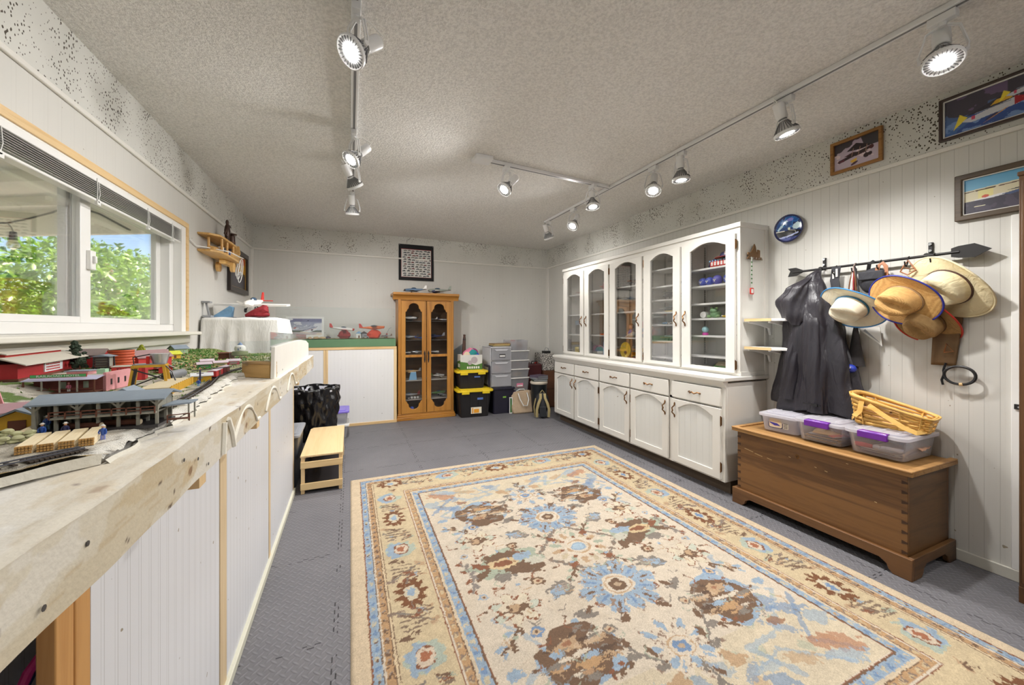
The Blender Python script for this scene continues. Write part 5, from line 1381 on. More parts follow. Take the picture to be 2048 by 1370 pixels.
FELT = cloth_mat('cream_felt', rgb(222, 208, 170), .85)
hat('big cream felt cowboy hat hanging at the arrowhead end of the rack', (2.835, .915, 1.41), (-.93, .12, -.28), .55, .185, .125, .098, .078, .105, FELT, FELT, C_('band_brown', 72, 46, 40), .034)
hat('red-edged brown straw hat hanging lowest, under the navy-edged hat', (2.84, 1.0, 1.235), (-.8, .05, -.55), .35, .155, .12, .085, .07, .09, ST3, C_('binding_red', 190, 52, 40), C_('band_tan', 120, 92, 60), .02)
hat('tan straw cowboy hat with navy blue edge hanging mid-rack', (2.745, 1.055, 1.352), (-.9, .1, -.3), .9, .158, .130, .088, .072, .105, ST2, C_('binding_navy', 40, 46, 140), C_('band_cord', 150, 120, 84), .022)
hat('white straw hat with light blue edge hanging nearest the raincoat', (2.765, 1.292, 1.325), (-.85, .05, -.5), 1.0, .168, .125, .085, .07, .10, ST1, C_('binding_blue', 60, 130, 190), C_('band_blue', 50, 112, 150), .026)
# ---------------------------------------------------------------- other hanging things
LEA = PM('leather_brown', rgb(112, 84, 52), .6, var=.35, vs=14, bump=.3, bs=60)
LEA2 = PM('leather_tan', rgb(156, 98, 58), .5, var=.2)
hs = thing('leather_chap', 'worn brown leather strap panel hanging behind the cream hat', 'leather strap', (2.876, .93, 1.0))
MB().grid(10, 24, lambda u, v: (.004 + .008 * math.sin(u * PI) - .01 * v * u, (-.045 + .09 * u) * (1 + .25 * v) - .012 * v + .02 * (1 - v), .43 * v)).build('panel', LEA, hs, solid=.006)
MB().tube([(-.008, .012, .07), (-.010, -.022, .075), (-.010, .002, .115), (-.008, .012, .07)], .003, 6).build('triangle_lacing', LEA2, hs)
hr = thing('rope_ring', 'black rope ring hanging below the leather panel', 'ring', (2.862, .885, .955))
MB().tube([(0, .055 * math.cos(a), .046 * math.sin(a)) for a in np.linspace(0, 2 * PI, 26)[:-1]], .0065, 8, True).build('ring', BLACK, hr)
MB().tube([(.006, .05, .06), (.002, .058, .02), (0, .055, 0), (-.004, .062, -.03), (-.002, .058, -.055)], .005, 6).build('knot_tail', BLACK, hr); MB().tube([(0, .0, -.046), (0, -.012, -.044)], .0085, 8).build('whipping', K_TAN, hr)
wk = thing('whisk_broom', 'black whisk with a blue strap ball hanging from the rack beside the raincoat', 'whisk', (2.835, 1.305, .82))
MB().lathe([(.008, .40), (.015, .36), (.03, .25), (.045, .16), (.048, .145), (0, .14)], 20, sx=.5).build('bristles', PM('whisk_black', rgb(40, 36, 36), .8, var=.5, vs=60), wk)
MB().cyl((0, 0, .36), (0, 0, .74), .007, n=8).tube([(0, 0, .74), (-.012, 0, .755), (0, 0, .77)], .003).build('handle', K_DGR, wk)
MB().ell((-.035, .012, .13), (.028, .032, .026)).build('ball', C_('ball_blue', 40, 62, 170), wk); MB().tube([(-.062, -.004, .138), (-.066, .012, .128), (-.058, .03, .126)], .003).build('stripe', K_WHT, wk)
MB().bar((0, -.005, .0), (0, -.002, .14), .024, .006, up=(1, 0, 0)).build('strap_end', C_('strap_maroon', 70, 34, 36), wk); MB().box(-.01, -.004, .045, .058, .22, .27).build('yellow_tag', K_YEL, wk)
bg_ = thing('shoulder_bag', 'small black bag hanging behind the tan and white hats', 'bag', (2.835, 1.215, 1.42))
MB().ell((0, 0, .055), (.035, .075, .075), 20, 12, jit=.03).build('pouch', cloth_mat('bag_black', rgb(44, 44, 50), .7), bg_, smooth=180); MB().grid(10, 8, lambda u, v: (-.036 - .004 * math.sin(u * 3), -.06 + .12 * u, .06 + .05 * v)).build('flap', cloth_mat('bag_black', rgb(44, 44, 50), .7), bg_, solid=.004)
MB().tube([(0, .03, .11), (-.02, .015, .155), (0, 0, .172)], 0, 6, flat=(.02, .003), up=(1, 0, 0)).build('strap', BLACK, bg_)
lp = thing('leather_loop', 'light brown leather loop strap with buckle hanging beside the black bag', 'strap', (2.83, 1.175, 1.36))
MB().tube([(-.02, .03, 0), (-.02, .026, .12), (-.012, .015, .2), (-.0, -.0, .214), (-.01, -.018, .19), (-.02, -.024, .1)], 0, 6, flat=(.02, .004), up=(1, 0, 0)).build('strap', LEA2, lp); MB().ring([(-.016, -.014), (.016, -.014), (.016, .014), (-.016, .014)], [(-.01, -.009), (.01, -.009), (.01, .009), (-.01, .009)], -.026, -.022, 'yz').build('buckle', K_SIL, lp, loc=(0, .028, .04))
st = thing('bolo_cords', 'bundle of brown and white cords hanging on the rack above the white hat', 'cords', (2.83, 1.305, 1.38))
for q, m_ in enumerate((K_BRN, K_WHT, K_DRED, K_BRN, K_DGR)): MB().tube([(-.01, .035 - .015 * q, 0), (-.012, .02 - .009 * q, .11), (-.008, .004, .19), (0, 0, .212)], .004, 6).build('cord', m_, st)
st2 = thing('cord_loop', 'small looped brown cord on the rack hook between the navy-edged and cream hats', 'cord', (2.83, 1.065, 1.49))
MB().tube([(-.01, .03, .02), (-.012, .016, .05), (-.004, 0, .08), (-.012, -.02, .045), (-.012, -.034, .02), (-.012, 0, .0)], .004, 6, True).build('loop', LEA2, st2); MB().tube([(-.012, .02, .045), (-.014, -.01, .03), (-.012, -.03, .03)], .003).build('knot', K_BRN, st2)
cr = thing('riding_crop', 'black strap with white clips hanging right beside the raincoat', 'strap', (2.835, 1.405, 1.40))
MB().tube([(0, 0, .185), (-.008, .006, .1), (-.012, -.01, 0)], 0, 6, flat=(.05, .005), up=(1, 0, 0)).build('strap', cloth_mat('bag_black', rgb(44, 44, 50), .7), cr); MB().box(-.016, -.01, -.014, -.004, .12, .17).box(-.016, -.01, .006, .014, .11, .15).build('clips', K_WHT, cr)
pp = thing('paper_tag', 'folded white paper hanging behind the white and tan hats', 'paper', (2.872, 1.235, 1.09))
MB().prism([(-.04, .0), (.075, .10), (.06, .13), (-.03, .11)], 0, .003, 'yz').build('sheet', K_WHT, pp); MB().prism([(-.03, .02), (.05, .09), (.04, .1)], -.001, 0, 'yz').build('fold', K_GRY, pp)
# ---------------------------------------------------------------- corner wall shelves between cabinet and coat
for q, (z, lb) in enumerate(((1.262, 'upper small white corner shelf with bare pine edge beside the glass cabinet'), (1.062, 'lower small white corner shelf with bare pine edge beside the glass cabinet'))):
    w_ = thing('wall_shelf', lb, 'shelf', (2.9, 1.865, z), 0)
    MB().prism([(-.002, 0), (-.275, 0), (-.275, -.19), (-.2, -.27), (-.002, -.27)][::-1], -.018, 0).build('board', WHITE2, w_, bevel=.001)
    MB().box(-.279, -.275, -.19, 0, -.018, .001).build('pine_edge', PINEX, w_)
    for y in (-.012, -.16):
        MB().prism([(-.002, -.12), (-.014, -.12), (-.03, -.07), (-.09, -.055), (-.2, -.035), (-.25, -.03), (-.25, -.018), (-.002, -.018)][::-1], y - .009, y + .009, 'xz').build('bracket', WHITE2, w_, bevel=.003)
sd = thing('shelf_upright', 'white slotted upright strip on the wall under the corner shelves', 'shelf rail', (2.9, 1.705, .62))
MB().box(-.012, 0, -.012, .012, 0, .42).build('rail', WHITE, sd); MB().box(-.0125, -.012, -.003, .003, .02, .40).build('slot', C_('shelf_standard', 150, 146, 138), sd)
# ---------------------------------------------------------------- pictures, plate, tall cabinet
PAINT = VM('printed_picture', .35)
def framed(label, loc, rz, w, h, fw, fm, paintf, nx, ny, mat_w=.0, fd=.022, cat='picture', name='framed_picture', matc=K_WHT, tilt=0):
    t = thing(name, label, cat, loc, rz)
    o = [(0, 0), (w, 0), (w, h), (0, h)]; i = [(fw, fw), (w - fw, fw), (w - fw, h - fw), (fw, h - fw)]
    MB().ring(o, i, -fd, 0).build('frame', fm, t, bevel=.004)
    if mat_w:
        i2 = [(fw + mat_w, fw + mat_w), (w - fw - mat_w, fw + mat_w), (w - fw - mat_w, h - fw - mat_w), (fw + mat_w, h - fw - mat_w)]
        MB().ring([(fw - .001, fw - .001), (w - fw + .001, fw - .001), (w - fw + .001, h - fw + .001), (fw - .001, h - fw + .001)], i2, -.012, -.006).build('mount', matc, t)
    cv = Canvas(w - 2 * fw, h - 2 * fw, nx, ny, (200, 200, 200)); paintf(cv, w - 2 * fw, h - 2 * fw)
    cv.mesh('print', PAINT, t, d=-.0045, loc=(fw, 0, fw))
    return t
def p_biplane(c, w, h):
    t = c.Y / h; n = fbm(c.X, c.Y, 14, 3)
    c.grad((206, 190, 204), (176, 160, 178)); c.put(n + .5 * t > .92, (64, 56, 62)); c.put((n > .5) & (t > .62) & (c.X > w * .45), (196, 96, 64)); c.put((t > .6) & (c.X > w * .6 + .3 * (h - c.Y)) , (58, 54, 58)); c.put((n > .56) & (t < .6), (224, 206, 210))
    B = (46, 30, 34)
    c.poly([(w * .28, h * .62), (w * .5, h * .84), (w * .86, h * .6), (w * .6, h * .56)], (40, 28, 32)); c.poly([(w * .22, h * .46), (w * .42, h * .54), (w * .78, h * .42), (w * .5, h * .36)], (64, 34, 40))
    c.line([(w * .12, h * .32), (w * .84, h * .54)], .018, B); c.poly([(w * .06, h * .32), (w * .24, h * .38), (w * .22, h * .28)], (96, 44, 60)); c.ell(w * .83, h * .52, .012, .012, (70, 24, 28))
    for a in (.4, .55, .7): c.line([(w * a, h * .4), (w * (a + .04), h * .66)], .003, (170, 130, 110))
    c.ell(w * .72, h * .28, .014, .014, B); c.ell(w * .8, h * .3, .011, .011, B); c.line([(w * .68, h * .44), (w * .76, h * .28)], .004, B)
    c.poly([(w * .36, h * .24), (w * .52, h * .3), (w * .5, h * .16), (w * .4, h * .16)], (226, 180, 70)); c.ell(w * .46, h * .12, .02, .007, (80, 50, 70), .4)
OAKF = WM('oak_frame', rgb(116, 76, 30), rgb(168, 120, 60), 0, 2, .45)
framed('small picture of a dark biplane in an oak frame high on the right wall', (RX - .007, 1.459, 2.187), RW, .263, .205, .018, OAKF, p_biplane, 120, 94)
def p_racers(c, w, h):
    n = fbm(c.X, c.Y, 9, 5); t = c.Y / h
    c.grad((70, 110, 176), (92, 100, 126)); c.put((t < .42) & (n > .52), (56, 84, 150)); c.put((t < .5) & (fbm(c.X, c.Y * 3, 26, 2) > .6), (120, 150, 200))
    c.put((t > .42) & (n + t * .4 > .72), (70, 66, 78)); c.put((t > .42) & (n < .4), (140, 144, 176)); c.put((n > .6) & (t > .3) & (c.X < w * .4), (150, 120, 170), .5)
    c.poly([(w * .14, h * .42), (w * .36, h * .64), (w * .5, h * .66), (w * .7, h * .52), (w * .5, h * .4)], (58, 54, 66))
    def pl(x, y, s, big):
        c.poly([(x - .17 * s, y - .03 * s), (x + .14 * s, y + .03 * s), (x + .16 * s, y), (x + .14 * s, y - .03 * s), (x - .1 * s, y - .06 * s)], (206, 208, 216)); c.poly([(x + .12 * s, y + .035 * s), (x + .175 * s, y + .012 * s), (x + .17 * s, y - .02 * s), (x + .12 * s, y - .032 * s)], (170, 40, 52))
        c.poly([(x - .2 * s, y - .085 * s), (x - .165 * s, y + .03 * s), (x - .12 * s, y - .01 * s)], (236, 214, 66)); c.poly([(x - .06 * s, y - .11 * s), (x + .1 * s, y - .02 * s), (x + .06 * s, y - .05 * s)], (232, 160, 44)); c.line([(x - .02 * s, y - .075 * s), (x + .03 * s, y - .05 * s)], .008, (60, 60, 90))
        c.poly([(x - .0 * s, y + .02 * s), (x + .03 * s, y + .055 * s), (x + .1 * s, y + .05 * s), (x + .11 * s, y + .03 * s)], (224, 176, 60)); c.line([(x - .08 * s, y), (x + .1 * s, y + .012 * s)], .004, (130, 140, 160)); c.rect(x - .1 * s, x - .08 * s, y - .042 * s, y - .012 * s, (206, 80, 110))
    pl(w * .30, h * .42, .62, 1); pl(w * .52, h * .68, .46, 0)
framed('large framed painting of two yellow-tailed planes over the sea, right wall', (RX - .007, .964, 2.18), RW, .56, .222, .014, C_('frame_dark', 58, 42, 36, .35), p_racers, 260, 110, .006)
def p_hangar(c, w, h):
    c.grad((150, 196, 210), (96, 164, 206)); c.rect(0, w, 0, h * .38, (64, 60, 76)); c.put((c.Y < h * .38) & (fbm(c.X, c.Y, 40, 2) > .55), (78, 72, 90))
    c.poly([(0, h * .36), (w * .8, h * .40), (w * .8, h * .72), (0, h * .66)], (214, 206, 176)); c.line([(0, h * .62), (w * .12, h * .63)], .004, (70, 50, 40)); c.line([(w * .14, h * .63), (w * .34, h * .64)], .006, (80, 60, 40)); c.line([(w * .38, h * .64), (w * .78, h * .67)], .004, (80, 50, 40)); c.rect(w * .16, w * .32, h * .4, h * .62, (226, 216, 150))
    c.poly([(w * .05, h * .37), (w * .4, h * .44), (w * .5, h * .4), (w * .3, h * .36)], (222, 222, 226)); c.poly([(w * .4, h * .4), (w * .8, h * .52), (w * .8, h * .46), (w * .5, h * .36)], (74, 90, 130)); c.poly([(w * .44, h * .47), (w * .7, h * .54), (w * .8, h * .5), (w * .6, h * .47)], (50, 54, 64)); c.ell(w * .24, h * .44, .012, .007, (206, 90, 70))
    c.poly([(w * .6, h * .42), (w * .95, h * .56), (w * .97, h * .5), (w * .75, h * .4)], (208, 212, 220)); c.rect(w * .12, w * .24, h * .19, h * .205, (230, 224, 190)); c.rect(w * .7, w * .8, h * .3, h * .315, (220, 214, 190)); c.ell(w * .6, h * .36, .006, .006, (226, 214, 200))
framed('brown framed photo of planes before a hangar, partly behind the tall cabinet', (RX - .002, .908, 1.746), RW, .36, .234, .026, WM('frame_brown', rgb(64, 50, 38), rgb(92, 76, 58), 0, 3, .4), p_hangar, 170, 110, .005)
pl = thing('wall_plate', 'round blue decorative plate with a night train scene on the right wall', 'plate', (RX - .004, 1.715, 1.907), RW)
def p_plate():
    c = Canvas(.2, .2, 90, 90, (20, 26, 60), -.1, -.1)
    n = fbm(c.X, c.Y, 30, 4)
    c.grad((26, 40, 90), (34, 92, 160)); c.put((n > .55) & (c.Y > 0), (52, 120, 190)); c.put((n > .62) & (c.Y > -.02), (20, 40, 90)); c.ell(.055, .012, .03, .022, (190, 214, 220), .2, .5); c.line([(-.07, .0), (-.02, .055), (.0, .06)], .012, (190, 220, 236), wob=.6); c.ell(.01, .062, .02, .012, (130, 130, 200), 0, .5)
    c.poly([(-.1, -.02), (.02, -.01), (.1, -.03), (.1, -.06), (-.1, -.06)], (24, 24, 26)); c.rect(-.085, -.03, -.016, -.008, (230, 226, 210)); c.ell(.0, 0, .008, .01, (220, 226, 200)); c.line([(0, -.01), (.04, -.02), (.05, -.045)], .004, (190, 190, 180)); c.line([(-.08, -.062), (0, -.055), (.06, -.04)], .010, (170, 180, 220), wob=.6)
    c.put((c.Y < -.065), (52, 62, 120)); c.put((c.Y < -.065) & (n > .5), (90, 100, 160)); c.put(np.hypot(c.X, c.Y) > .09, (18, 20, 40))
    R = np.hypot(c.X, c.Y); k = np.minimum(1, .096 / np.maximum(R, 1e-6)); c.X, c.Y = c.X * k, c.Y * k
    o = c.mesh('painted_face', VM('glazed_plate', .12), pl, d=-.014, dz=np.minimum(R * k, .096) ** 2 * -.9)
p_plate()
MB(Matrix.Rotation(PI / 2, 4, 'X')).lathe([(0, .004), (.05, .005), (.09, .020), (.098, .024), (.098, .0265), (.09, .022), (.05, .008), (0, .006)], 40).build('plate', C_('plate_back', 40, 44, 80, .15), pl)
tc_ = thing('tall_cabinet', 'tall dark brown wooden cabinet cut off by the picture edge', 'cabinet', (2.69, .656, 0), RW)
TW = WM('walnut', rgb(66, 42, 22), rgb(104, 70, 36), 2, 1, .4, .1)
MB().box(0, .5, 0, .165, .07, 1.865).build('carcass', TW, tc_, bevel=.002); MB().box(-.004, .504, -.006, .168, 1.862, 1.88).build('top', TW, tc_, bevel=.003)
MB().prism([(0, 0), (.05, 0), (.06, .03), (.09, .05), (.41, .05), (.44, .03), (.45, 0), (.5, 0), (.5, .07), (0, .07)], -.004, .012, 'xz').build('plinth', TW, tc_, bevel=.002)
d_ = MB().box(.01, .245, -.018, 0, .09, 1.84).box(.255, .49, -.018, 0, .09, 1.84).build('door', TW, tc_, bevel=.003); MB().ell((.235, -.026, .95), (.008, .01, .01)).ell((.265, -.026, .95), (.008, .01, .01)).build('knob', BRASS, d_)
cx_ = thing('cabinet_catch', 'small dark metal catch on the white batten beside the tall brown cabinet', 'catch', (RX - .0115, .705, .827), RW)
MB().box(-.012, .012, -.008, 0, -.012, .012).build('plate', DARK, cx_, bevel=.001); MB().cyl((.004, -.016, 0), (.004, -.008, 0), .004, n=8).build('pin', K_SIL, cx_)
# ================================================================ BACK: counter with green diorama board
PINEH = WM('pine_rail', rgb(206, 166, 108), rgb(230, 198, 148), 0, 1.2, .5)
BEAD = panel_wall_mat('beadboard_white', 0, .0406, [(0, .0012, .2), (.008, .0008, .14)], rgb(228, 227, 225))
CTR = thing('back_counter', 'white paneled counter framed in bare pine below the green board', 'counter', (-1.07, 5.0, 0))
CWd = 1.61
MB().box(.0, CWd, .02, .36, .0, .93).build('carcass', WHITE, CTR)
MB().box(.0, CWd - .035, .006, .02, .03, .93).build('panel', BEAD, CTR)
MB().box(0, CWd, 0, .022, .93, .963).build('top_rail', PINEH, CTR, bevel=.002); MB().box(0, CWd, -.004, .02, 0, .032).build('bottom_rail', PINEH, CTR, bevel=.002)
for x in (.775, .80, CWd - .035): MB().box(x, x + (.024 if x < 1 else .035), 0, .02, .032, .93).build('stile', PINE, CTR, bevel=.002)
GRD = thing('diorama_board', 'green-edged diorama board with sandy top on the back counter', 'diorama board', (-1.07, 5.0, .9635))
GE = PM('green_edge', rgb(92, 128, 92), .6, var=.08)
MB().box(0, CWd - .012, -.004, .355, 0, .095).build('board', GE, GRD, bevel=.003)
def terr(name, x0, x1, y0, y1, nx, ny, hf, colf, parent, mat, z=0):
    c = Canvas(x1 - x0, y1 - y0, nx, ny, (200, 200, 200), x0, y0); colf(c)
    return c.mesh(name, mat, parent, plane='xy', d=z, dz=hf(c.X, c.Y))
GRIT = VM('scenic_ground', .95, .18, 500, .8)
def dcol(c):
    n = fbm(c.X + 3, c.Y + 3, 16, 4); c.A[:] = (214, 192, 150); c.put(n > .52, (150, 156, 96)); c.put(n < .42, (226, 208, 176)); c.put(fbm(c.X + 1, c.Y, 40, 7) > .62, (120, 120, 84))
terr('scenic_top', .004, CWd - .016, .0, .35, 140, 34, lambda X, Y: .006 + .008 * fbm(X, Y, 14, 2), dcol, GRD, GRIT, .092)
DT = .9635 + .104
def rock(label, loc, r, m, seed, name='rock', cat='rock'):
    t = thing(name, label, cat, loc)
    rs = np.random.RandomState(seed)
    k = rs.rand(64) * .35
    MB().ell((0, 0, r[2] * .8), r, 14, 9, jit=.14).build('stone', m, t, smooth=20)
    return t
ROCKT = PM('sandstone', rgb(206, 176, 138), .9, var=.3, vs=40)
for q in range(7):
    o = MB().ell((0, 0, .01), (RND.uniform(.025, .045), .02, RND.uniform(.010, .02)), 12, 7, jit=.15).build('sandstone_rock', ROCKT, None, smooth=20, loc=(-.70 + .065 * q, 5.05 + .02 * (q % 2), DT - .004))
    tag(o, 'tan sandstone lumps in a row along the front of the green board', 'rock', 'sandstone lumps on the green board')
t = thing('plexiglass_sheet', 'clear plexiglass sheet standing along the front of the green board', 'plexiglass', (-.78, 5.012, DT - .012))
MB().box(0, 1.30, 0, .004, 0, .385).build('sheet', PLEX, t)
t = thing('airplane_print', 'white-bordered airplane print standing on the green board behind the draped box', 'print', (-.72, 5.27, DT - .008))
t.rotation_euler = (-.08, 0, 0)
MB().box(0, .415, 0, .004, 0, .275).build('backing', K_WHT, t)
def p_print(c, w, h):
    n = fbm(c.X, c.Y * 2.2, 12, 3); tt = c.Y / h
    c.grad((206, 204, 208), (130, 136, 170)); c.put((n > .5) & (tt > .3), (214, 214, 222)); c.put((tt > .8) & (n < .56), (112, 114, 150)); c.rect(0, w, h * .18, h * .27, (84, 96, 84)); c.put(tt < .18, (196, 184, 186)); c.put((tt < .2) & (n > .52), (222, 206, 190))
    c.poly([(w * .38, h * .2), (w * .9, h * .5), (w * .82, h * .28), (w * .62, h * .16)], (226, 226, 230)); c.line([(w * .42, h * .27), (w * .86, h * .5)], .006, (60, 60, 110)); c.line([(w * .5, h * .24), (w * .84, h * .42)], .004, (170, 60, 60)); c.ell(w * .7, h * .3, .012, .010, (60, 40, 70)); c.line([(w * .58, h * .5), (w * .66, h * .6)], .003, (50, 40, 50)); c.poly([(w * .12, h * .4), (w * .24, h * .5), (w * .2, h * .38)], (190, 90, 80)); c.ell(w * .58, h * .88, .012, .006, (50, 50, 90))
cv = Canvas(.36, .20, 120, 66); p_print(cv, .36, .20); cv.mesh('printed_area', PAINT, t, d=-.0006, loc=(.03, 0, .05))
# stands + planes on the board
rock('dark red rough rock stand under the red and white plane, on the green board', (-.07, 5.16, DT - .005), (.075, .05, .055), PM('rock_red', rgb(150, 34, 34), .85, var=.35, vs=30, bump=.8, bs=50), 3, 'rock_stand')
model_plane('red and white plane on the dark red rock, green board', (-.10, 5.16, DT + .088), .15, .28, K_WHT, K_RED, K_RED, nose=K_RED, span=.9, gear=False, tilt=-.08)
rock('bright orange-red rock stand near the oak cabinet, on the green board', (.28, 5.16, DT - .005), (.08, .05, .06), PM('rock_orange', rgb(214, 62, 28), .8, var=.25, vs=30, bump=.8, bs=50), 5, 'rock_stand')
model_plane('orange and grey plane on the bright orange rock, green board', (.25, 5.16, DT + .098), .1, .30, K_ORG, K_DGR, K_RED, nose=K_ORG, span=.8, gear=False, tilt=.05, high=True)
for q, (x, c_, lb) in enumerate(((.10, K_WHT, 'small white model shed'), (.16, K_GRY, 'small grey model shed'))):
    t = thing('model_shed', lb + ' between the two rock stands on the green board', 'model building', (x, 5.24, DT - .004))
    MB().box(-.035, .035, -.03, .03, 0, .06).build('walls', c_, t); MB().prism([(-.042, .06), (.042, .06), (0, .09)], -.036, .036, 'xz').build('roof', K_DGR if q else K_LBL, t)
    MB().box(-.01, .01, -.0306, -.03, .0, .035).build('door', K_BRN, t)
toy_car('small silver truck beside the orange rock on the green board', (.17, 5.10, DT), .2, .08, K_GRY)
toy_car('small dark tractor between print and dark red rock', (-.25, 5.10, DT), .4, .06, K_NAV)
model_plane('tiny silver jet at the oak cabinet end of the green board', (.43, 5.12, DT), 2.6, .14, K_SIL, K_DGR, K_BRN)
t = thing('model_crane', 'thin model crane arm rising behind the tiny silver jet', 'model crane', (.44, 5.25, DT - .003))
MB().bar((0, 0, 0), (.0, 0, .06), .02).build('base', K_DRED, t); MB().tube([(0, 0, .06), (.03, 0, .12), (.06, 0, .135)], .004).build('boom', K_GRY, t)
# ================================================================ OAK CURIO CABINET
OAK = WM('oak_stain', rgb(150, 96, 36), rgb(196, 138, 62), 2, .9, .35, .08)
OAKX = WM('oak_stain_rail', rgb(150, 96, 36), rgb(196, 138, 62), 0, .9, .35, .08)
OKI = WM('oak_inside', rgb(70, 48, 30), rgb(104, 76, 50), 0, .6, .6)
OK_ = thing('curio_cabinet', 'honey oak curio cabinet with two scalloped glass doors against the back wall', 'cabinet', (.562, 5.05, 0))
OW = .725
c_ = MB(); c_.box(0, .02, 0, .30, .08, 1.57); c_.box(OW - .02, OW, 0, .30, .08, 1.57); c_.box(.02, OW - .02, .0, .30, .08, .10); c_.box(.02, OW - .02, 0, .30, 1.55, 1.57)
c_.build('carcass', OAK, OK_)
MB().box(.02, OW - .02, .285, .299, .10, 1.55).build('back_panel', OKI, OK_)
MB().box(0, .035, -.012, .0, .08, 1.57).box(OW - .035, OW, -.012, 0, .08, 1.57).box(.010, .016, -.016, -.012, .09, 1.56).box(OW - .016, OW - .010, -.016, -.012, .09, 1.56).build('stile', OAK, OK_, bevel=.002)
MB().prism([(.02, 1.56), (-.012, 1.56), (-.018, 1.585), (-.05, 1.615), (-.066, 1.62), (-.066, 1.65), (.02, 1.65)], -.066, OW + .066, 'yz').box(-.066, -.0, .02, .30, 1.62, 1.65).box(OW, OW + .066, .02, .30, 1.62, 1.65).box(-.03, OW + .03, .0, .30, 1.57, 1.64).build('cornice', OAKX, OK_, bevel=.002)
MB().box(-.02, OW + .02, -.035, .30, 0, .04).box(-.012, OW + .012, -.024, .30, .04, .065).box(-.004, OW + .004, -.016, .30, .065, .082).build('plinth', OAKX, OK_, bevel=.004)
OSH = [1.286, 1.036, .842, .509, .258]
for k, z in enumerate(OSH):
    MB().box(.022, OW - .022, .03, .284, z - (.006 if k < 3 else .012), z).build('shelf', GM('glass_shelf', (.93, .97, .96, 1), .9, .05, .15) if k < 3 else PM('shelf_grey', rgb(176, 170, 162), .5), OK_)
def ogee(x0, x1, n=45):
    """upper edge of a scalloped opening: flat shoulder, rounded cusp, arch"""
    out = []
    for i in range(n):
        t = 1 - 2 * i / (n - 1); a = abs(t)
        if a > .84: r = 0
        elif a > .62: r = .34 * math.sqrt(max(0, 1 - ((a - .62) / .22) ** 2)) if a < .84 else 0
        else: r = .46 + .54 * math.sqrt(max(0, 1 - (a / .64) ** 2))
        out.append(((x0 + x1) / 2 + t * (x1 - x0) / 2, r))
    return out
for k, (a, b_) in enumerate(((.036, .355), (.364, .689))):
    x0, x1 = a + .055, b_ - .055
    up = ogee(x0, x1); zt0, zt1 = 1.405, 1.515; zb0, zb1 = .245, .140
    def contour(f): return f
    top = [(x, zt0 + (zt1 - zt0) * r) for x, r in up]; bot = [(x, zb0 + (zb1 - zb0) * r) for x, r in up[::-1]]
    inner = bot + [(x1, .82), (x1, .84)] + top + [(x0, .84), (x0, .82)]
    def ox(x): return a + (x - x0) * (b_ - a) / (x1 - x0)
    outer = [(ox(x), .085) for x, z in bot] + [(b_, .82), (b_, .84)] + [(ox(x), 1.545) for x, z in top] + [(a, .84), (a, .82)]
    d = MB().ring(outer, inner, -.022, -.002).box(x0 - .01, x1 + .01, -.021, -.004, .812, .846).build('door', OAK, OK_, bevel=.003)
    MB().box(x0 - .02, x1 + .02, -.010, -.007, .12, 1.535).build('pane', PANE, d)
    hx = b_ - .02 if k == 0 else a + .02
    MB().prism([(hx - .004, .74), (hx + .004, .74), (hx + .010, .78), (hx + .005, .83), (hx + .012, .86), (hx, .90), (hx - .012, .86), (hx - .005, .83), (hx - .010, .78)], -.026, -.022, 'xz').tube([(hx, -.024, .80), (hx, -.042, .805), (hx, -.044, .83), (hx, -.024, .845)], .004).build('handle', DARK, d)
def O(fx, k, d=.14): return (.562 + .04 + fx * (OW - .08), 5.05 + d, OSH[k] + .0006)
oak_items = [('white model plane', K_WHT, K_GRY, K_WHT, .18, 0, .24), ('silver model plane', K_SIL, K_SIL, K_WHT, .65, 0, .15), ('navy-nosed white plane', K_WHT, K_NAV, K_NAV, .88, 0, .13), ('grey fighter', K_GRY, K_GRY, K_DGR, .2, 1, .22), ('blue-tailed plane', K_BLU, K_LBL, K_BLU, .40, 1, .14), ('dark blue jet', K_NAV, K_NAV, K_GRY, .72, 1, .26), ('white racer', K_WHT, K_NAV, K_WHT, .12, 2, .14), ('silver racer', K_SIL, K_WHT, K_BLU, .36, 2, .18), ('pale grey glider', K_WHT, K_WHT, K_WHT, .70, 2, .16), ('tan bomber', K_TAN, K_TAN, K_GRY, .25, 3, .22), ('white biplane', K_WHT, K_WHT, K_GRN, .78, 3, .2), ('dusky seaplane', K_GRY, K_DGR, K_DRED, .2, 4, .26), ('green and grey bomber', K_GRN, K_GRY, K_GRY, .76, 4, .28)]
SHN = ['top', 'second', 'third', 'fourth', 'fifth']
for q, (lb, a, b_, c, fx, k, L) in enumerate(oak_items):
    model_plane(lb + ' on the ' + SHN[k] + ' shelf of the oak cabinet', O(fx, k), (.3, 2.8, .1, 3.0)[q % 4], L, a, b_, c, bi=(lb == 'white biplane'), stand=(K_DGR, .09) if k == 3 and q == 9 else None)
t = thing('blue_canister', 'pale blue painted block under the tan bomber in the oak cabinet', 'block', O(.24, 3, .07))
MB().taper((-.05, .05, -.02, .02), (-.03, .04, -.015, .015), 0, .1).build('block', C_('canister_blue', 120, 170, 206), t); MB().box(-.03, .04, -.015, .015, .1, .104).build('top', K_WHT, t)
t = thing('white_cups', 'row of white round beads on the fifth shelf of the oak cabinet', 'ornament', O(.25, 4, .07))
b = MB()
for q in range(4): b.ell((-.06 + .04 * q, 0, .18 if 0 else .016), (.016, .016, .016), 10, 7)
b.build('beads', K_WHT, t); MB().cyl((-.09, 0, .016), (.09, 0, .016), .003, n=6).build('rod', K_GRY, t)
t = thing('red_pylon', 'red slanted race pylon on the fourth shelf of the oak cabinet', 'model pylon', O(.55, 3, .09))
MB().bar((0, 0, 0), (.03, 0, .075), .018, .014).build('post', K_RED, t); MB().box(-.02, .02, -.015, .015, 0, .006).build('base', K_GRY, t)
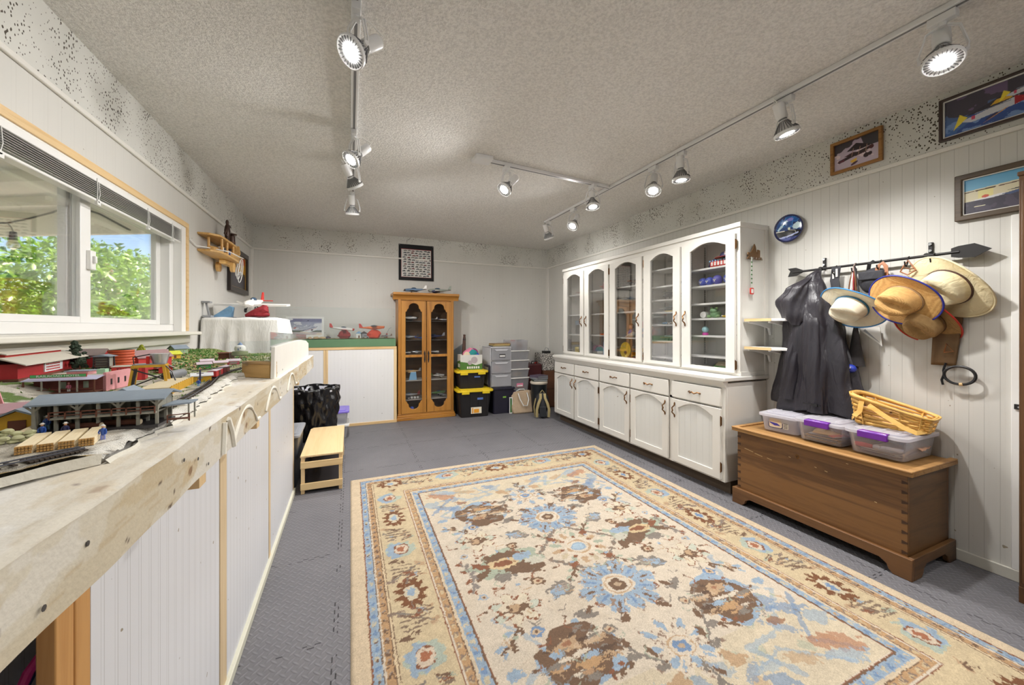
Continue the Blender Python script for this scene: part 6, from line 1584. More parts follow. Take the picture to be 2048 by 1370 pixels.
t = thing('glass_marble', 'blue glass ornament on the floor of the oak cabinet', 'ornament', (.562 + .19, 5.05 + .10, .1006))
MB().ell((0, 0, .026), (.026, .026, .026)).build('ball', C_('marble_blue', 80, 100, 200, .1), t); MB().cyl((0, 0, 0), (0, 0, .006), .02).build('foot', K_SIL, t)
model_plane('blue and white swept plane on top of the oak cabinet, left of the pair', (.80, 5.17, 1.6506), 2.7, .30, C_('plane_slate', 96, 122, 150), C_('plane_slate', 96, 122, 150), K_WHT, nose=K_DGR, span=.8)
model_plane('grey camouflage plane on top of the oak cabinet, nearer the corner', (1.12, 5.17, 1.6506), 2.9, .32, C_('plane_olive', 150, 156, 146), K_WHT, C_('plane_olive', 150, 156, 146), nose=K_NAV, span=.8, twin=True)
# ================================================================ BANNER
bn = thing('wall_banner', 'black-bordered cloth banner printed with rows of small vehicles on the back wall', 'banner', (.602, BY - .008, 1.85))
cv = Canvas(.475, .492, 150, 156, (18, 16, 20))
w_, h_ = .475, .492
cv.rect(.032, w_ - .032, .042, h_ - .062, (150, 40, 36)); cv.rect(.037, w_ - .037, .047, h_ - .067, (206, 204, 200))
r = np.random.RandomState(4)
for j in range(12):
    for i in range(7):
        x, y = .075 + i * .054 + r.uniform(-.008, .008) + .012 * (j % 2), .065 + j * .031 + r.uniform(-.004, .004)
        c = [(50, 54, 60), (80, 84, 86), (44, 40, 44), (110, 40, 40), (70, 84, 90), (120, 116, 104)][r.randint(6)]
        cv.rect(x - .021, x + .021, y - .006, y + .003, c); cv.rect(x - .008, x + .014, y + .002, y + .008, c); cv.ell(x - .012, y - .006, .004, .004, (20, 20, 20)); cv.ell(x + .012, y - .006, .004, .004, (20, 20, 20))
cv.mesh('cloth', VM('banner_cloth', .8, .05, 300, .2), bn, dz=-.004 - .006 * np.sin(cv.X * 9) ** 2 * (1 - cv.Y / h_) - .004 * (np.abs(cv.X - .24) / .24) * (1 - cv.Y / h_))
MB().cyl((.012, -.012, .478), (.012, -.004, .478), .006, n=10).build('pin', K_SIL, bn); MB().cyl((.463, -.012, .478), (.463, -.004, .478), .006, n=10).build('pin', K_SIL, bn)
# ================================================================ DRAPED BOX + BIG PLANE
dbx = thing('tall_box', 'tall dark box under the white drape beside the window wall', 'box', (-.80, 3.93, 0))
MB().box(-.25, .235, -.27, .27, 0, 1.27).build('carton', C_('box_dark', 74, 66, 60, .8), dbx); MB().box(-.25, .235, -.272, -.27, .6, .66).build('tape', K_TAN, dbx)
CLOTH = cloth_mat('white_cotton', rgb(226, 225, 221), .85)
dc = thing('white_drape', 'white ribbed cotton cloth draped over the tall box under the big model plane', 'drape', (-.80, 3.93, 1.274))
def drape(u, v):
    # u around, v 0 = centre top, .4 = edge, 1 = hem
    a = 2 * PI * u; c, s_ = math.cos(a), math.sin(a)
    k = 1 / max(abs(c), abs(s_)); sqx, sqy = c * k, s_ * k
    if v < .4: f = v / .4; return (sqx * .25 * f - .004, sqy * .285 * f, .006 + .003 * math.sin(sqx * f * 9))
    f = (v - .4) / .6
    fold = .5 + .5 * math.sin(a * 17 + 2 * math.sin(a * 3)); out = .008 + .040 * f * (.35 + .65 * fold) * (1 + (abs(c * s_) * 2) ** 6 * .5)
    fx = max(-.262, sqx * (.25 + out) - .004) if sqx < 0 else sqx * (.25 + out)
    return (fx, sqy * (.285 + out), .006 - .34 * f + .012 * math.sin(a * 5) * f)
MB().grid(150, 30, drape, cu=True).build('cloth', CLOTH, dc, smooth=180)
PT = 1.2905
model_plane('big white model plane with red trim facing the room on the draped box', (-.765, 3.92, PT), -PI / 2 - .1, .46, K_WHT, K_WHT, K_RED, nose=K_WHT, span=1.16, stand=(K_GRY, .085), tilt=-.1, chord=1.9)
t = thing('painted_wedge', 'blue and white painted wedge stand under the big white plane', 'stand', (-.95, 3.80, PT - .008))
WB = PM('wedge_blue', rgb(120, 164, 200), .6, var=.35, vs=24)
MB().prism([(-.09, 0), (.05, 0), (.06, .085), (.035, .095)], -.025, .025, 'xz').build('wedge', WB, t, bevel=.003); MB().box(-.10, .07, -.03, .03, -.002, .004).build('foot', K_GRY, t)
t = thing('crumpled_rock', 'dark red crumpled rock-shaped stand under the big white plane', 'stand', (-.72, 3.80, PT - .006))
RK = PM('rock_crimson', rgb(140, 34, 42), .8, var=.35, vs=40, bump=1, bs=40, bd=.006)
MB().tube([(-.09, 0, .012), (-.04, 0, .03), (.01, 0, .045), (.045, 0, .07), (.05, 0, .105)], [.014, .03, .042, .04, .022], 14).ell((.01, 0, .028), (.075, .035, .03), 16, 10, jit=.12).build('rock', RK, t, smooth=25); MB().box(-.10, .12, -.035, .035, -.001, .003).build('base_plate', K_GRY, t)
t = thing('desk_stand', 'grey tilted-arm stand at the window-wall edge of the draped box', 'stand', (-1.035, 3.72, PT - .01))
MB().box(-.03, .02, -.04, .04, 0, .016).build('base', K_GRY, t); MB().bar((0, 0, .01), (-.02, 0, .12), .012).build('arm', K_GRY, t); MB().box(-.04, .012, -.03, .03, .115, .128).build('head', K_GRY, t)
# ================================================================ WOODEN BIPLANE SHELF on the window wall
LT = WM('light_wood', rgb(190, 142, 78), rgb(220, 178, 112), 1, 1.4, .5)
bp_ = thing('biplane_shelf', 'light wood biplane-shaped shelf on the window wall near the corner', 'shelf', (LX, 3.95, 1.80))
def wingp(y0, y1, d): return [(0.0, y0), (d * .55, y0), (d * .95, y0 + .05), (d, y0 + .14), (d, y1 - .10), (d * .9, y1 - .03), (d * .5, y1), (0, y1)]
MB().prism(wingp(-.34, .25, .14), .118, .134).build('upper_wing', LT, bp_, bevel=.004); MB().prism(wingp(-.34, .28, .15), -.012, .006).build('lower_wing', LT, bp_, bevel=.004)
for x, y in ((.05, -.26), (.12, -.2), (.12, -.06), (.05, .12), (.12, .12)): MB().cyl((x, y, .006), (x, y, .118), .009, n=10).build('strut', LT, bp_)
MB().tube([(.075, -.3, .02), (.075, 0, .03), (.075, .25, .04), (.075, .38, .04), (.075, .42, .04)], [.02, .045, .055, .05, .03], 14).build('fuselage', LT, bp_)
MB().prism([(.075 - .02, .0 - .12), (.075 + .02, -.12), (.075 + .028, -.05), (.075 + .006, 0), (.075 + .03, .06), (.075 + .02, .13), (.075 - .02, .13), (.075 - .03, .06), (.075 - .006, 0), (.075 - .028, -.05)], .43, .445, 'xz').build('propeller', LT, bp_, loc=(0, 0, .05), bevel=.003)
MB().cyl((.075, .42, .04), (.075, .46, .04), .016, n=12).build('hub', LT, bp_)
for x in (.03, .13): MB().cyl((x - .012, .06, -.075), (x + .012, .06, -.075), .042, n=20).cyl((x - .014, .06, -.075), (x + .014, .06, -.075), .016, n=12).build('wheel', LT, bp_)
MB().prism([(.05, .0), (.09, .02), (.10, .20), (.06, .24)], -.05, -.012).build('cowling', C_('cowl_yellow', 220, 176, 96), bp_)
BZ = PM('bronze_dark', rgb(66, 46, 36), .35, .4, var=.3, vs=30)
t = thing('bronze_statue', 'slim dark bronze figure standing on the wooden biplane shelf', 'statue', (LX + .09, 4.02, 1.935))
MB().lathe([(.0, 0), (.03, 0), (.032, .01), (.02, .03), (.024, .07), (.028, .11), (.02, .15), (.012, .165), (.016, .18), (.012, .20), (0, .208)], 16, sx=.8).build('figure', BZ, t); MB().tube([(.0, -.02, .12), (-.012, -.03, .08), (.008, -.02, .05)], .007).tube([(0, .02, .125), (.014, .03, .15), (.0, .02, .17)], .007).build('arms', BZ, t)
t = thing('bronze_candlestick', 'short dark bronze candlestick beside the slim bronze figure', 'candlestick', (LX + .09, 4.15, 1.935))
MB().lathe([(0, 0), (.03, 0), (.028, .05), (.026, .09), (.02, .095), (.018, .10), (.04, .104), (.042, .110), (.0, .112)], 18).build('stick', BZ, t); MB().lathe([(.029, .03), (.031, .034), (.029, .038)], 18).build('ring', K_BRN, t)
for q, (y, cl) in enumerate(((3.80, K_DGR), (3.93, K_BLU))):
    t = thing('spy_camera', ['white rounded camera with dark lens between the wings of the wooden biplane', 'white rounded camera with blue lens between the wings of the wooden biplane'][q], 'camera', (LX + .10, y, 1.8066))
    MB().ell((0, 0, .03), (.03, .045, .03)).build('body', K_WHT, t); MB().cyl((.024, 0, .03), (.032, 0, .03), .018).build('lens', cl, t)
t = thing('white_cable', 'white cable running along the wall to the wooden biplane and hanging in a coil', 'cable', (LX, 0, 0))
P = [(.012, 3.42, 1.84), (.016, 3.55, 1.815), (.05, 3.62, 1.82), (.16, 3.8, 1.825), (.165, 4.05, 1.83), (.15, 4.28, 1.85)]
MB().tube(P, .0045, 8).build('run', CORDW, t)
b = MB()
for q in range(3): b.tube([(.10 + .012 * q + .01 * math.sin(a), 4.30 + (.055 + .012 * q) * math.cos(a) * (1 if q % 2 else .9), 1.755 - .01 * q + (.07 + .02 * q) * math.sin(a)) for a in np.linspace(0, 2 * PI, 26)[:-1]], .004, 6, True)
b.build('coil', CORDW, t); MB().bar((.12, 4.28, 1.72), (.12, 4.31, 1.70), .03, .012).build('tie', CORDW, t)
def p_dark(c, w, h):
    c.A[:] = (44, 40, 48); n = fbm(c.X, c.Y, 12, 2); c.poly([(0, h), (w, h), (w, h * .62), (w * .35, h * .9), (0, h * .72)], (196, 84, 34)); c.poly([(w * .25, h * .62), (w, h * .8), (w, h * .45), (w * .6, h * .5)], (206, 150, 40)); c.put((c.Y < h * .5) & (n > .55), (58, 54, 64)); c.line([(0, h * .55), (w, h * .48)], .012, (86, 70, 40))
t = framed('dark ornate framed picture with orange sky on the window wall by the corner', (LX + .001, 4.37, 1.555), LW, .70, .445, .05, C_('frame_black', 36, 26, 22, .35), p_dark, 120, 70, .008, .03, matc=C_('gilt', 170, 136, 70, .4, metal=.4))
# ================================================================ TRASH CAN, STOOL, BINS between bench and counter
BAG = cloth_mat('bin_bag_black', rgb(20, 20, 23), .22)
tcn = thing('trash_can', 'white plastic trash can lined with a black bag behind the step stool', 'trash can', (-.33, 4.16, 0))
MB().lathe([(0, .002), (.165, .002), (.165, 0), (.205, .58), (.215, .585), (.215, .60), (.2, .60), (.162, .01)], 36).build('bin', PM('bin_white', rgb(206, 206, 214), .4), tcn)
bag = thing('bin_bag', 'shiny black bag folded over the rim of the white trash can', 'bag', (-.33, 4.16, 0))
def bagf(u, v):
    a = 2 * PI * u; w1 = math.sin(9 * a + 14 * v) * .006 + math.sin(23 * a + 7 * v) * .004 + math.sin(15 * a - 25 * v) * .004
    if v < .3: f = v / .3; return ((.205 + w1 - .03 * (1 - f)) * math.cos(a), (.205 + w1 - .03 * (1 - f)) * math.sin(a), .50 + .125 * f + .006 * math.sin(5 * a))
    f = (v - .3) / .7; z = .625 - f * (.46 + .03 * math.sin(3 * a + 1)); r_ = .228 - .03 * f + w1 * 1.4 + .012 * (f > .02) * math.exp(-((f - .26) / .05) ** 2)
    return (r_ * math.cos(a), r_ * math.sin(a), z + .006 * math.sin(5 * a) * (1 - f))
MB().grid(130, 46, bagf, cu=True).build('film', BAG, bag, smooth=180)
MB().grid(60, 3, lambda u, v: (.243 * math.cos(2 * PI * u), .243 * math.sin(2 * PI * u), .548 - .02 * v + .02 * math.sin(2 * PI * u + 2)), cu=True).build('drawstring', PM('bag_tie', rgb(170, 172, 182), .4), bag, solid=.003) if 0 else None
stl = thing('step_stool', 'long low plywood step stool standing on the mats at the end of the bench', 'step stool', (-.192, 3.51, 0))
PLY = WM('plywood', rgb(206, 176, 126), rgb(226, 200, 154), 1, .7, .6); PINEB = WM('pine_board', rgb(210, 178, 124), rgb(230, 202, 152), 0, 1.4, .55)
MB().prism([(-.140, -.42), (.140, -.42), (.140, .42), (-.12, .42), (-.140, .38)], .263, .276).build('top', PLY, stl, bevel=.002)
for x in (-.124, .124):
    for y in (-.40, .40): MB().cb((x, y, .1315), (.024, .03, .263)).build('leg', PINE, stl, bevel=.002)
for y, s_ in ((-.422, 1), (.418, -1)):
    for z0, z1 in ((.185, .232), (.03, .078)): MB().box(-.138, .138, y - .004, y + .010, z0, z1).build('rail', PINEB, stl, bevel=.002)
for x in (-.138, .126): MB().box(x, x + .012, -.41, .41, .19, .24).build('side_rail', PINEX, stl, bevel=.002)
MB().box(-.124, .124, -.40, .40, .02, .032).build('bottom_board', C_('board_dark', 52, 50, 54), stl)
def lidbin(label, loc, hx, hy, h, body, lid, name='storage_bin', rz=0, lip=.014):
    t = thing(name, label, 'storage bin', loc, rz)
    MB().tray((hx * .9, hy * .9), (hx, hy), 0, h, .004, 5, .03).build('body', body, t)
    MB().rslab(hx + lip, hy + lip, .03, h - .006, h + .016).rslab(hx - .02, hy - .02, .025, h + .016, h + .024).build('lid', lid, t, bevel=.004)
    return t
lidbin('dark bin with a pale grey lid squeezed between bench end and step stool', (-.515, 3.42, 0), .155, .20, .385, C_('bin_dark', 44, 48, 54), C_('bin_grey_lid', 150, 152, 158))
CLT = GM('clear_shoebox', (.99, .99, 1, 1), .8, .08, .3, rgb(240, 240, 244))
lidbin('clear tub with white lid at the bottom of the purple-lidded pair by the counter', (-.175, 4.63, 0), .15, .15, .135, CLT, K_WHT)
lidbin('clear tub with purple lid stacked beside the trash can', (-.175, 4.63, .1605), .15, .15, .12, CLT, C_('lid_lavender', 128, 110, 206, .35))
# ================================================================ CORNER STORAGE between oak cabinet and white base cabinet
TOTE = PM('tote_black', rgb(30, 27, 28), .5, var=.15); YLID = C_('tote_yellow', 226, 196, 36, .4); TAPE = C_('blue_tape', 92, 122, 190, .6)
def tote(label, x, y, z, hx, hy, h, rz, tag2=False):
    t = thing('storage_tote', label, 'storage tote', (x, y, z), rz)
    b = MB().tray((hx * .84, hy * .84), (hx, hy), 0, h, .005, 5, .04)
    for q in (-.5, -.17, .17, .5): b.taper((q * hx * 1.5 - .012, q * hx * 1.5 + .012, -hy * .86, -hy * .8), (q * hx * 1.5 - .012, q * hx * 1.5 + .012, -hy * 1.01, -hy * .9), .01, h - .03)
    b.build('body', TOTE, t)
    l = MB().rslab(hx + .025, hy + .025, .04, h - .004, h + .022); l.rslab(hx - .02, hy - .02, .03, h + .022, h + .034)
    for q in (-1, 1): l.box(q * hx * .62 - .05, q * hx * .62 + .05, -hy - .035, -hy, h - .028, h + .012)
    l.build('lid', YLID, t, bevel=.004)
    MB().box(.02, .10, -hy * .985 - .004, -hy * .985 - .002, h * .68, h * .76).build('tape_label', TAPE, t, rot=(0, 0, .02))
    if tag2:
        p = MB().box(-.06, .085, -hy * .91 - .006, -hy * .91 - .003, .05, .135).build('paper_label', C_('paper_cream', 234, 226, 206), t)
        MB().box(-.02, .05, -hy * .91 - .008, -hy * .91 - .006, .06, .11).box(-.045, -.03, -hy * .91 - .008, -hy * .91 - .006, .055, .125).build('label_print', C_('print_orange', 236, 160, 40), p)
    return t
tote('larger black tote with yellow lid standing on the mats beside the oak cabinet', 1.545, 5.04, 0, .225, .20, .345, -.05, True)
tote('smaller black tote with yellow lid stacked on the larger one', 1.52, 5.06, .380, .195, .17, .215, -.06)
cb = thing('printed_box', 'green and white printed carton full of bright fabric on the upper yellow lid', 'box', (1.51, 5.03, .630), -.08)
MB().box(-.15, .15, -.11, -.105, 0, .20).box(-.15, .15, .105, .11, 0, .20).box(-.15, -.145, -.105, .105, 0, .20).box(.145, .15, -.105, .105, 0, .20).box(-.145, .145, -.105, .105, 0, .004).build('carton', C_('carton_white', 214, 212, 204, .6), cb)
MB().prism([(-.15, 0), (.15, 0), (.15, .085), (.06, .06), (-.02, .09), (-.15, .11)], -.1112, -.1102, 'xz').prism([(-.11, 0), (.11, 0), (.11, .1), (-.11, .13)], -.1512, -.1502, 'yz').build('green_print', C_('carton_green', 74, 116, 44, .6), cb)
MB(Matrix.Translation((.04, -.1115, .13)) @ Matrix.Rotation(PI / 2, 4, 'X')).lathe([(0, .001), (.045, .001), (.045, 0), (0, 0)], 20).lathe([(0, .001), (.03, .001), (.03, 0), (0, 0)], 16, (-.06, -.035, 0)).build('picture_print', C_('carton_grey', 176, 164, 166, .6), cb)
b = MB()
for q in range(6): b.box(-.06 + .03 * q, -.04 + .03 * q, -.1122, -.1112, .015, .045)
for q in range(4): b.box(-.1522, -.1512, -.08 + .035 * q, -.06 + .035 * q, .03, .08)
b.build('white_letters', K_WHT, cb)
fb = thing('bright_fabric', 'magenta, teal and blue fabric heaped in the printed carton', 'fabric', (1.53, 5.03, .70), 0)
for q, (c_, x, y, z) in enumerate(((K_PNK, -.03, 0, .15), (C_('fabric_teal', 40, 140, 140, .8), .0, -.03, .13), (C_('fabric_magenta', 150, 40, 110, .8), .03, .02, .14), (C_('fabric_blue', 60, 90, 190, .8), .05, -.03, .10), (C_('fabric_plum', 120, 50, 100, .8), .01, -.05, .09), (C_('fabric_cream', 220, 200, 170, .8), -.08, -.05, .10))):
    MB().grid(18, 14, lambda u, v, q=q: ((.075 - .005 * q) * math.sin(PI * v) * math.cos(2 * PI * u) * (1 + .2 * math.sin(5 * PI * u + q)), .055 * math.sin(PI * v) * math.sin(2 * PI * u), .06 * math.cos(PI * v) + .014 * math.sin(9 * u + q)), cu=True).build('fold', c_, fb, loc=(x, y, z))
t = thing('wooden_bat', 'dark brown wooden bat standing up in the printed carton', 'bat', (1.43, 5.06, .645)); t.rotation_euler = (0, .03, 0)
MB().lathe([(.026, 0), (.027, .2), (.02, .40), (.014, .44), (.02, .455), (0, .462)], 16).build('bat', C_('bat_brown', 74, 48, 38), t); MB().lathe([(.0205, .38), (.0215, .39), (.0205, .40)], 16).build('band', BLACK, t)
t = thing('plexiglass_offcut', 'grey plexiglass offcut leaning behind the yellow-lidded totes', 'plexiglass', (1.345, 5.30, 0))
MB().prism([(-.02, 0), (.16, 0), (.16, .98), (-.02, .86)], 0, .005, 'xz').build('sheet', GM('plexi_grey', (.8, .84, .86, 1), .9, .05, .35, rgb(170, 180, 186)), t)
NAV = PM('tote_navy', rgb(34, 32, 48), .5, var=.15)
t = lidbin('dark navy tote standing on the mats under the three-drawer unit', (1.965, 5.10, 0), .16, .20, .345, NAV, NAV, 'storage_tote')
MB().box(-.012, .035, -.196, -.193, .22, .24).build('green_label', C_('label_green', 140, 190, 80), t)
lnr = thing('storage_tub', 'dark rounded tub standing on end on the larger yellow lid beside the drawers', 'tub', (1.757, 5.02, .3800))
MB().rslab(.011, .11, .01, 0, .30).build('rim', NAV, lnr, bevel=.008); MB().box(-.0125, -.011, -.08, .08, .03, .27).build('inner_panel', C_('tub_grey', 140, 142, 150), lnr)
DRW = GM('drawer_clear', (.99, .99, 1, 1), .8, .12, .5, rgb(240, 240, 244)); DFR = C_('drawer_frame', 206, 206, 210, .35)
du = thing('drawer_unit', 'white three-drawer plastic unit standing on the navy tote', 'drawer unit', (1.935, 5.11, .3700))
MB().box(-.155, -.148, -.18, .18, 0, .555).box(.148, .155, -.18, .18, 0, .555).box(-.155, .155, .172, .18, 0, .555).box(-.155, .155, -.18, .18, .545, .56).box(-.148, .148, -.178, .172, .0, .008).box(-.148, .148, -.178, .172, .18, .188).box(-.148, .148, -.178, .172, .362, .37).build('frame', DFR, du, bevel=.003)
for q, (c_, w_) in enumerate(((None, 0), (C_('toy_salmon', 214, 140, 120), .07), (None, 0))):
    z = .012 + .182 * q
    d_ = MB().box(-.144, .144, -.192, -.186, z, z + .166).box(-.144, -.138, -.186, .16, z, z + .13).box(.138, .144, -.186, .16, z, z + .13).box(-.138, .138, -.186, .16, z, z + .004).build('drawer', DRW, du, bevel=.003)
    MB().prism([(-.10, z + .15), (.10, z + .15), (.08, z + .13), (-.08, z + .13)], -.200, -.192, 'xz').build('handle', DFR, d_)
    if c_: 
        tt = thing('pink_toy', 'salmon pink round toy inside the middle drawer of the three-drawer unit', 'toy', (1.89, 5.02, .3700 + z + .005)); MB().ell((0, 0, .05), (.05, .04, .05)).build('body', c_, tt); MB().ell((.04, 0, .03), (.03, .03, .03)).build('side_lobe', c_, tt)
MB().box(-.03, .06, -.1945, -.193, .41, .46).build('label', K_DGR, du); MB().box(-.024, .054, -.196, -.1945, .42, .445).build('label_face', K_WHT, du)
for q, (c_, lb) in enumerate(((C_('folder_dark', 60, 56, 66), 'dark flat binder lowest on the three-drawer unit'), (C_('folder_gold', 196, 168, 90), 'gold-edged album on the dark binder'), (C_('folder_brown', 140, 106, 56), 'brown flat album topmost on the three-drawer unit'))):
    t = thing('album', lb, 'album', (1.955 + .006 * q, 5.06, .9312 + .0146 * q), .06 * q - .1)
    MB().box(-.125, .125, -.10, .11, 0, .004).box(-.125, .125, -.10, .11, .010, .014).box(-.125, -.121, -.10, .11, .004, .010).build('cover', c_, t); MB().box(-.12, .12, -.095, .105, .004, .010).build('pages', C_('pages_cream', 226, 212, 170), t)
sup = lidbin('plain dark tub on the mats holding up the right stack of clear boxes', (2.23, 5.12, 0), .15, .17, .28, NAV, C_('lid_purple_dark', 74, 60, 110), 'storage_tote', lip=.002)
def sbox(label, z, h, cont, lab=False, x=2.225, lidc=K_WHT, open_=False, w=.150):
    t = thing('shoebox_tub', label, 'plastic box', (x, 5.10, z))
    MB().tray((w * .93, .155), (w, .165), 0, h, .003, 5, .02).build('tub', CLT, t)
    if not open_: MB().rslab(w + .008, .175, .025, h - .004, h + .010).build('lid', lidc, t, bevel=.004)
    if lab: MB().box(-.05, .05, -.168, -.166, .05, .10).build('label', K_PNK, t); MB().box(-.04, .04, -.1695, -.168, .055, .075).build('label_face', K_WHT, t)
    if cont:
        for q in range(len(cont)):
            b = MB()
            for k in range(4): b.ell((RND.uniform(-.09, .09), RND.uniform(-.12, .06), .03 + .016 * (k % 2)), (RND.uniform(.025, .045), .03, RND.uniform(.014, .024)), 9, 6, jit=.1)
            b.build('contents', cont[q], t)
    return t
sbox('clear drawer box with pink label at the bottom of the right stack', .3050, .17, [K_WHT, K_ORG], True)
sbox('clear shoe box of tan pieces second from the bottom of the right stack', .4860, .115, [K_TAN, K_YEL, K_WHT])
sbox('clear shoe box of dark coloured parts third from the bottom of the right stack', .6120, .115, [K_DGR, K_RED, K_GRY])
sbox('nearly empty clear shoe box fourth from the bottom of the right stack', .7380, .125, None)
sbox('open clear tub of round jars topmost on the right stack', .8740, .145, None, open_=True, w=.135)
for q, (x, c_) in enumerate(((2.17, K_GRY), (2.27, K_BRN))):
    t = thing('glass_jar', ['grey roundish jar with brown lid in the open topmost clear tub', 'brown patterned jar with dark lid in the open topmost clear tub'][q], 'jar', (x, 5.07, .8775))
    MB().lathe([(0, 0), (.035, 0), (.045, .04), (.042, .09), (.03, .11), (0, .11)], 18).build('jar', c_, t); MB().lathe([(0, .11), (.036, .11), (.036, .14), (0, .14)], 16).build('lid', K_DRED if q == 0 else K_DGR, t)
tb = thing('burlap_tote', 'tan burlap tote bag with white rope handles leaning on the dark tub', 'tote bag', (2.235, 4.86, 0), -.06)
BUR = PM('burlap', rgb(178, 156, 130), .95, var=.15, vs=30, bump=.6, bs=260)
def burl(u, v):
    a = 2 * PI * u; c, s_ = math.cos(a), math.sin(a)
    x = (.165 - .012 * (1 - v) + .008 * math.sin(v * 7)) * math.copysign(abs(c) ** .3, c); y = (.055 - .030 * v) * math.copysign(abs(s_) ** .5, s_) + .07 * v - .008 * math.sin(x * 20) * v
    return (x, y, .005 + .29 * v + .012 * math.sin(x * 14 + 1) * v)
MB().grid(64, 14, burl, cu=True).build('bag', BUR, tb, smooth=180, solid=.004); MB().box(-.15, .15, -.045, .045, .003, .008).build('base', BUR, tb)
for y in (-.005, .085): MB().tube([(-.07, y + .03 * (y > 0), .275), (-.055, y - .035, .20), (-.01, y - .055, .11), (.045, y - .055, .105), (.075, y - .035, .19), (.07, y + .02, .275)] if y < 0 else [(-.07, y, .29), (-.02, y - .01, .315), (.05, y - .01, .315), (.07, y, .29)], .0075, 8).build('handle', CORDW, tb)
t = thing('framed_snapshot', 'narrow white framed board standing between navy tote and burlap bag', 'frame', (2.055, 4.88, 0), -.1)
MB().ring([(-.015, 0), (.03, 0), (.03, .225), (-.015, .225)], [(-.006, .012), (.021, .012), (.021, .213), (-.006, .213)], -.008, .008).build('frame', K_WHT, t); MB().box(-.006, .021, -.002, .002, .012, .213).build('photo', K_GRN, t)
mc = thing('maroon_case', 'maroon case heaped with red and white things behind the black canister', 'case', (2.515, 5.17, 0))
MB().box(-.115, .115, -.13, .16, .0, .40).build('pedestal_box', C_('box_brown_dark', 60, 34, 30), mc); MB().box(-.12, .12, -.14, .17, .401, .66).build('case', PM('maroon', rgb(72, 26, 28), .5, var=.2), mc, bevel=.02); MB().tube([(-.05, -.10, .655), (-.04, -.12, .70), (.03, -.12, .70), (.045, -.10, .655)], .008).build('handle', BLACK, mc)
for q, (x, c_) in enumerate(((-.03, K_WHT), (.04, K_RED))): MB().tube([(x, -.06, .668), (x + .05, -.02, .672)], .012).build('rolled_paper', c_, mc)
gb = thing('speckled_box', 'black and white speckled box beside the white cabinet in the corner', 'box', (2.725, 5.14, .56))
def granite():
    m, nt = newmat('granite_print'); vo = nd(nt, 'TexNoise', {'Vector': coords(nt), 'Scale': 70, 'Detail': 4}); finish(nt, ramp(nt, vo.outputs[0], (.42, rgb(40, 40, 40)), (.5, rgb(150, 144, 138)), (.58, rgb(226, 222, 214))), .5); return m
MB().box(-.075, .10, -.13, .17, 0, .25).build('carton', granite(), gb, bevel=.002); MB().box(-.04, .06, -.09, .0, .25, .285).build('black_clasp', BLACK, gb); MB().tube([(-.03, -.05, .285), (0, -.05, .335), (.04, -.05, .325), (.05, -.05, .285)], .005).build('wire_handle', K_GRY, gb)
bb = thing('brown_cabinet', 'small brown wooden cabinet under the speckled box', 'cabinet', (2.725, 5.14, 0))
MB().box(-.085, .105, -.135, .175, 0, .5595).build('carcass', C_('wood_umber', 84, 52, 34), bb, bevel=.003); MB().box(-.075, .095, -.143, -.135, .02, .27).box(-.075, .095, -.143, -.135, .285, .545).build('doors', C_('wood_umber2', 100, 62, 40), bb, bevel=.003); MB().ell((-.05, -.15, .41), (.008, .008, .008)).build('knob', K_SIL, bb)
bc = thing('black_canister', 'round black canister with a cream lid behind the backpack', 'canister', (2.46, 4.80, 0))
MB().lathe([(0, 0), (.10, 0), (.115, .40), (.11, .405), (0, .405)], 28).build('body', PM('canister_black', rgb(22, 26, 30), .35), bc); MB().lathe([(0, .406), (.122, .406), (.126, .425), (.118, .44), (0, .443)], 28).build('lid', C_('lid_cream', 206, 194, 176), bc)
for q, (c_, lb) in enumerate(((C_('paper_green', 60, 74, 60), 'green folder lowest on the cream canister lid'), (C_('paper_grey', 140, 144, 150), 'grey paper stack on the green folder'), (C_('paper_plum', 90, 80, 96), 'plum magazine topmost above the cream lid'))):
    t = thing('magazine', lb, 'magazine', (2.47, 4.81, .4435 + .0265 * q), .25 * q - .2)
    MB().box(-.10, .10, -.08, .09, 0, .003).box(-.10, .10, -.08, .09, .022, .026).box(-.10, -.097, -.08, .09, .003, .022).build('cover', c_, t); MB().box(-.097, .098, -.077, .088, .003, .022).build('pages', K_GRY, t)
bpk = thing('backpack', 'black and khaki backpack standing against the end of the white base cabinet', 'backpack', (2.355, 4.50, 0), -.35)
KH = PM('khaki', rgb(164, 148, 104), .85, var=.15); BKP = cloth_mat('backpack_black', rgb(36, 38, 42), .7)
MB().grid(36, 24, lambda u, v: ((.105 * math.sin(min(1, v * 1.15 + .1) * PI * .5 + (max(0, v - .75) * 4.5))) * math.copysign(abs(math.cos(2 * PI * u)) ** .6, math.cos(2 * PI * u)) * (1 - .25 * v) + .001, .075 * math.copysign(abs(math.sin(2 * PI * u)) ** .7, math.sin(2 * PI * u)) * (1 - .55 * v ** 3), .004 + .33 * v), cu=True).build('body', BKP, bpk, smooth=180)
for x in (-.06, .06): MB().tube([(x * 1.3, -.07, .02), (x * 1.35, -.088, .12), (x * 1.0, -.085, .2), (x * .5, -.07, .27), (x * .45, -.045, .325)], 0, 8, flat=(.034, .012), up=(0, -1, 0)).build('strap', KH, bpk)
MB().rslab(.045, .012, .01, .02, .16).build('pocket', BKP, bpk, loc=(0, -.078, 0), bevel=.01); MB().tube([(-.03, 0, .325), (0, -.01, .365), (.03, 0, .325)], .007).build('grab_loop', KH, bpk); MB().tube([(-.1, -.02, .02), (-.112, -.03, .15), (-.09, -.03, .26)], .008).build('piping', KH, bpk)
# ================================================================ BENCH carrying the model railway
PWH = VM('painted_pine', .6, .05, 160, .2)
bn_ = thing('layout_bench', 'long bench along the window wall with whitewashed timber edge and white beadboard skirt', 'bench', (0, 0, 0))
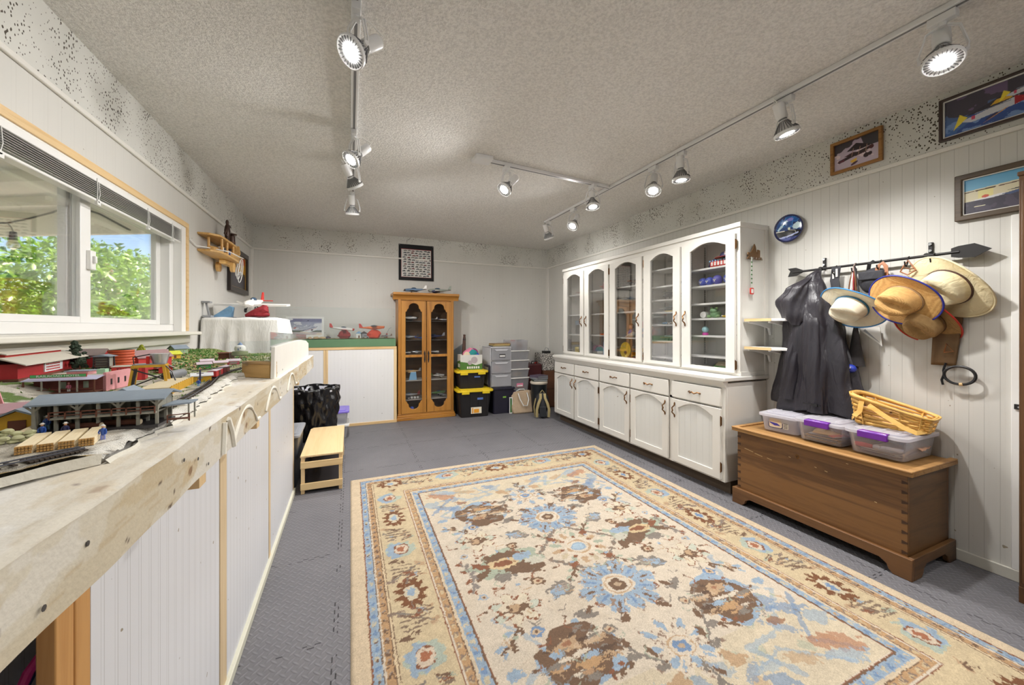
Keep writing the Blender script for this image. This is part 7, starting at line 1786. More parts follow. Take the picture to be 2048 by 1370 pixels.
# edge timber: grain, knots and plaster smears painted on its face and top
def timber(c, top):
    g = fbm(c.X * .35, c.Y * 5, 9, 6); g2 = np.sin((g * 26 + c.Y * 90 + .7 * np.sin(c.X * 3)))
    c.A[:] = (214, 205, 186); c.put(g2 > .72, (196, 178, 148), .55); c.put(fbm(c.X * .5 + 5, c.Y * 3, 7, 3) > .56, (206, 190, 160), .6)
    n = fbm(c.X + 4, c.Y * 2 + 3, 5, 9); c.put(n > .5, (226, 222, 212), .75); c.put(n > .6, (232, 230, 226), .8)
    r = np.random.RandomState(8 if top else 5)
    for k in range(40): c.ell(r.uniform(-.6, 3.4), r.uniform(0, .3 if top else .09), .006, .0035, (84, 62, 50), r.uniform(-1, 1), .6, k)
    for k in range(9): x, y = r.uniform(.2, 3.3), r.uniform(.02, .07); c.ell(x, y, .04, .018, (200, 176, 138), .2, .4, k, .5); c.ell(x, y, .012, .008, (138, 104, 74), .2, .5, k, .8)
def fx(y): return -.302 + .008 * y
c = Canvas(3.9, .0945, 700, 24, x0=-.5); timber(c, False); c.A *= np.array((.90, .885, .85))  # shading painted in: front face coloured darker than the top boards
o = c.mesh('front_face', PWH, bn_); me = o.data
co = np.empty(len(me.vertices) * 3, np.float32); me.vertices.foreach_get('co', co); co = co.reshape(-1, 3)
yy, zz = co[:, 0].copy(), co[:, 2].copy(); wv = .0015 * np.sin(yy * 11) + .001 * np.sin(yy * 31)
co[:, 0] = fx(yy) + .004 + wv; co[:, 1] = yy; co[:, 2] = .884 + zz; me.vertices.foreach_set('co', co.ravel()); me.update()
MB().prism([(fx(-.5) - .04, -.5), (fx(-.5), -.5), (fx(3.4), 3.4), (fx(3.4) - .04, 3.4)], .884, .972).build('edge_timber', PINEX, bn_)
c = Canvas(3.9, .36, 500, 50, x0=-.5); timber(c, True)
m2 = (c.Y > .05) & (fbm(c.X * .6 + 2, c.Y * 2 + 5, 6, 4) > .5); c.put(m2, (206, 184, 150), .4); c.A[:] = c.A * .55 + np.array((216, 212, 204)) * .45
o = c.mesh('top_boards', PWH, bn_); me = o.data
co = np.empty(len(me.vertices) * 3, np.float32); me.vertices.foreach_get('co', co); co = co.reshape(-1, 3)
yy, tt = co[:, 0].copy(), co[:, 2].copy(); co[:, 0] = fx(yy) + .0045 + .0015 * np.sin(yy * 11) + .001 * np.sin(yy * 31) - tt; co[:, 1] = yy
co[:, 2] = .9783 - .0018 * np.clip(tt / .004, 0, 1) + .002 * np.clip(tt / .01, 0, 1) * fbm(yy + 3, tt + 1, 12, 2) + .0035 * np.clip(tt / .01, 0, 1) * np.exp(-((tt - .02) / .02) ** 2) * fbm(yy + 2, tt + 2, 20, 5); me.vertices.foreach_set('co', co.ravel()); me.polygons.foreach_set('use_smooth', np.ones(len(me.polygons), bool)); me.flip_normals(); me.update()
MB().box(-1.07, -.34, -.5, 3.38, .955, .972).build('deck_board', PLY, bn_)
for y in (.42, .98, 1.5, 2.05, 2.55, 3.0, 3.3): MB().box(-1.06, fx(y) - .042, y - .019, y + .019, .845, .955).build('joist', WM('joist', rgb(150, 104, 54), rgb(190, 142, 88), 0, 1.2, .6), bn_)
for (y, s_) in ((.98, 0), (1.5, 0), (2.55, 0)): MB().box(fx(y) - .07, fx(y) - .004, y + .03, y + .07, .855, .884).build('block', PINE, bn_)
BEADY = panel_wall_mat('beadboard_skirt', 1, .0406, [(0, .0014, .5), (.009, .001, .4)], rgb(214, 215, 219))
SK = -.378
for (y0, y1) in ((.817, 1.458), (1.537, 2.238), (2.285, 3.13)): MB().box(SK - .008, SK - .002, y0, y1, .03, .885).build('skirt_panel', BEADY, bn_)
PALEP = WM('pine_pale', rgb(196, 170, 130), rgb(220, 198, 162), 2, 1.2, .55)
for (y0, y1) in ((1.463, 1.53), (2.24, 2.283), (3.12, 3.155)): MB().box(SK - .03, SK, y0, y1, .03, .885).build('post', PALEP, bn_, bevel=.002)
WARMP = WM('pine_stud', rgb(176, 122, 62), rgb(204, 154, 92), 2, .9, .5)
for (y0, y1) in ((.738, .776), (.779, .815)): MB().box(SK - .022, SK - .001, y0, y1, 0, .885).build('stud', WARMP, bn_, bevel=.002)
MB().box(SK - .012, SK + .012, .80, 3.155, 0, .034).build('base_trim', PM('trim_cream', rgb(206, 204, 186), .5, var=.06), bn_, bevel=.003)
MB().box(-.64, -.632, .2, 2.2, 0, .84).build('inner_skirt_panel', BEADY, bn_)
MB().bar((-.62, .3, .80), (-.44, .735, .82), .02, .05).bar((-.62, 1.2, .80), (-.45, .79, .80), .03, .06).build('brace', PINEX, bn_)
P = lambda y, z: (fx(y) + .006, y, z)
PLD = PM('plaster_drip', rgb(226, 222, 210), .8, bump=.5, bs=90)
for y0 in (1.22, 1.62, 2.1): MB().tube([P(y0 + .3 * t, .895 + .068 * math.sin(PI * min(1, t * 1.15)) ** .8) for t in np.linspace(0, 1, 16)], [.004 + .002 * math.sin(k) for k in range(16)], 6).build('plaster_drip', PLD, bn_)
for q in ([P(1.22, .885), P(1.2, .93), P(1.17, .968)], [P(1.13, .89), P(1.14, .965)]): MB().tube(q, .007, 6).build('plaster_drip', PLD, bn_)
b = MB()
for y, z in ((.55, .91), (.62, .94), (.9, .95), (.97, .93), (1.03, .90), (1.3, .95), (1.75, .94), (1.95, .91), (2.3, .95), (2.5, .90), (2.8, .93), (3.0, .95), (3.2, .91), (3.32, .95), (3.33, .90)): b.cyl(P(y, z), (fx(y) + .0065, y, z), .0035, n=8)
b.build('nail_heads', K_DGR, bn_)
for q, (c_, d0) in enumerate(((C_('rope_pink', 236, 60, 150), 0), (C_('rope_navy', 44, 52, 110), .02))):
    t = thing('rope', ['pink rope hanging under the near end of the bench', 'navy braided rope hanging beside the pink rope under the bench'][q], 'rope', (-.55, .98 + d0, .2))
    MB().tube([(.03 - .012 * q, .06, .42), (.0, .02, .36), (-.03 - .01 * q, -.02, .24), (-.05, -.05, .0)], [.007 + .0012 * (k % 2) for k in range(4)], 8).build('strand', c_, t); MB().ell((.03 - .012 * q, .06, .425), (.014, .014, .012), 10, 6).build('knot', c_, t)
# ---------------------------------------------------------------- scenery base
def G(x, y):
    t = np.clip((-x - .76) / .16, 0, 1); t = t * t * (3 - 2 * t)
    return 1.0 + .040 * t * np.clip((y - .9) / .5, 0, 1) + .008 * np.clip((y - 2.3) / .6, 0, 1)
def xe(y): return np.interp(y, [.3, .83, 1.19, 1.6, 2.0, 2.05, 3.36], [-.37, -.37, -.373, -.415, -.452, -.34, -.33]) + .005 * np.sin(y * 37) + .004 * np.sin(y * 83 + 1) + .0025 * np.sin(y * 190)
NX, NY = 150, 560
U, Vv = np.meshgrid(np.linspace(0, 1, NX), np.linspace(0, 1, NY))
cv = Canvas(1, 1, NX, NY)
Y0e = .747 + (-1.075 + .439) * 1.19
def ystart(x): return np.maximum(.05, .747 + (x + .439) * 1.19)
Xg = -1.075 + (U) * (.705); Yg = ystart(Xg) + (3.36 - ystart(Xg)) * Vv
Xg = np.minimum(Xg, -1.075 + U * (xe(Yg) + 1.075)); Yg = np.where(U > .999, Yg, Yg)
cv.X, cv.Y = Xg, Yg
n1 = fbm(Xg + 3, Yg + 3, 10, 3); n2 = fbm(Xg + 3, Yg + 3, 60, 8)
cv.A[:] = (176, 170, 158); cv.put(n2 > .55, (196, 190, 176)); cv.put(n2 < .42, (150, 144, 132)); cv.put((n1 > .56), (206, 200, 186), .7)
gm = (n1 < .46) & (Yg > 1.15); cv.put(gm & (n2 > .5), (128, 140, 84)); cv.put((fbm(Xg, Yg, 22, 5) > .62) & (Yg > 1.2), (96, 118, 60)); cv.put((Yg > 2.1) & (n1 > .45) & (Xg < -.5), (140, 140, 90), .6); cv.put((Yg > 2.55) & (Xg < -.6), (120, 132, 70), .7)
edge = (xe(Yg) - Xg); cv.put(edge < .02, (214, 211, 203)); cv.put((edge < .045) & (n2 > .52), (212, 208, 198)); cv.put((edge < .08) & (edge >= .03) & (n2 > .5) & (Yg > 1.15), (140, 140, 120))
dfr = (Yg - ystart(Xg)); cv.put((dfr < .035) & (n2 > .48), (120, 116, 110)); cv.put((dfr < .014) & (n2 > .5), (150, 128, 84))
H = G(Xg, Yg) + .004 * (n1 - .5) + .003 * (n2 - .5)
H -= .014 * np.clip(1 - edge / .02, 0, 1) ** 2
A3 = np.stack([Xg, Yg, H], -1)
cv.X, cv.Y = Xg, Yg
scn = cv.mesh('scenery_base', GRIT, None, plane='xy', dz=H)
tag(scn, 'sculpted plaster and foam landscape base of the model railway on the bench', 'model landscape')
# foam slab under it: pale sawn edge facing the viewer
FOAM = PM('foam_board', rgb(206, 202, 190), .9, var=.06, vs=20, bump=.7, bs=70, bd=.004)
fb_ = MB()
xs_ = np.linspace(-1.07, -.372, 60)
top = [(x, max(.05, .747 + (x + .439) * 1.19) + .001 + .0015 * math.sin(x * 130), .996 + .001 * math.sin(x * 90)) for x in xs_]; bot = [(x, max(.05, .747 + (x + .439) * 1.19) + .003 * math.sin(x * 60) - .002, .9805 - .002 * math.sin(x * 47)) for x in xs_]
fb_.add(top + bot, [(i, i + 1, 61 + i, 60 + i) for i in range(59)]); ys_ = np.linspace(.83, 3.36, 120)
top = [(float(xe(y)) + .0005, y, .984 + float(G(xe(y), y)) - 1.0) for y in ys_]; bot = [(float(xe(y)) + .004 + .003 * math.sin(y * 40), y, .9765) for y in ys_]
fb_.add(top + bot, [(i, i + 1, 121 + i, 120 + i) for i in range(119)]); fb_.build('foam_edge', FOAM, scn)
def at(x, y): return (x, y, float(G(np.float64(x), np.float64(y))) + .0008)
# grass tufts: countless, one object
V = []; F = []; r = np.random.RandomState(12)
for k in range(5200):
    x, y = r.uniform(-1.05, -.42), r.uniform(1.2, 3.3)
    if fbm(np.float64(x + 3), np.float64(y + 3), 10, 3) > .50 and y < 2.5 and r.rand() < .85: continue
    if x > xe(y) - .05: continue
    z = float(G(x, y)); h = r.uniform(.003, .008) * (1.4 if y > 2.4 else 1); o = len(V); a = r.uniform(0, 6.28); w = .003
    V += [(x - w * math.cos(a), y - w * math.sin(a), z), (x + w * math.cos(a), y + w * math.sin(a), z), (x + r.uniform(-.003, .003), y + r.uniform(-.003, .003), z + h)]; F.append((o, o + 1, o + 2))
b = MB(); b.add(V, F); o = b.build('grass', PM('model_grass', rgb(104, 132, 62), .9, var=.4, vs=20), None, smooth=180); tag(o, 'tiny green turf tufts scattered over the model railway', 'grass', kind='stuff')
# flower rows in the farm at the far end
for nm, c_, sd_, xa, xb, ya, yb, lb in (('crop_leaves', PM('crop_green', rgb(72, 120, 50), .8, var=.4, vs=60), 1, -1.0, -.55, 2.25, 3.2, 'green leaves of the tiny crop rows at the far end of the layout'), ('crop_flowers', PM('crop_flower', rgb(190, 128, 120), .8, var=.4, vs=90), 2, -.95, -.58, 2.2, 3.0, 'pink blossom of the tiny crop rows'), ('yellow_flowers', PM('crop_yellow', rgb(206, 196, 130), .8, var=.3, vs=90), 3, -.9, -.56, 2.2, 2.8, 'yellow blossom of the tiny crop rows')):
    b = MB(); r = np.random.RandomState(sd_)
    for k in range(420 if sd_ == 1 else 110):
        x = r.uniform(xa, xb); row = r.randint(0, 14); y = ya + (yb - ya) * row / 14 + r.uniform(-.008, .008); p = at(x, y); b.ell((p[0], p[1], p[2] + .003 + .003 * (sd_ > 1)), (.006, .005, .0035) if sd_ == 1 else (.0035, .0035, .003), 6, 4, jit=.2)
    tag(b.build(nm, c_, None), lb, 'crops', kind='stuff')
# ---------------------------------------------------------------- buildings
MRED = PM('model_red', rgb(170, 40, 44), .6, var=.12, vs=60); MREDL = PM('model_red_light', rgb(204, 60, 56), .6, var=.1, vs=60); MROOF = PM('model_roof_grey', rgb(140, 126, 122), .8, var=.12, vs=60); MROOFL = PM('model_roof_pale', rgb(198, 192, 178), .8, var=.08, vs=60); MWIN = C_('model_window', 150, 166, 150); MTIM = PM('model_timber', rgb(150, 148, 136), .8, var=.2, vs=80); MBRN = PM('model_brown', rgb(104, 62, 46), .8, var=.2, vs=80); MYEL = PM('model_yellow', rgb(216, 168, 44), .6, var=.1, vs=60); MSLATE = PM('model_slate', rgb(132, 144, 156), .6, var=.15, vs=30); MPINK = PM('model_pink', rgb(226, 160, 164), .7, var=.1, vs=70)
def house(label, x, y, rz, w, d, h, rh, wall, roof, wins=(), door=None, eave=.006, name='model_house', z=None, ridge='x', lean=False):
    p = at(x, y); t = thing(name, label, 'model building', (p[0], p[1], p[2] if z is None else z), rz)
    b = MB()
    if ridge == 'x':   # gable ends at +-x
        pr = [(-d / 2, -.003), (d / 2, -.003), (d / 2, h), (0, h + rh), (-d / 2, h)] if not lean else [(-d / 2, -.003), (d / 2, -.003), (d / 2, h + rh), (-d / 2, h)]
        b.prism(pr, -w / 2, w / 2, 'yz').build('walls', wall, t)
        e = eave; s_ = rh / (d / 2) if not lean else rh / d
        rp = [(-d / 2 - e, h - e * s_ + .001), (0, h + rh + .001), (d / 2 + e, h - e * s_ + .001), (d / 2 + e, h - e * s_ + .004), (0, h + rh + .005), (-d / 2 - e, h - e * s_ + .004)] if not lean else [(-d / 2 - e, h - e * s_ + .001), (d / 2 + e, h + rh + e * s_ + .001), (d / 2 + e, h + rh + e * s_ + .004), (-d / 2 - e, h - e * s_ + .004)]
        MB().prism(rp, -w / 2 - e, w / 2 + e, 'yz').build('roof', roof, t)
    else:
        b.prism([(-w / 2, -.003), (w / 2, -.003), (w / 2, h), (0, h + rh), (-w / 2, h)], -d / 2, d / 2, 'xz').build('walls', wall, t)
        e = eave; s_ = rh / (w / 2)
        MB().prism([(-w / 2 - e, h - e * s_ + .001), (0, h + rh + .001), (w / 2 + e, h - e * s_ + .001), (w / 2 + e, h - e * s_ + .004), (0, h + rh + .005), (-w / 2 - e, h - e * s_ + .004)], -d / 2 - e, d / 2 + e, 'xz').build('roof', roof, t)
    for (s_, a, zc, ww, hh) in wins:
        q = MB()
        if s_ == 'f': q.box(a - ww / 2, a + ww / 2, -d / 2 - .0012, -d / 2 + .001, zc - hh / 2, zc + hh / 2)
        else: q.box(w / 2 - .001, w / 2 + .0012, a - ww / 2, a + ww / 2, zc - hh / 2, zc + hh / 2)
        q.build('window', MWIN, t)
    if door: MB().box(door[0] - door[1] / 2, door[0] + door[1] / 2, -d / 2 - .0012, -d / 2 + .001, 0, door[2]).build('door', MBRN, t)
    return t
# lumber yard shed
ls = thing('lumber_shed', 'long grey open-sided model lumber shed with posts, deck and brown railing', 'model building', at(-.455, 1.02))
SX = (-.10, .10)
MB().prism([(-.036, .053), (.005, .066), (.05, .055), (.05, .058), (.005, .070), (-.036, .056)], -.094, .108, 'yz').build('roof', MSLATE, ls)
MB().box(-.088, .095, .036, .039, 0, .056).box(-.091, -.088, -.01, .039, .0, .056).box(.092, .095, -.03, .039, .034, .056).build('back_wall', MTIM, ls)
for k in range(7):
    x = -.084 + .0295 * k
    MB().bar((x, -.028, 0), (x, -.028, .054), .0045).build('post', MTIM, ls)
    if k % 2 == 0: MB().bar((x, -.028, .042), (x + .010, -.030, .053), .003).bar((x, -.028, .042), (x - .010, -.030, .053), .003).build('brace', MTIM, ls)
    MB().bar((x, .012, 0), (x, .012, .058), .0045).build('rear_post', MTIM, ls)
MB().box(-.058, .094, -.040, .034, .027, .030).build('deck', MTIM, ls)
b = MB().bar((-.058, -.040, .041), (.094, -.040, .041), .002).bar((-.058, -.040, .035), (.094, -.040, .035), .0014)
for k in range(8): b.bar((-.058 + .0217 * k, -.040, .028), (-.058 + .0217 * k, -.040, .042), .002)
b.build('railing', MBRN, ls)
MB().box(-.092, .098, -.038, .045, -.002, .004).build('dark_base', K_DGR, ls)
MB().prism([(.098, -.02), (.14, .0), (.14, .04), (.098, .04)], .036, .039).build('lean_to_roof', MSLATE, ls); b = MB()
for (x, y) in ((.135, .002), (.135, .036)): b.bar((x, y, 0), (x, y, .036), .0025)
b.build('lean_to_post', MTIM, ls); MB().box(.104, .138, -.012, .0, .006, .008).bar((.104, -.012, .016), (.138, -.004, .016), .0018).bar((.104, -.012, 0), (.104, -.012, .016), .0018).bar((.138, -.004, 0), (.138, -.004, .016), .0018).build('lumber_bench', MBRN, ls)
house('yellow model shed with open doorway at the left end of the lumber shed', -.592, 1.075, .05, .052, .06, .026, .012, MYEL, MSLATE, door=(0, .024, .02), ridge='y')
house('mauve-roofed model shed behind the yellow shed', -.66, 1.16, .4, .07, .05, .022, .012, MRED, PM('model_mauve', rgb(176, 140, 146), .7, var=.1, vs=60))
house('yellow-gabled model hut peeking over the lumber shed roof', -.50, 1.22, .1, .05, .06, .034, .016, PM('model_ochre', rgb(190, 134, 40), .7, var=.25, vs=120), MSLATE, ridge='y', door=(0, .02, .016))
# hotel
ht = thing('model_hotel', 'model railroad hotel with green roof sign, brown brick porch and pink brick side', 'model building', at(-.775, 1.58), -.02)
MB().box(-.085, .075, 0, .12, 0, .048).build('walls', PM('model_brick', rgb(120, 64, 58), .8, var=.3, vs=160), ht)
MB().box(.069, .0765, -.0, .135, 0, .058).build('pink_wall', MPINK, ht); b = MB()
for k in range(3): b.box(.0765, .0775, .022 + .038 * k, .030 + .038 * k, .018, .036)
b.build('side_windows', K_DGR, ht)
MB().prism([(-.04, .042), (.002, .050), (.002, .052), (-.04, .044)], -.09, .072, 'yz').build('porch_roof', PM('model_lilac', rgb(190, 188, 214), .7), ht); MB().box(-.085, .072, 0, .12, .048, .051).build('flat_roof', MROOFL, ht)
for k in range(5): MB().bar((-.086 + .038 * k, -.036, 0), (-.086 + .038 * k, -.036, .043), .003).build('porch_post', MBRN if k in (0, 4) else MTIM, ht)
MB().box(-.088, .07, -.038, 0, .004, .007).bar((-.086, -.036, .016), (.066, -.036, .016), .0015).build('porch_floor', MBRN, ht)
for x in (-.02, .03): MB().box(x - .006, x + .006, -.0012, .0, .014, .034).build('window', MWIN, ht)
MB().box(-.078, .045, -.0275, -.0255, .050, .0605).build('roof_sign', MRED, ht); sg = MB().box(-.0765, .0435, -.0282, -.0275, .0512, .0593).build('sign_face', C_('sign_green', 84, 176, 104), ht)
text('sign_text', 'RAILROAD HOTEL', .0085, K_WHT, sg, (-.0165, -.0286, .0552), sx=1.35, depth=.0003)
MB().box(-.03, .02, .03, .07, .051, .062).build('roof_house', MPINK, ht); MB().box(-.034, .024, .026, .074, .062, .064).build('roof_cap', MSLATE, ht)
MB().box(.035, .055, .04, .06, .051, .066).build('roof_tank', C_('model_mint', 170, 214, 180), ht)
# barn with billboard
bz_ = thing('model_barn', 'long red model freight barn with pale monitor roof and a white billboard', 'model building', at(-.985, 1.80), PI / 2 + .16)
MB().box(-.20, .20, -.045, .045, .006, .05).build('walls', MRED, bz_); MB().prism([(-.07, .046), (-.02, .066), (.02, .066), (.07, .046), (.07, .049), (.02, .070), (-.02, .070), (-.07, .049)], -.225, .225, 'yz').build('roof', MROOFL, bz_)
MB().box(-.18, .17, -.014, .014, .068, .078).build('monitor', MREDL, bz_); MB().prism([(-.024, .077), (0, .084), (.024, .077), (.024, .080), (0, .087), (-.024, .080)], -.2, .19, 'yz').build('monitor_roof', MROOFL, bz_)
MB().box(-.21, .21, -.05, .05, 0, .006).build('dock', MBRN, bz_); bd = MB().box(-.05, .075, -.048, -.045, .012, .044).build('billboard', C_('sign_white', 226, 232, 234), bz_)
b = MB(); r = random.Random(4)
for j in range(3):
    x = -.04
    while x < .05: w = r.uniform(.003, .008); b.box(x, x + w, -.0486, -.048, .034 - .009 * j, .039 - .009 * j); x += w + .003
b.build('sign_words', C_('sign_red', 190, 70, 70), bd)
MB().box(.205, .2085, -.045, .045, .01, .05).build('white_corner', K_WHT, bz_)
house('square red model mill with grey roof behind the hotel', -.965, 2.09, .12, .075, .07, .048, .020, MRED, MROOF, [('f', -.018, .028, .01, .014), ('f', .016, .03, .01, .012)], name='model_mill')
tw = thing('model_trestle', 'dark timber coaling trestle with pale roof between red mill and orange tank', 'model structure', at(-.86, 1.93))
b = MB()
for x in (-.022, .022):
    for y in (-.02, .02): b.bar((x, y, 0), (x * .9, y * .9, .062), .004)
for k in range(5): b.bar((-.022, -.021, .022 + .009 * k), (.022, -.021, .022 + .009 * k), .003)
b.bar((-.022, -.021, 0), (.022, -.021, .024), .003).bar((.022, -.021, 0), (-.022, -.021, .024), .003).build('frame', K_DGR, tw); MB().prism([(-.03, .062), (0, .070), (.03, .062)], -.028, .028, 'xz').build('roof', MSLATE, tw); MB().box(-.018, .018, -.016, .016, .024, .06).build('bin', MTIM, tw)
tk = thing('model_tank', 'tall ribbed orange-red model tank beside the big red model house', 'model tank', at(-.865, 2.06))
MB().cyl((0, 0, 0), (0, 0, .078), .038, n=24).build('shell', PM('tank_rust', rgb(178, 70, 36), .5, var=.25, vs=40), tk); b = MB()
for k in range(7): b.lathe([(.0385, .006 + .011 * k), (.0405, .009 + .011 * k), (.0385, .012 + .011 * k)], 24)
b.build('ribs', PM('tank_orange', rgb(206, 92, 50), .5, var=.2, vs=40), tk)
sb_ = thing('model_store', 'flat red model store front lettered in black, standing behind the pink wall', 'model building', at(-.765, 1.87), .25)
MB().box(-.045, .035, 0, .06, 0, .052).build('walls', MREDL, sb_); MB().box(-.047, .037, -.002, .062, .052, .0545).build('roof', MROOFL, sb_); MB().box(.035, .045, 0, .07, 0, .05).build('annex', MRED, sb_)
for q, s_ in enumerate(('TALBOT', 'BROTHERS', '& CO')): text('sign_text', s_, .011, BLACK, sb_, (-.008 - .008 * (q == 2), -.0008, .043 - .0115 * q), depth=.0003, sx=1.2)
house('big red two-storey model house with mauve-grey roof and annex', -.83, 2.20, .95, .13, .075, .052, .026, MREDL, PM('model_roof_mauve', rgb(158, 128, 128), .8, var=.1, vs=60), [('f', -.03, .034, .012, .02), ('f', .025, .034, .012, .02), ('s', 0, .03, .012, .016)], (.0, .014, .022))
house('small red model hut with dark grey roof beside the big red model house', -.755, 2.15, .35, .045, .055, .022, .014, MREDL, MROOF, [('f', 0, .014, .01, .012)], ridge='y')
house('green model cottage with blue-grey roof near the window sill', -.925, 2.80, .9, .07, .05, .030, .016, PM('model_sage', rgb(150, 170, 130), .6), MSLATE, [('f', -.018, .016, .01, .012), ('f', .015, .016, .01, .012), ('s', 0, .016, .01, .012)])
house('yellow-flowered ochre model hut before the green cottage', -.875, 2.58, .8, .05, .04, .022, .012, MYEL, PM('model_lime', rgb(206, 210, 70), .8, var=.3, vs=90), door=(0, .01, .014))
house('brown windowless model box building in the far farm', -.70, 2.82, .3, .075, .03, .034, .003, MBRN, MBRN, door=(0, .01, .014), name='model_depot')
chp = thing('model_chapel', 'tiny white domed model chapel with blue top in the far farm', 'model building', (-.62, 2.78, 1.058))
MB().lathe([(0, 0), (.026, 0), (.03, .012), (.026, .028), (.012, .036), (0, .038)], 18).build('body', K_WHT, chp); MB().lathe([(.014, .035), (.010, .044), (.004, .048), (0, .056)], 12).build('blue_cap', C_('cap_blue', 90, 120, 160), chp); MB().box(-.006, .0, -.030, -.026, .004, .016).box(.006, .010, -.029, -.025, .014, .022).build('openings', C_('cap_blue', 90, 120, 160), chp)
MB().lathe([(.03, -.03), (.045, -.024), (.04, -.004), (.0, .0)], 14).build('mound', PM('mound_green', rgb(120, 130, 90), .9, var=.4, vs=40), chp)
# yellow water hoist with silver bucket
wh = thing('model_hoist', 'yellow timber hoist tower with silver bucket in the middle of the layout', 'model structure', at(-.612, 1.63), .2)
wh.scale = (1.3, 1.3, 1.3)
b = MB()
for x in (-.028, .028):
    for y in (-.02, .02): b.bar((x * 1.25, y * 1.2, 0), (x, y, .056), .0055)
b.bar((-.032, -.02, .056), (.032, -.02, .056), .006).bar((-.032, .02, .056), (.032, .02, .056), .006).bar((-.028, -.024, .056), (-.028, .024, .056), .006).bar((.028, -.024, .056), (.028, .024, .056), .006)
b.build('frame', PM('hoist_yellow', rgb(206, 160, 50), .6, var=.15, vs=60), wh); MB().bar((-.033, -.023, .006), (.03, -.022, .034), .003).bar((.033, -.022, .02), (-.03, -.022, .05), .003).bar((-.03, -.024, .0), (-.022, -.024, .05), .005).build('braces', K_DGR, wh)
MB().lathe([(0, .060), (.014, .060), (.020, .086), (.0, .086)], 16, (.018, 0, 0)).build('bucket', K_SIL, wh); MB().box(-.03, .03, -.02, .02, .058, .061).build('platform', K_GRY, wh); MB().tube([(-.03, 0, .06), (-.032, 0, .078), (.0, 0, .085)], .0015, 5).tube([(.03, -.02, .058), (.045, -.025, .04), (.052, -.025, .015)], .0015, 5).build('cable', K_DGR, wh); MB().box(-.006, .0, -.012, -.004, .061, .08).build('red_pump', K_RED, wh)
bt = thing('model_oil_tank', 'black-ended silver model oil tank lying beside the hoist tower', 'model tank', at(-.625, 1.86), 1.45)
MB().cyl((-.05, 0, .018), (.05, 0, .018), .017, n=20).build('shell', PM('tank_silver', rgb(140, 142, 146), .4, .3), bt); MB().lathe([(.0175, 0), (.0165, .006), (0, .010)], 18).build('black_end', BLACK, bt, loc=(-.05, 0, .018), rot=(0, -PI / 2, 0)); MB().box(-.03, -.02, -.014, .014, 0, .008).box(.02, .03, -.014, .014, 0, .008).build('saddles', MTIM, bt)
dk = thing('model_dock', 'sand-topped loading dock walled with yellow planks', 'model structure', at(-.535, 1.555), PI / 2 + .1)
MB().box(-.13, .13, -.03, .04, 0, .022).build('fill', PM('dock_sand', rgb(206, 192, 160), .9, var=.1, vs=80), dk); b = MB()
for k in range(22): b.box(-.13 + .012 * k, -.1205 + .012 * k, -.0325, -.030, 0, .023 + .002 * (k % 2))
b.build('planks', PM('hoist_yellow', rgb(206, 160, 50), .6, var=.15, vs=60), dk)
house('small yellow model station with white roof behind the black signal pole', -.51, 1.755, .3, .055, .03, .020, .006, MYEL, PM('model_white_roof', rgb(220, 222, 226), .6), [('f', -.005, .013, .014, .006)], name='model_station')
pl_ = thing('model_signal', 'black model signal pole with crossarm before the yellow station', 'model signal', at(-.492, 1.675))
MB().bar((0, 0, 0), (0, 0, .046), .004).build('pole', K_NAV, pl_); MB().bar((-.010, 0, .036), (.010, 0, .036), .002).bar((-.03, .02, .044), (.06, .14, .044), .003).build('arms', K_DGR, pl_)
for q, (x, y, c_, lb) in enumerate(((-.497, 1.86, MRED, 'dark red model boxcar behind the yellow station'), (-.505, 1.99, PM('model_maroon', rgb(110, 34, 44), .6), 'maroon model boxcar coupled behind the dark red one'))):
    t = thing('model_boxcar', lb, 'model boxcar', at(x, y), PI / 2 + .06)
    MB().box(-.055, .055, -.014, .014, .008, .030).build('body', c_, t); MB().prism([(-.015, .030), (.015, .030), (0, .034)], -.057, .057, 'yz').build('roof', PM('model_roof_pink', rgb(206, 190, 200), .7), t); MB().box(-.012, .012, -.0155, -.014, .009, .028).build('door', MBRN, t)
    for s_ in (-.036, .036): MB().cyl((s_, -.012, .006), (s_, .012, .006), .005, n=10).cyl((s_ + .012, -.012, .006), (s_ + .012, .012, .006), .005, n=10).build('truck', K_DGR, t)
for q, (x, y, c_, lb) in enumerate(((-.66, 2.30, C_('model_green_wagon', 70, 150, 84), 'bright green model wagon among the crop rows'), (-.61, 2.36, C_('model_cream_wagon', 226, 206, 160), 'cream model greenhouse among the crop rows'), (-.70, 2.48, C_('model_salmon', 226, 150, 116), 'salmon model stall among the crop rows'), (-.575, 2.44, C_('model_pink_sign', 206, 70, 90), 'crimson model cart at the front of the crop rows'))):
    house(lb, x, y, .4, .05, .028, .020, .006, c_, PM('model_roof_pink', rgb(206, 190, 200), .7), [('f', .0, .010, .03, .005)], name='model_stall')
rt = thing('model_tower', 'dark red braced model tower cut off by the left edge', 'model structure', at(-.715, 1.17), .3)
MB().taper((-.035, .035, -.03, .03), (-.012, .012, -.01, .01), 0, .085).build('tower', PM('model_brick', rgb(120, 64, 58), .8, var=.3, vs=160), rt); MB().bar((.037, -.031, 0), (.014, -.012, .085), .004).bar((.045, -.03, 0), (.02, -.01, .09), .0018).build('corner_rail', MPINK, rt)
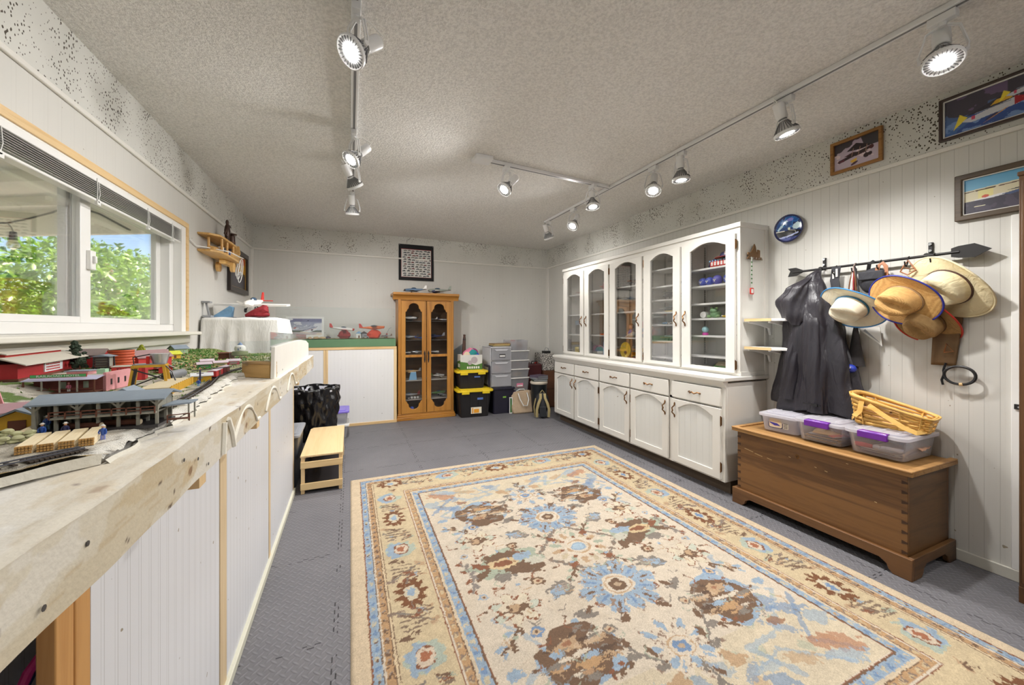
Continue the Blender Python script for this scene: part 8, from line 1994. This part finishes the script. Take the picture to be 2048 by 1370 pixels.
# lumber bundles, logs, stones, figures
LUM = WM('model_lumber', rgb(226, 204, 160), rgb(240, 226, 194), 1, 8, .7)
for q in range(4):
    t = thing('lumber_bundle', ['pale model lumber bundle at the left of the front row', 'pale model lumber bundle second from the left in the front row', 'pale model lumber bundle third from the left in the front row', 'pale model lumber bundle at the right of the front row by the blue figure'][q], 'model lumber', (-.487 + .0215 * q, .897 + .006 * q, 1.001), .28, 'lumber bundles in the yard')
    for k in range(3): MB().box(-.009, .009, -.05 + .002 * ((q + k) % 3), .05 - .002 * (k % 2), .0042 * k, .0042 * k + .0038).build('layer', LUM, t)
    b = MB()
    for k in range(3):
        for j in range(5): b.box(-.0088 + .0036 * j, -.0060 + .0036 * j, -.0512, -.050 + .002 * ((q + k) % 3), .0042 * k + .0003, .0042 * k + .0035)
    b.build('board_ends', PM('lumber_ends', rgb(190, 146, 84), .8, var=.3, vs=200), t)
for q, (x, y, a) in enumerate(((-.545, .985, .2), (-.475, 1.0, 1.3), (-.42, 1.005, 1.4))):
    t = thing('model_log', ['pale model log lying before the open bay of the lumber shed', 'brown model log lying under the left of the lumber deck', 'brown model log lying under the right of the lumber deck'][q], 'model log', (x, y, 1.010), a)
    MB().cyl((0, -.03, 0), (0, .03, 0), .006, n=10).build('bark', LUM if q == 0 else MBRN, t); MB().cyl((0, -.0303, 0), (0, -.03, 0), .0052, n=10).build('cut_end', LUM, t)
SAC = PM('sack_stone', rgb(206, 206, 164), .9, var=.15, vs=60)
for k in range(22): tag(MB().ell((0, 0, .003), (.0085, .006, .0045), 8, 5, jit=.12).build('model_stone', SAC, None, loc=(-.60 + .0155 * (k % 6) + .007 * (k // 6 % 2), .93 + .006 * (k % 6) * .5 + .008 * (k // 12), 1.0 + .0058 * ((k // 6) % 4))), 'small pale stones of the low stacked wall at the left edge of the layout', 'model stone', 'stones of the low model wall')
def fig(label, x, y, top, leg, hat_, sit=False, rz=0, z=None):
    p = at(x, y); t = thing('model_figure', label, 'model figure', (x, y, p[2] if z is None else z), rz); h = .012 if sit else .018
    MB().tube([(0, 0, .008), (0, 0, .013), (0, 0, .019), (0, 0, .0205)], [.0022, .0032, .0036, .0018], 8).tube([(-.0035, 0, .0185), (-.005, -.0012, .013), (-.003, -.0035, .0115)], .0013, 6).tube([(.0035, 0, .0185), (.005, -.0012, .013), (.0042, -.0025, .0095)], .0013, 6).build('torso', top, t)
    MB().tube([(-.0016, 0, .009), (-.0018, -.0005, .0045), (-.0018, 0, .0)], .0016, 6).tube([(.0016, 0, .009), (.0018, .0005, .0045), (.0018, 0, .0)], .0016, 6).build('legs', leg, t)
    MB().ell((0, 0, .0232), (.0021, .0021, .0026), 10, 7).build('head', K_SKIN, t); MB().lathe([(.0036, .0246), (.0036, .025), (.0022, .0252), (.002, .0268), (0, .0272)], 12).build('hat', hat_, t)
fig('tiny figure in blue overalls standing in the open bay of the lumber shed', -.532, 1.012, K_BLU, K_LBL, K_WHT, z=1.006); fig('tiny dark brown figure beside the blue overalled one', -.524, 1.022, K_BRN, K_BRN, K_DGR, z=1.006); fig('tiny figure in blue with white hat before the lumber shed', -.512, .962, K_BLU, K_NAV, K_WHT); fig('tiny figure in light blue at the right of the lumber bundles', -.405, .905, K_BLU, C_('fig_lilac', 130, 140, 206), K_WHT); fig('tiny figure in navy bending among the lumber bundles', -.478, .955, K_NAV, K_GRY, K_WHT); fig('tiny figure in mauve at the left edge by the stone wall', -.578, .925, C_('fig_mauve', 140, 110, 150), C_('fig_mauve', 140, 110, 150), K_PNK); fig('tiny figure in plum sitting low at the left edge', -.545, .89, C_('fig_plum', 110, 60, 90), C_('fig_plum', 110, 60, 90), C_('fig_plum', 110, 60, 90)); fig('tiny white-capped navy figure near the red store', -.735, 1.80, K_NAV, K_NAV, K_WHT); fig('tiny figure in blue beside the yellow plank dock', -.475, 1.60, K_BLU, K_LBL, K_NAV); fig('tiny pink figure on the hotel porch', -.775, 1.562, K_PNK, K_WHT, K_PNK, z=at(-.775, 1.562)[2] + .007)
# tracks
RAIL = C_('rail_steel', 96, 98, 108, .4, metal=.5); SLP = C_('sleeper', 70, 60, 52, .9)
def rails(label, pts):
    t = thing('model_track', label, 'model track', (0, 0, 0)); P = []
    for (x0, y0), (x1, y1) in zip(pts[:-1], pts[1:]):
        for s_ in np.linspace(0, 1, 12)[:-1]: P.append((x0 + (x1 - x0) * s_, y0 + (y1 - y0) * s_))
    P.append(pts[-1]); L = []; R = []; b = MB()
    for i, p in enumerate(P):
        q0, q1 = P[max(i - 1, 0)], P[min(i + 1, len(P) - 1)]; d = Vector((q1[0] - q0[0], q1[1] - q0[1])).normalized(); nn = (-d.y, d.x); z = at(*p)[2] + .002
        L.append((p[0] + nn[0] * .008, p[1] + nn[1] * .008, z + .003)); R.append((p[0] - nn[0] * .008, p[1] - nn[1] * .008, z + .003)); b.bar((p[0] + nn[0] * .014, p[1] + nn[1] * .014, z), (p[0] - nn[0] * .014, p[1] - nn[1] * .014, z), .004, .002)
    b.build('sleepers', SLP, t); MB().tube(L, .0012, 5).build('rail', RAIL, t); MB().tube(R, .0012, 5).build('rail', RAIL, t)
rails('model track along the sawn foam edge nearest the viewer', [(-.70, .49), (-.55, .668), (-.44, .796), (-.40, .838)]); rails('model track curving along the front edge of the layout past the yellow dock', [(-.405, 1.08), (-.425, 1.35), (-.45, 1.6), (-.492, 1.84), (-.50, 2.05), (-.47, 2.3)])
# trees on the layout
def mtree(label, x, y, h, m, seed, n=70):
    p = at(x, y); t = thing('model_tree', label, 'model tree', p); r = np.random.RandomState(seed); b = MB()
    for k in range(n):
        a, z = r.uniform(0, 6.28), r.uniform(.25, 1); q = (1.05 - z) * .55 * h * r.uniform(.3, 1); b.ell((q * math.cos(a), q * math.sin(a), z * h), (.006, .006, .005), 6, 4, jit=.25)
    b.build('foliage', m, t); MB().cyl((0, 0, 0), (0, 0, h * .7), .003, .0015, n=6).build('trunk', MBRN, t)
DKT = PM('tree_dark', rgb(48, 62, 46), .9, var=.5, vs=60); YGT = PM('tree_lime', rgb(150, 156, 52), .9, var=.4, vs=60)
mtree('tall dark model fir nearest the barn roof', -.985, 2.02, .105, DKT, 1, 90); mtree('dark bushy model tree between barn and red mill', -.955, 1.965, .075, DKT, 2, 110); mtree('low dark model bush at the foot of the dark trees', -.925, 1.925, .045, DKT, 3, 70); mtree('lime green model tree under the window sill', -1.02, 2.62, .06, YGT, 4, 90); mtree('lime model bush behind the plexiglass at the far end', -.48, 2.35, .03, YGT, 5, 50); mtree('second lime model bush behind the plexiglass', -.41, 2.55, .035, YGT, 6, 50)
# far end guard: wood block, white board, plexiglass
wb = thing('wood_block', 'short pine block standing across the bench top in front of the plexiglass', 'wood block', (-.385, 1.975, .979), -.68)
MB().box(-.078, .078, 0, .04, 0, .058).build('block', WM('block_pine', rgb(186, 146, 84), rgb(216, 180, 120), 0, 1.4, .6), wb, bevel=.002); MB().box(-.078, .078, .0, .04, .0585, .071).build('upper_board', WM('block_pine2', rgb(170, 136, 88), rgb(200, 168, 120), 0, 1.4, .6), wb, bevel=.002)
gd = thing('guard_board', 'white guard board with clear plexiglass top screwed along the bench edge', 'guard', (-.302, 1.90, .98))
MB().prism([(0, 0), (1.36, 0), (1.36, .10), (1.2, .125), (.9, .14), (.5, .14), (.02, .135)], -.014, 0, 'yz').build('board', PM('board_white', rgb(222, 219, 211), .6, var=.05), gd, rot=(0, 0, -.006), bevel=.001)
MB().prism([(.02, .12), (1.36, .09), (1.36, .165), (.02, .20)], -.019, -.015, 'yz').build('plexiglass', PLEX, gd, rot=(0, 0, -.006)); b = MB()
for k in range(9): b.cyl((-.001, .06 + .15 * k, .018), (.002, .06 + .15 * k, .018), .004, n=8)
b.build('screws', K_DGR, gd); MB().prism([(.7, .138), (1.36, .098), (1.36, .112), (1.15, .132), (.9, .148)], -.028, -.019, 'yz').build('wavy_pine_edge', PINEX, gd)
t = thing('plexiglass_screen', 'small clear plexiglass panel standing across the far end of the layout', 'plexiglass', (-.325, 2.0, 1.05), -.0)
MB().box(-.16, 0, 0, .003, -.02, .09).build('sheet', PLEX, t)
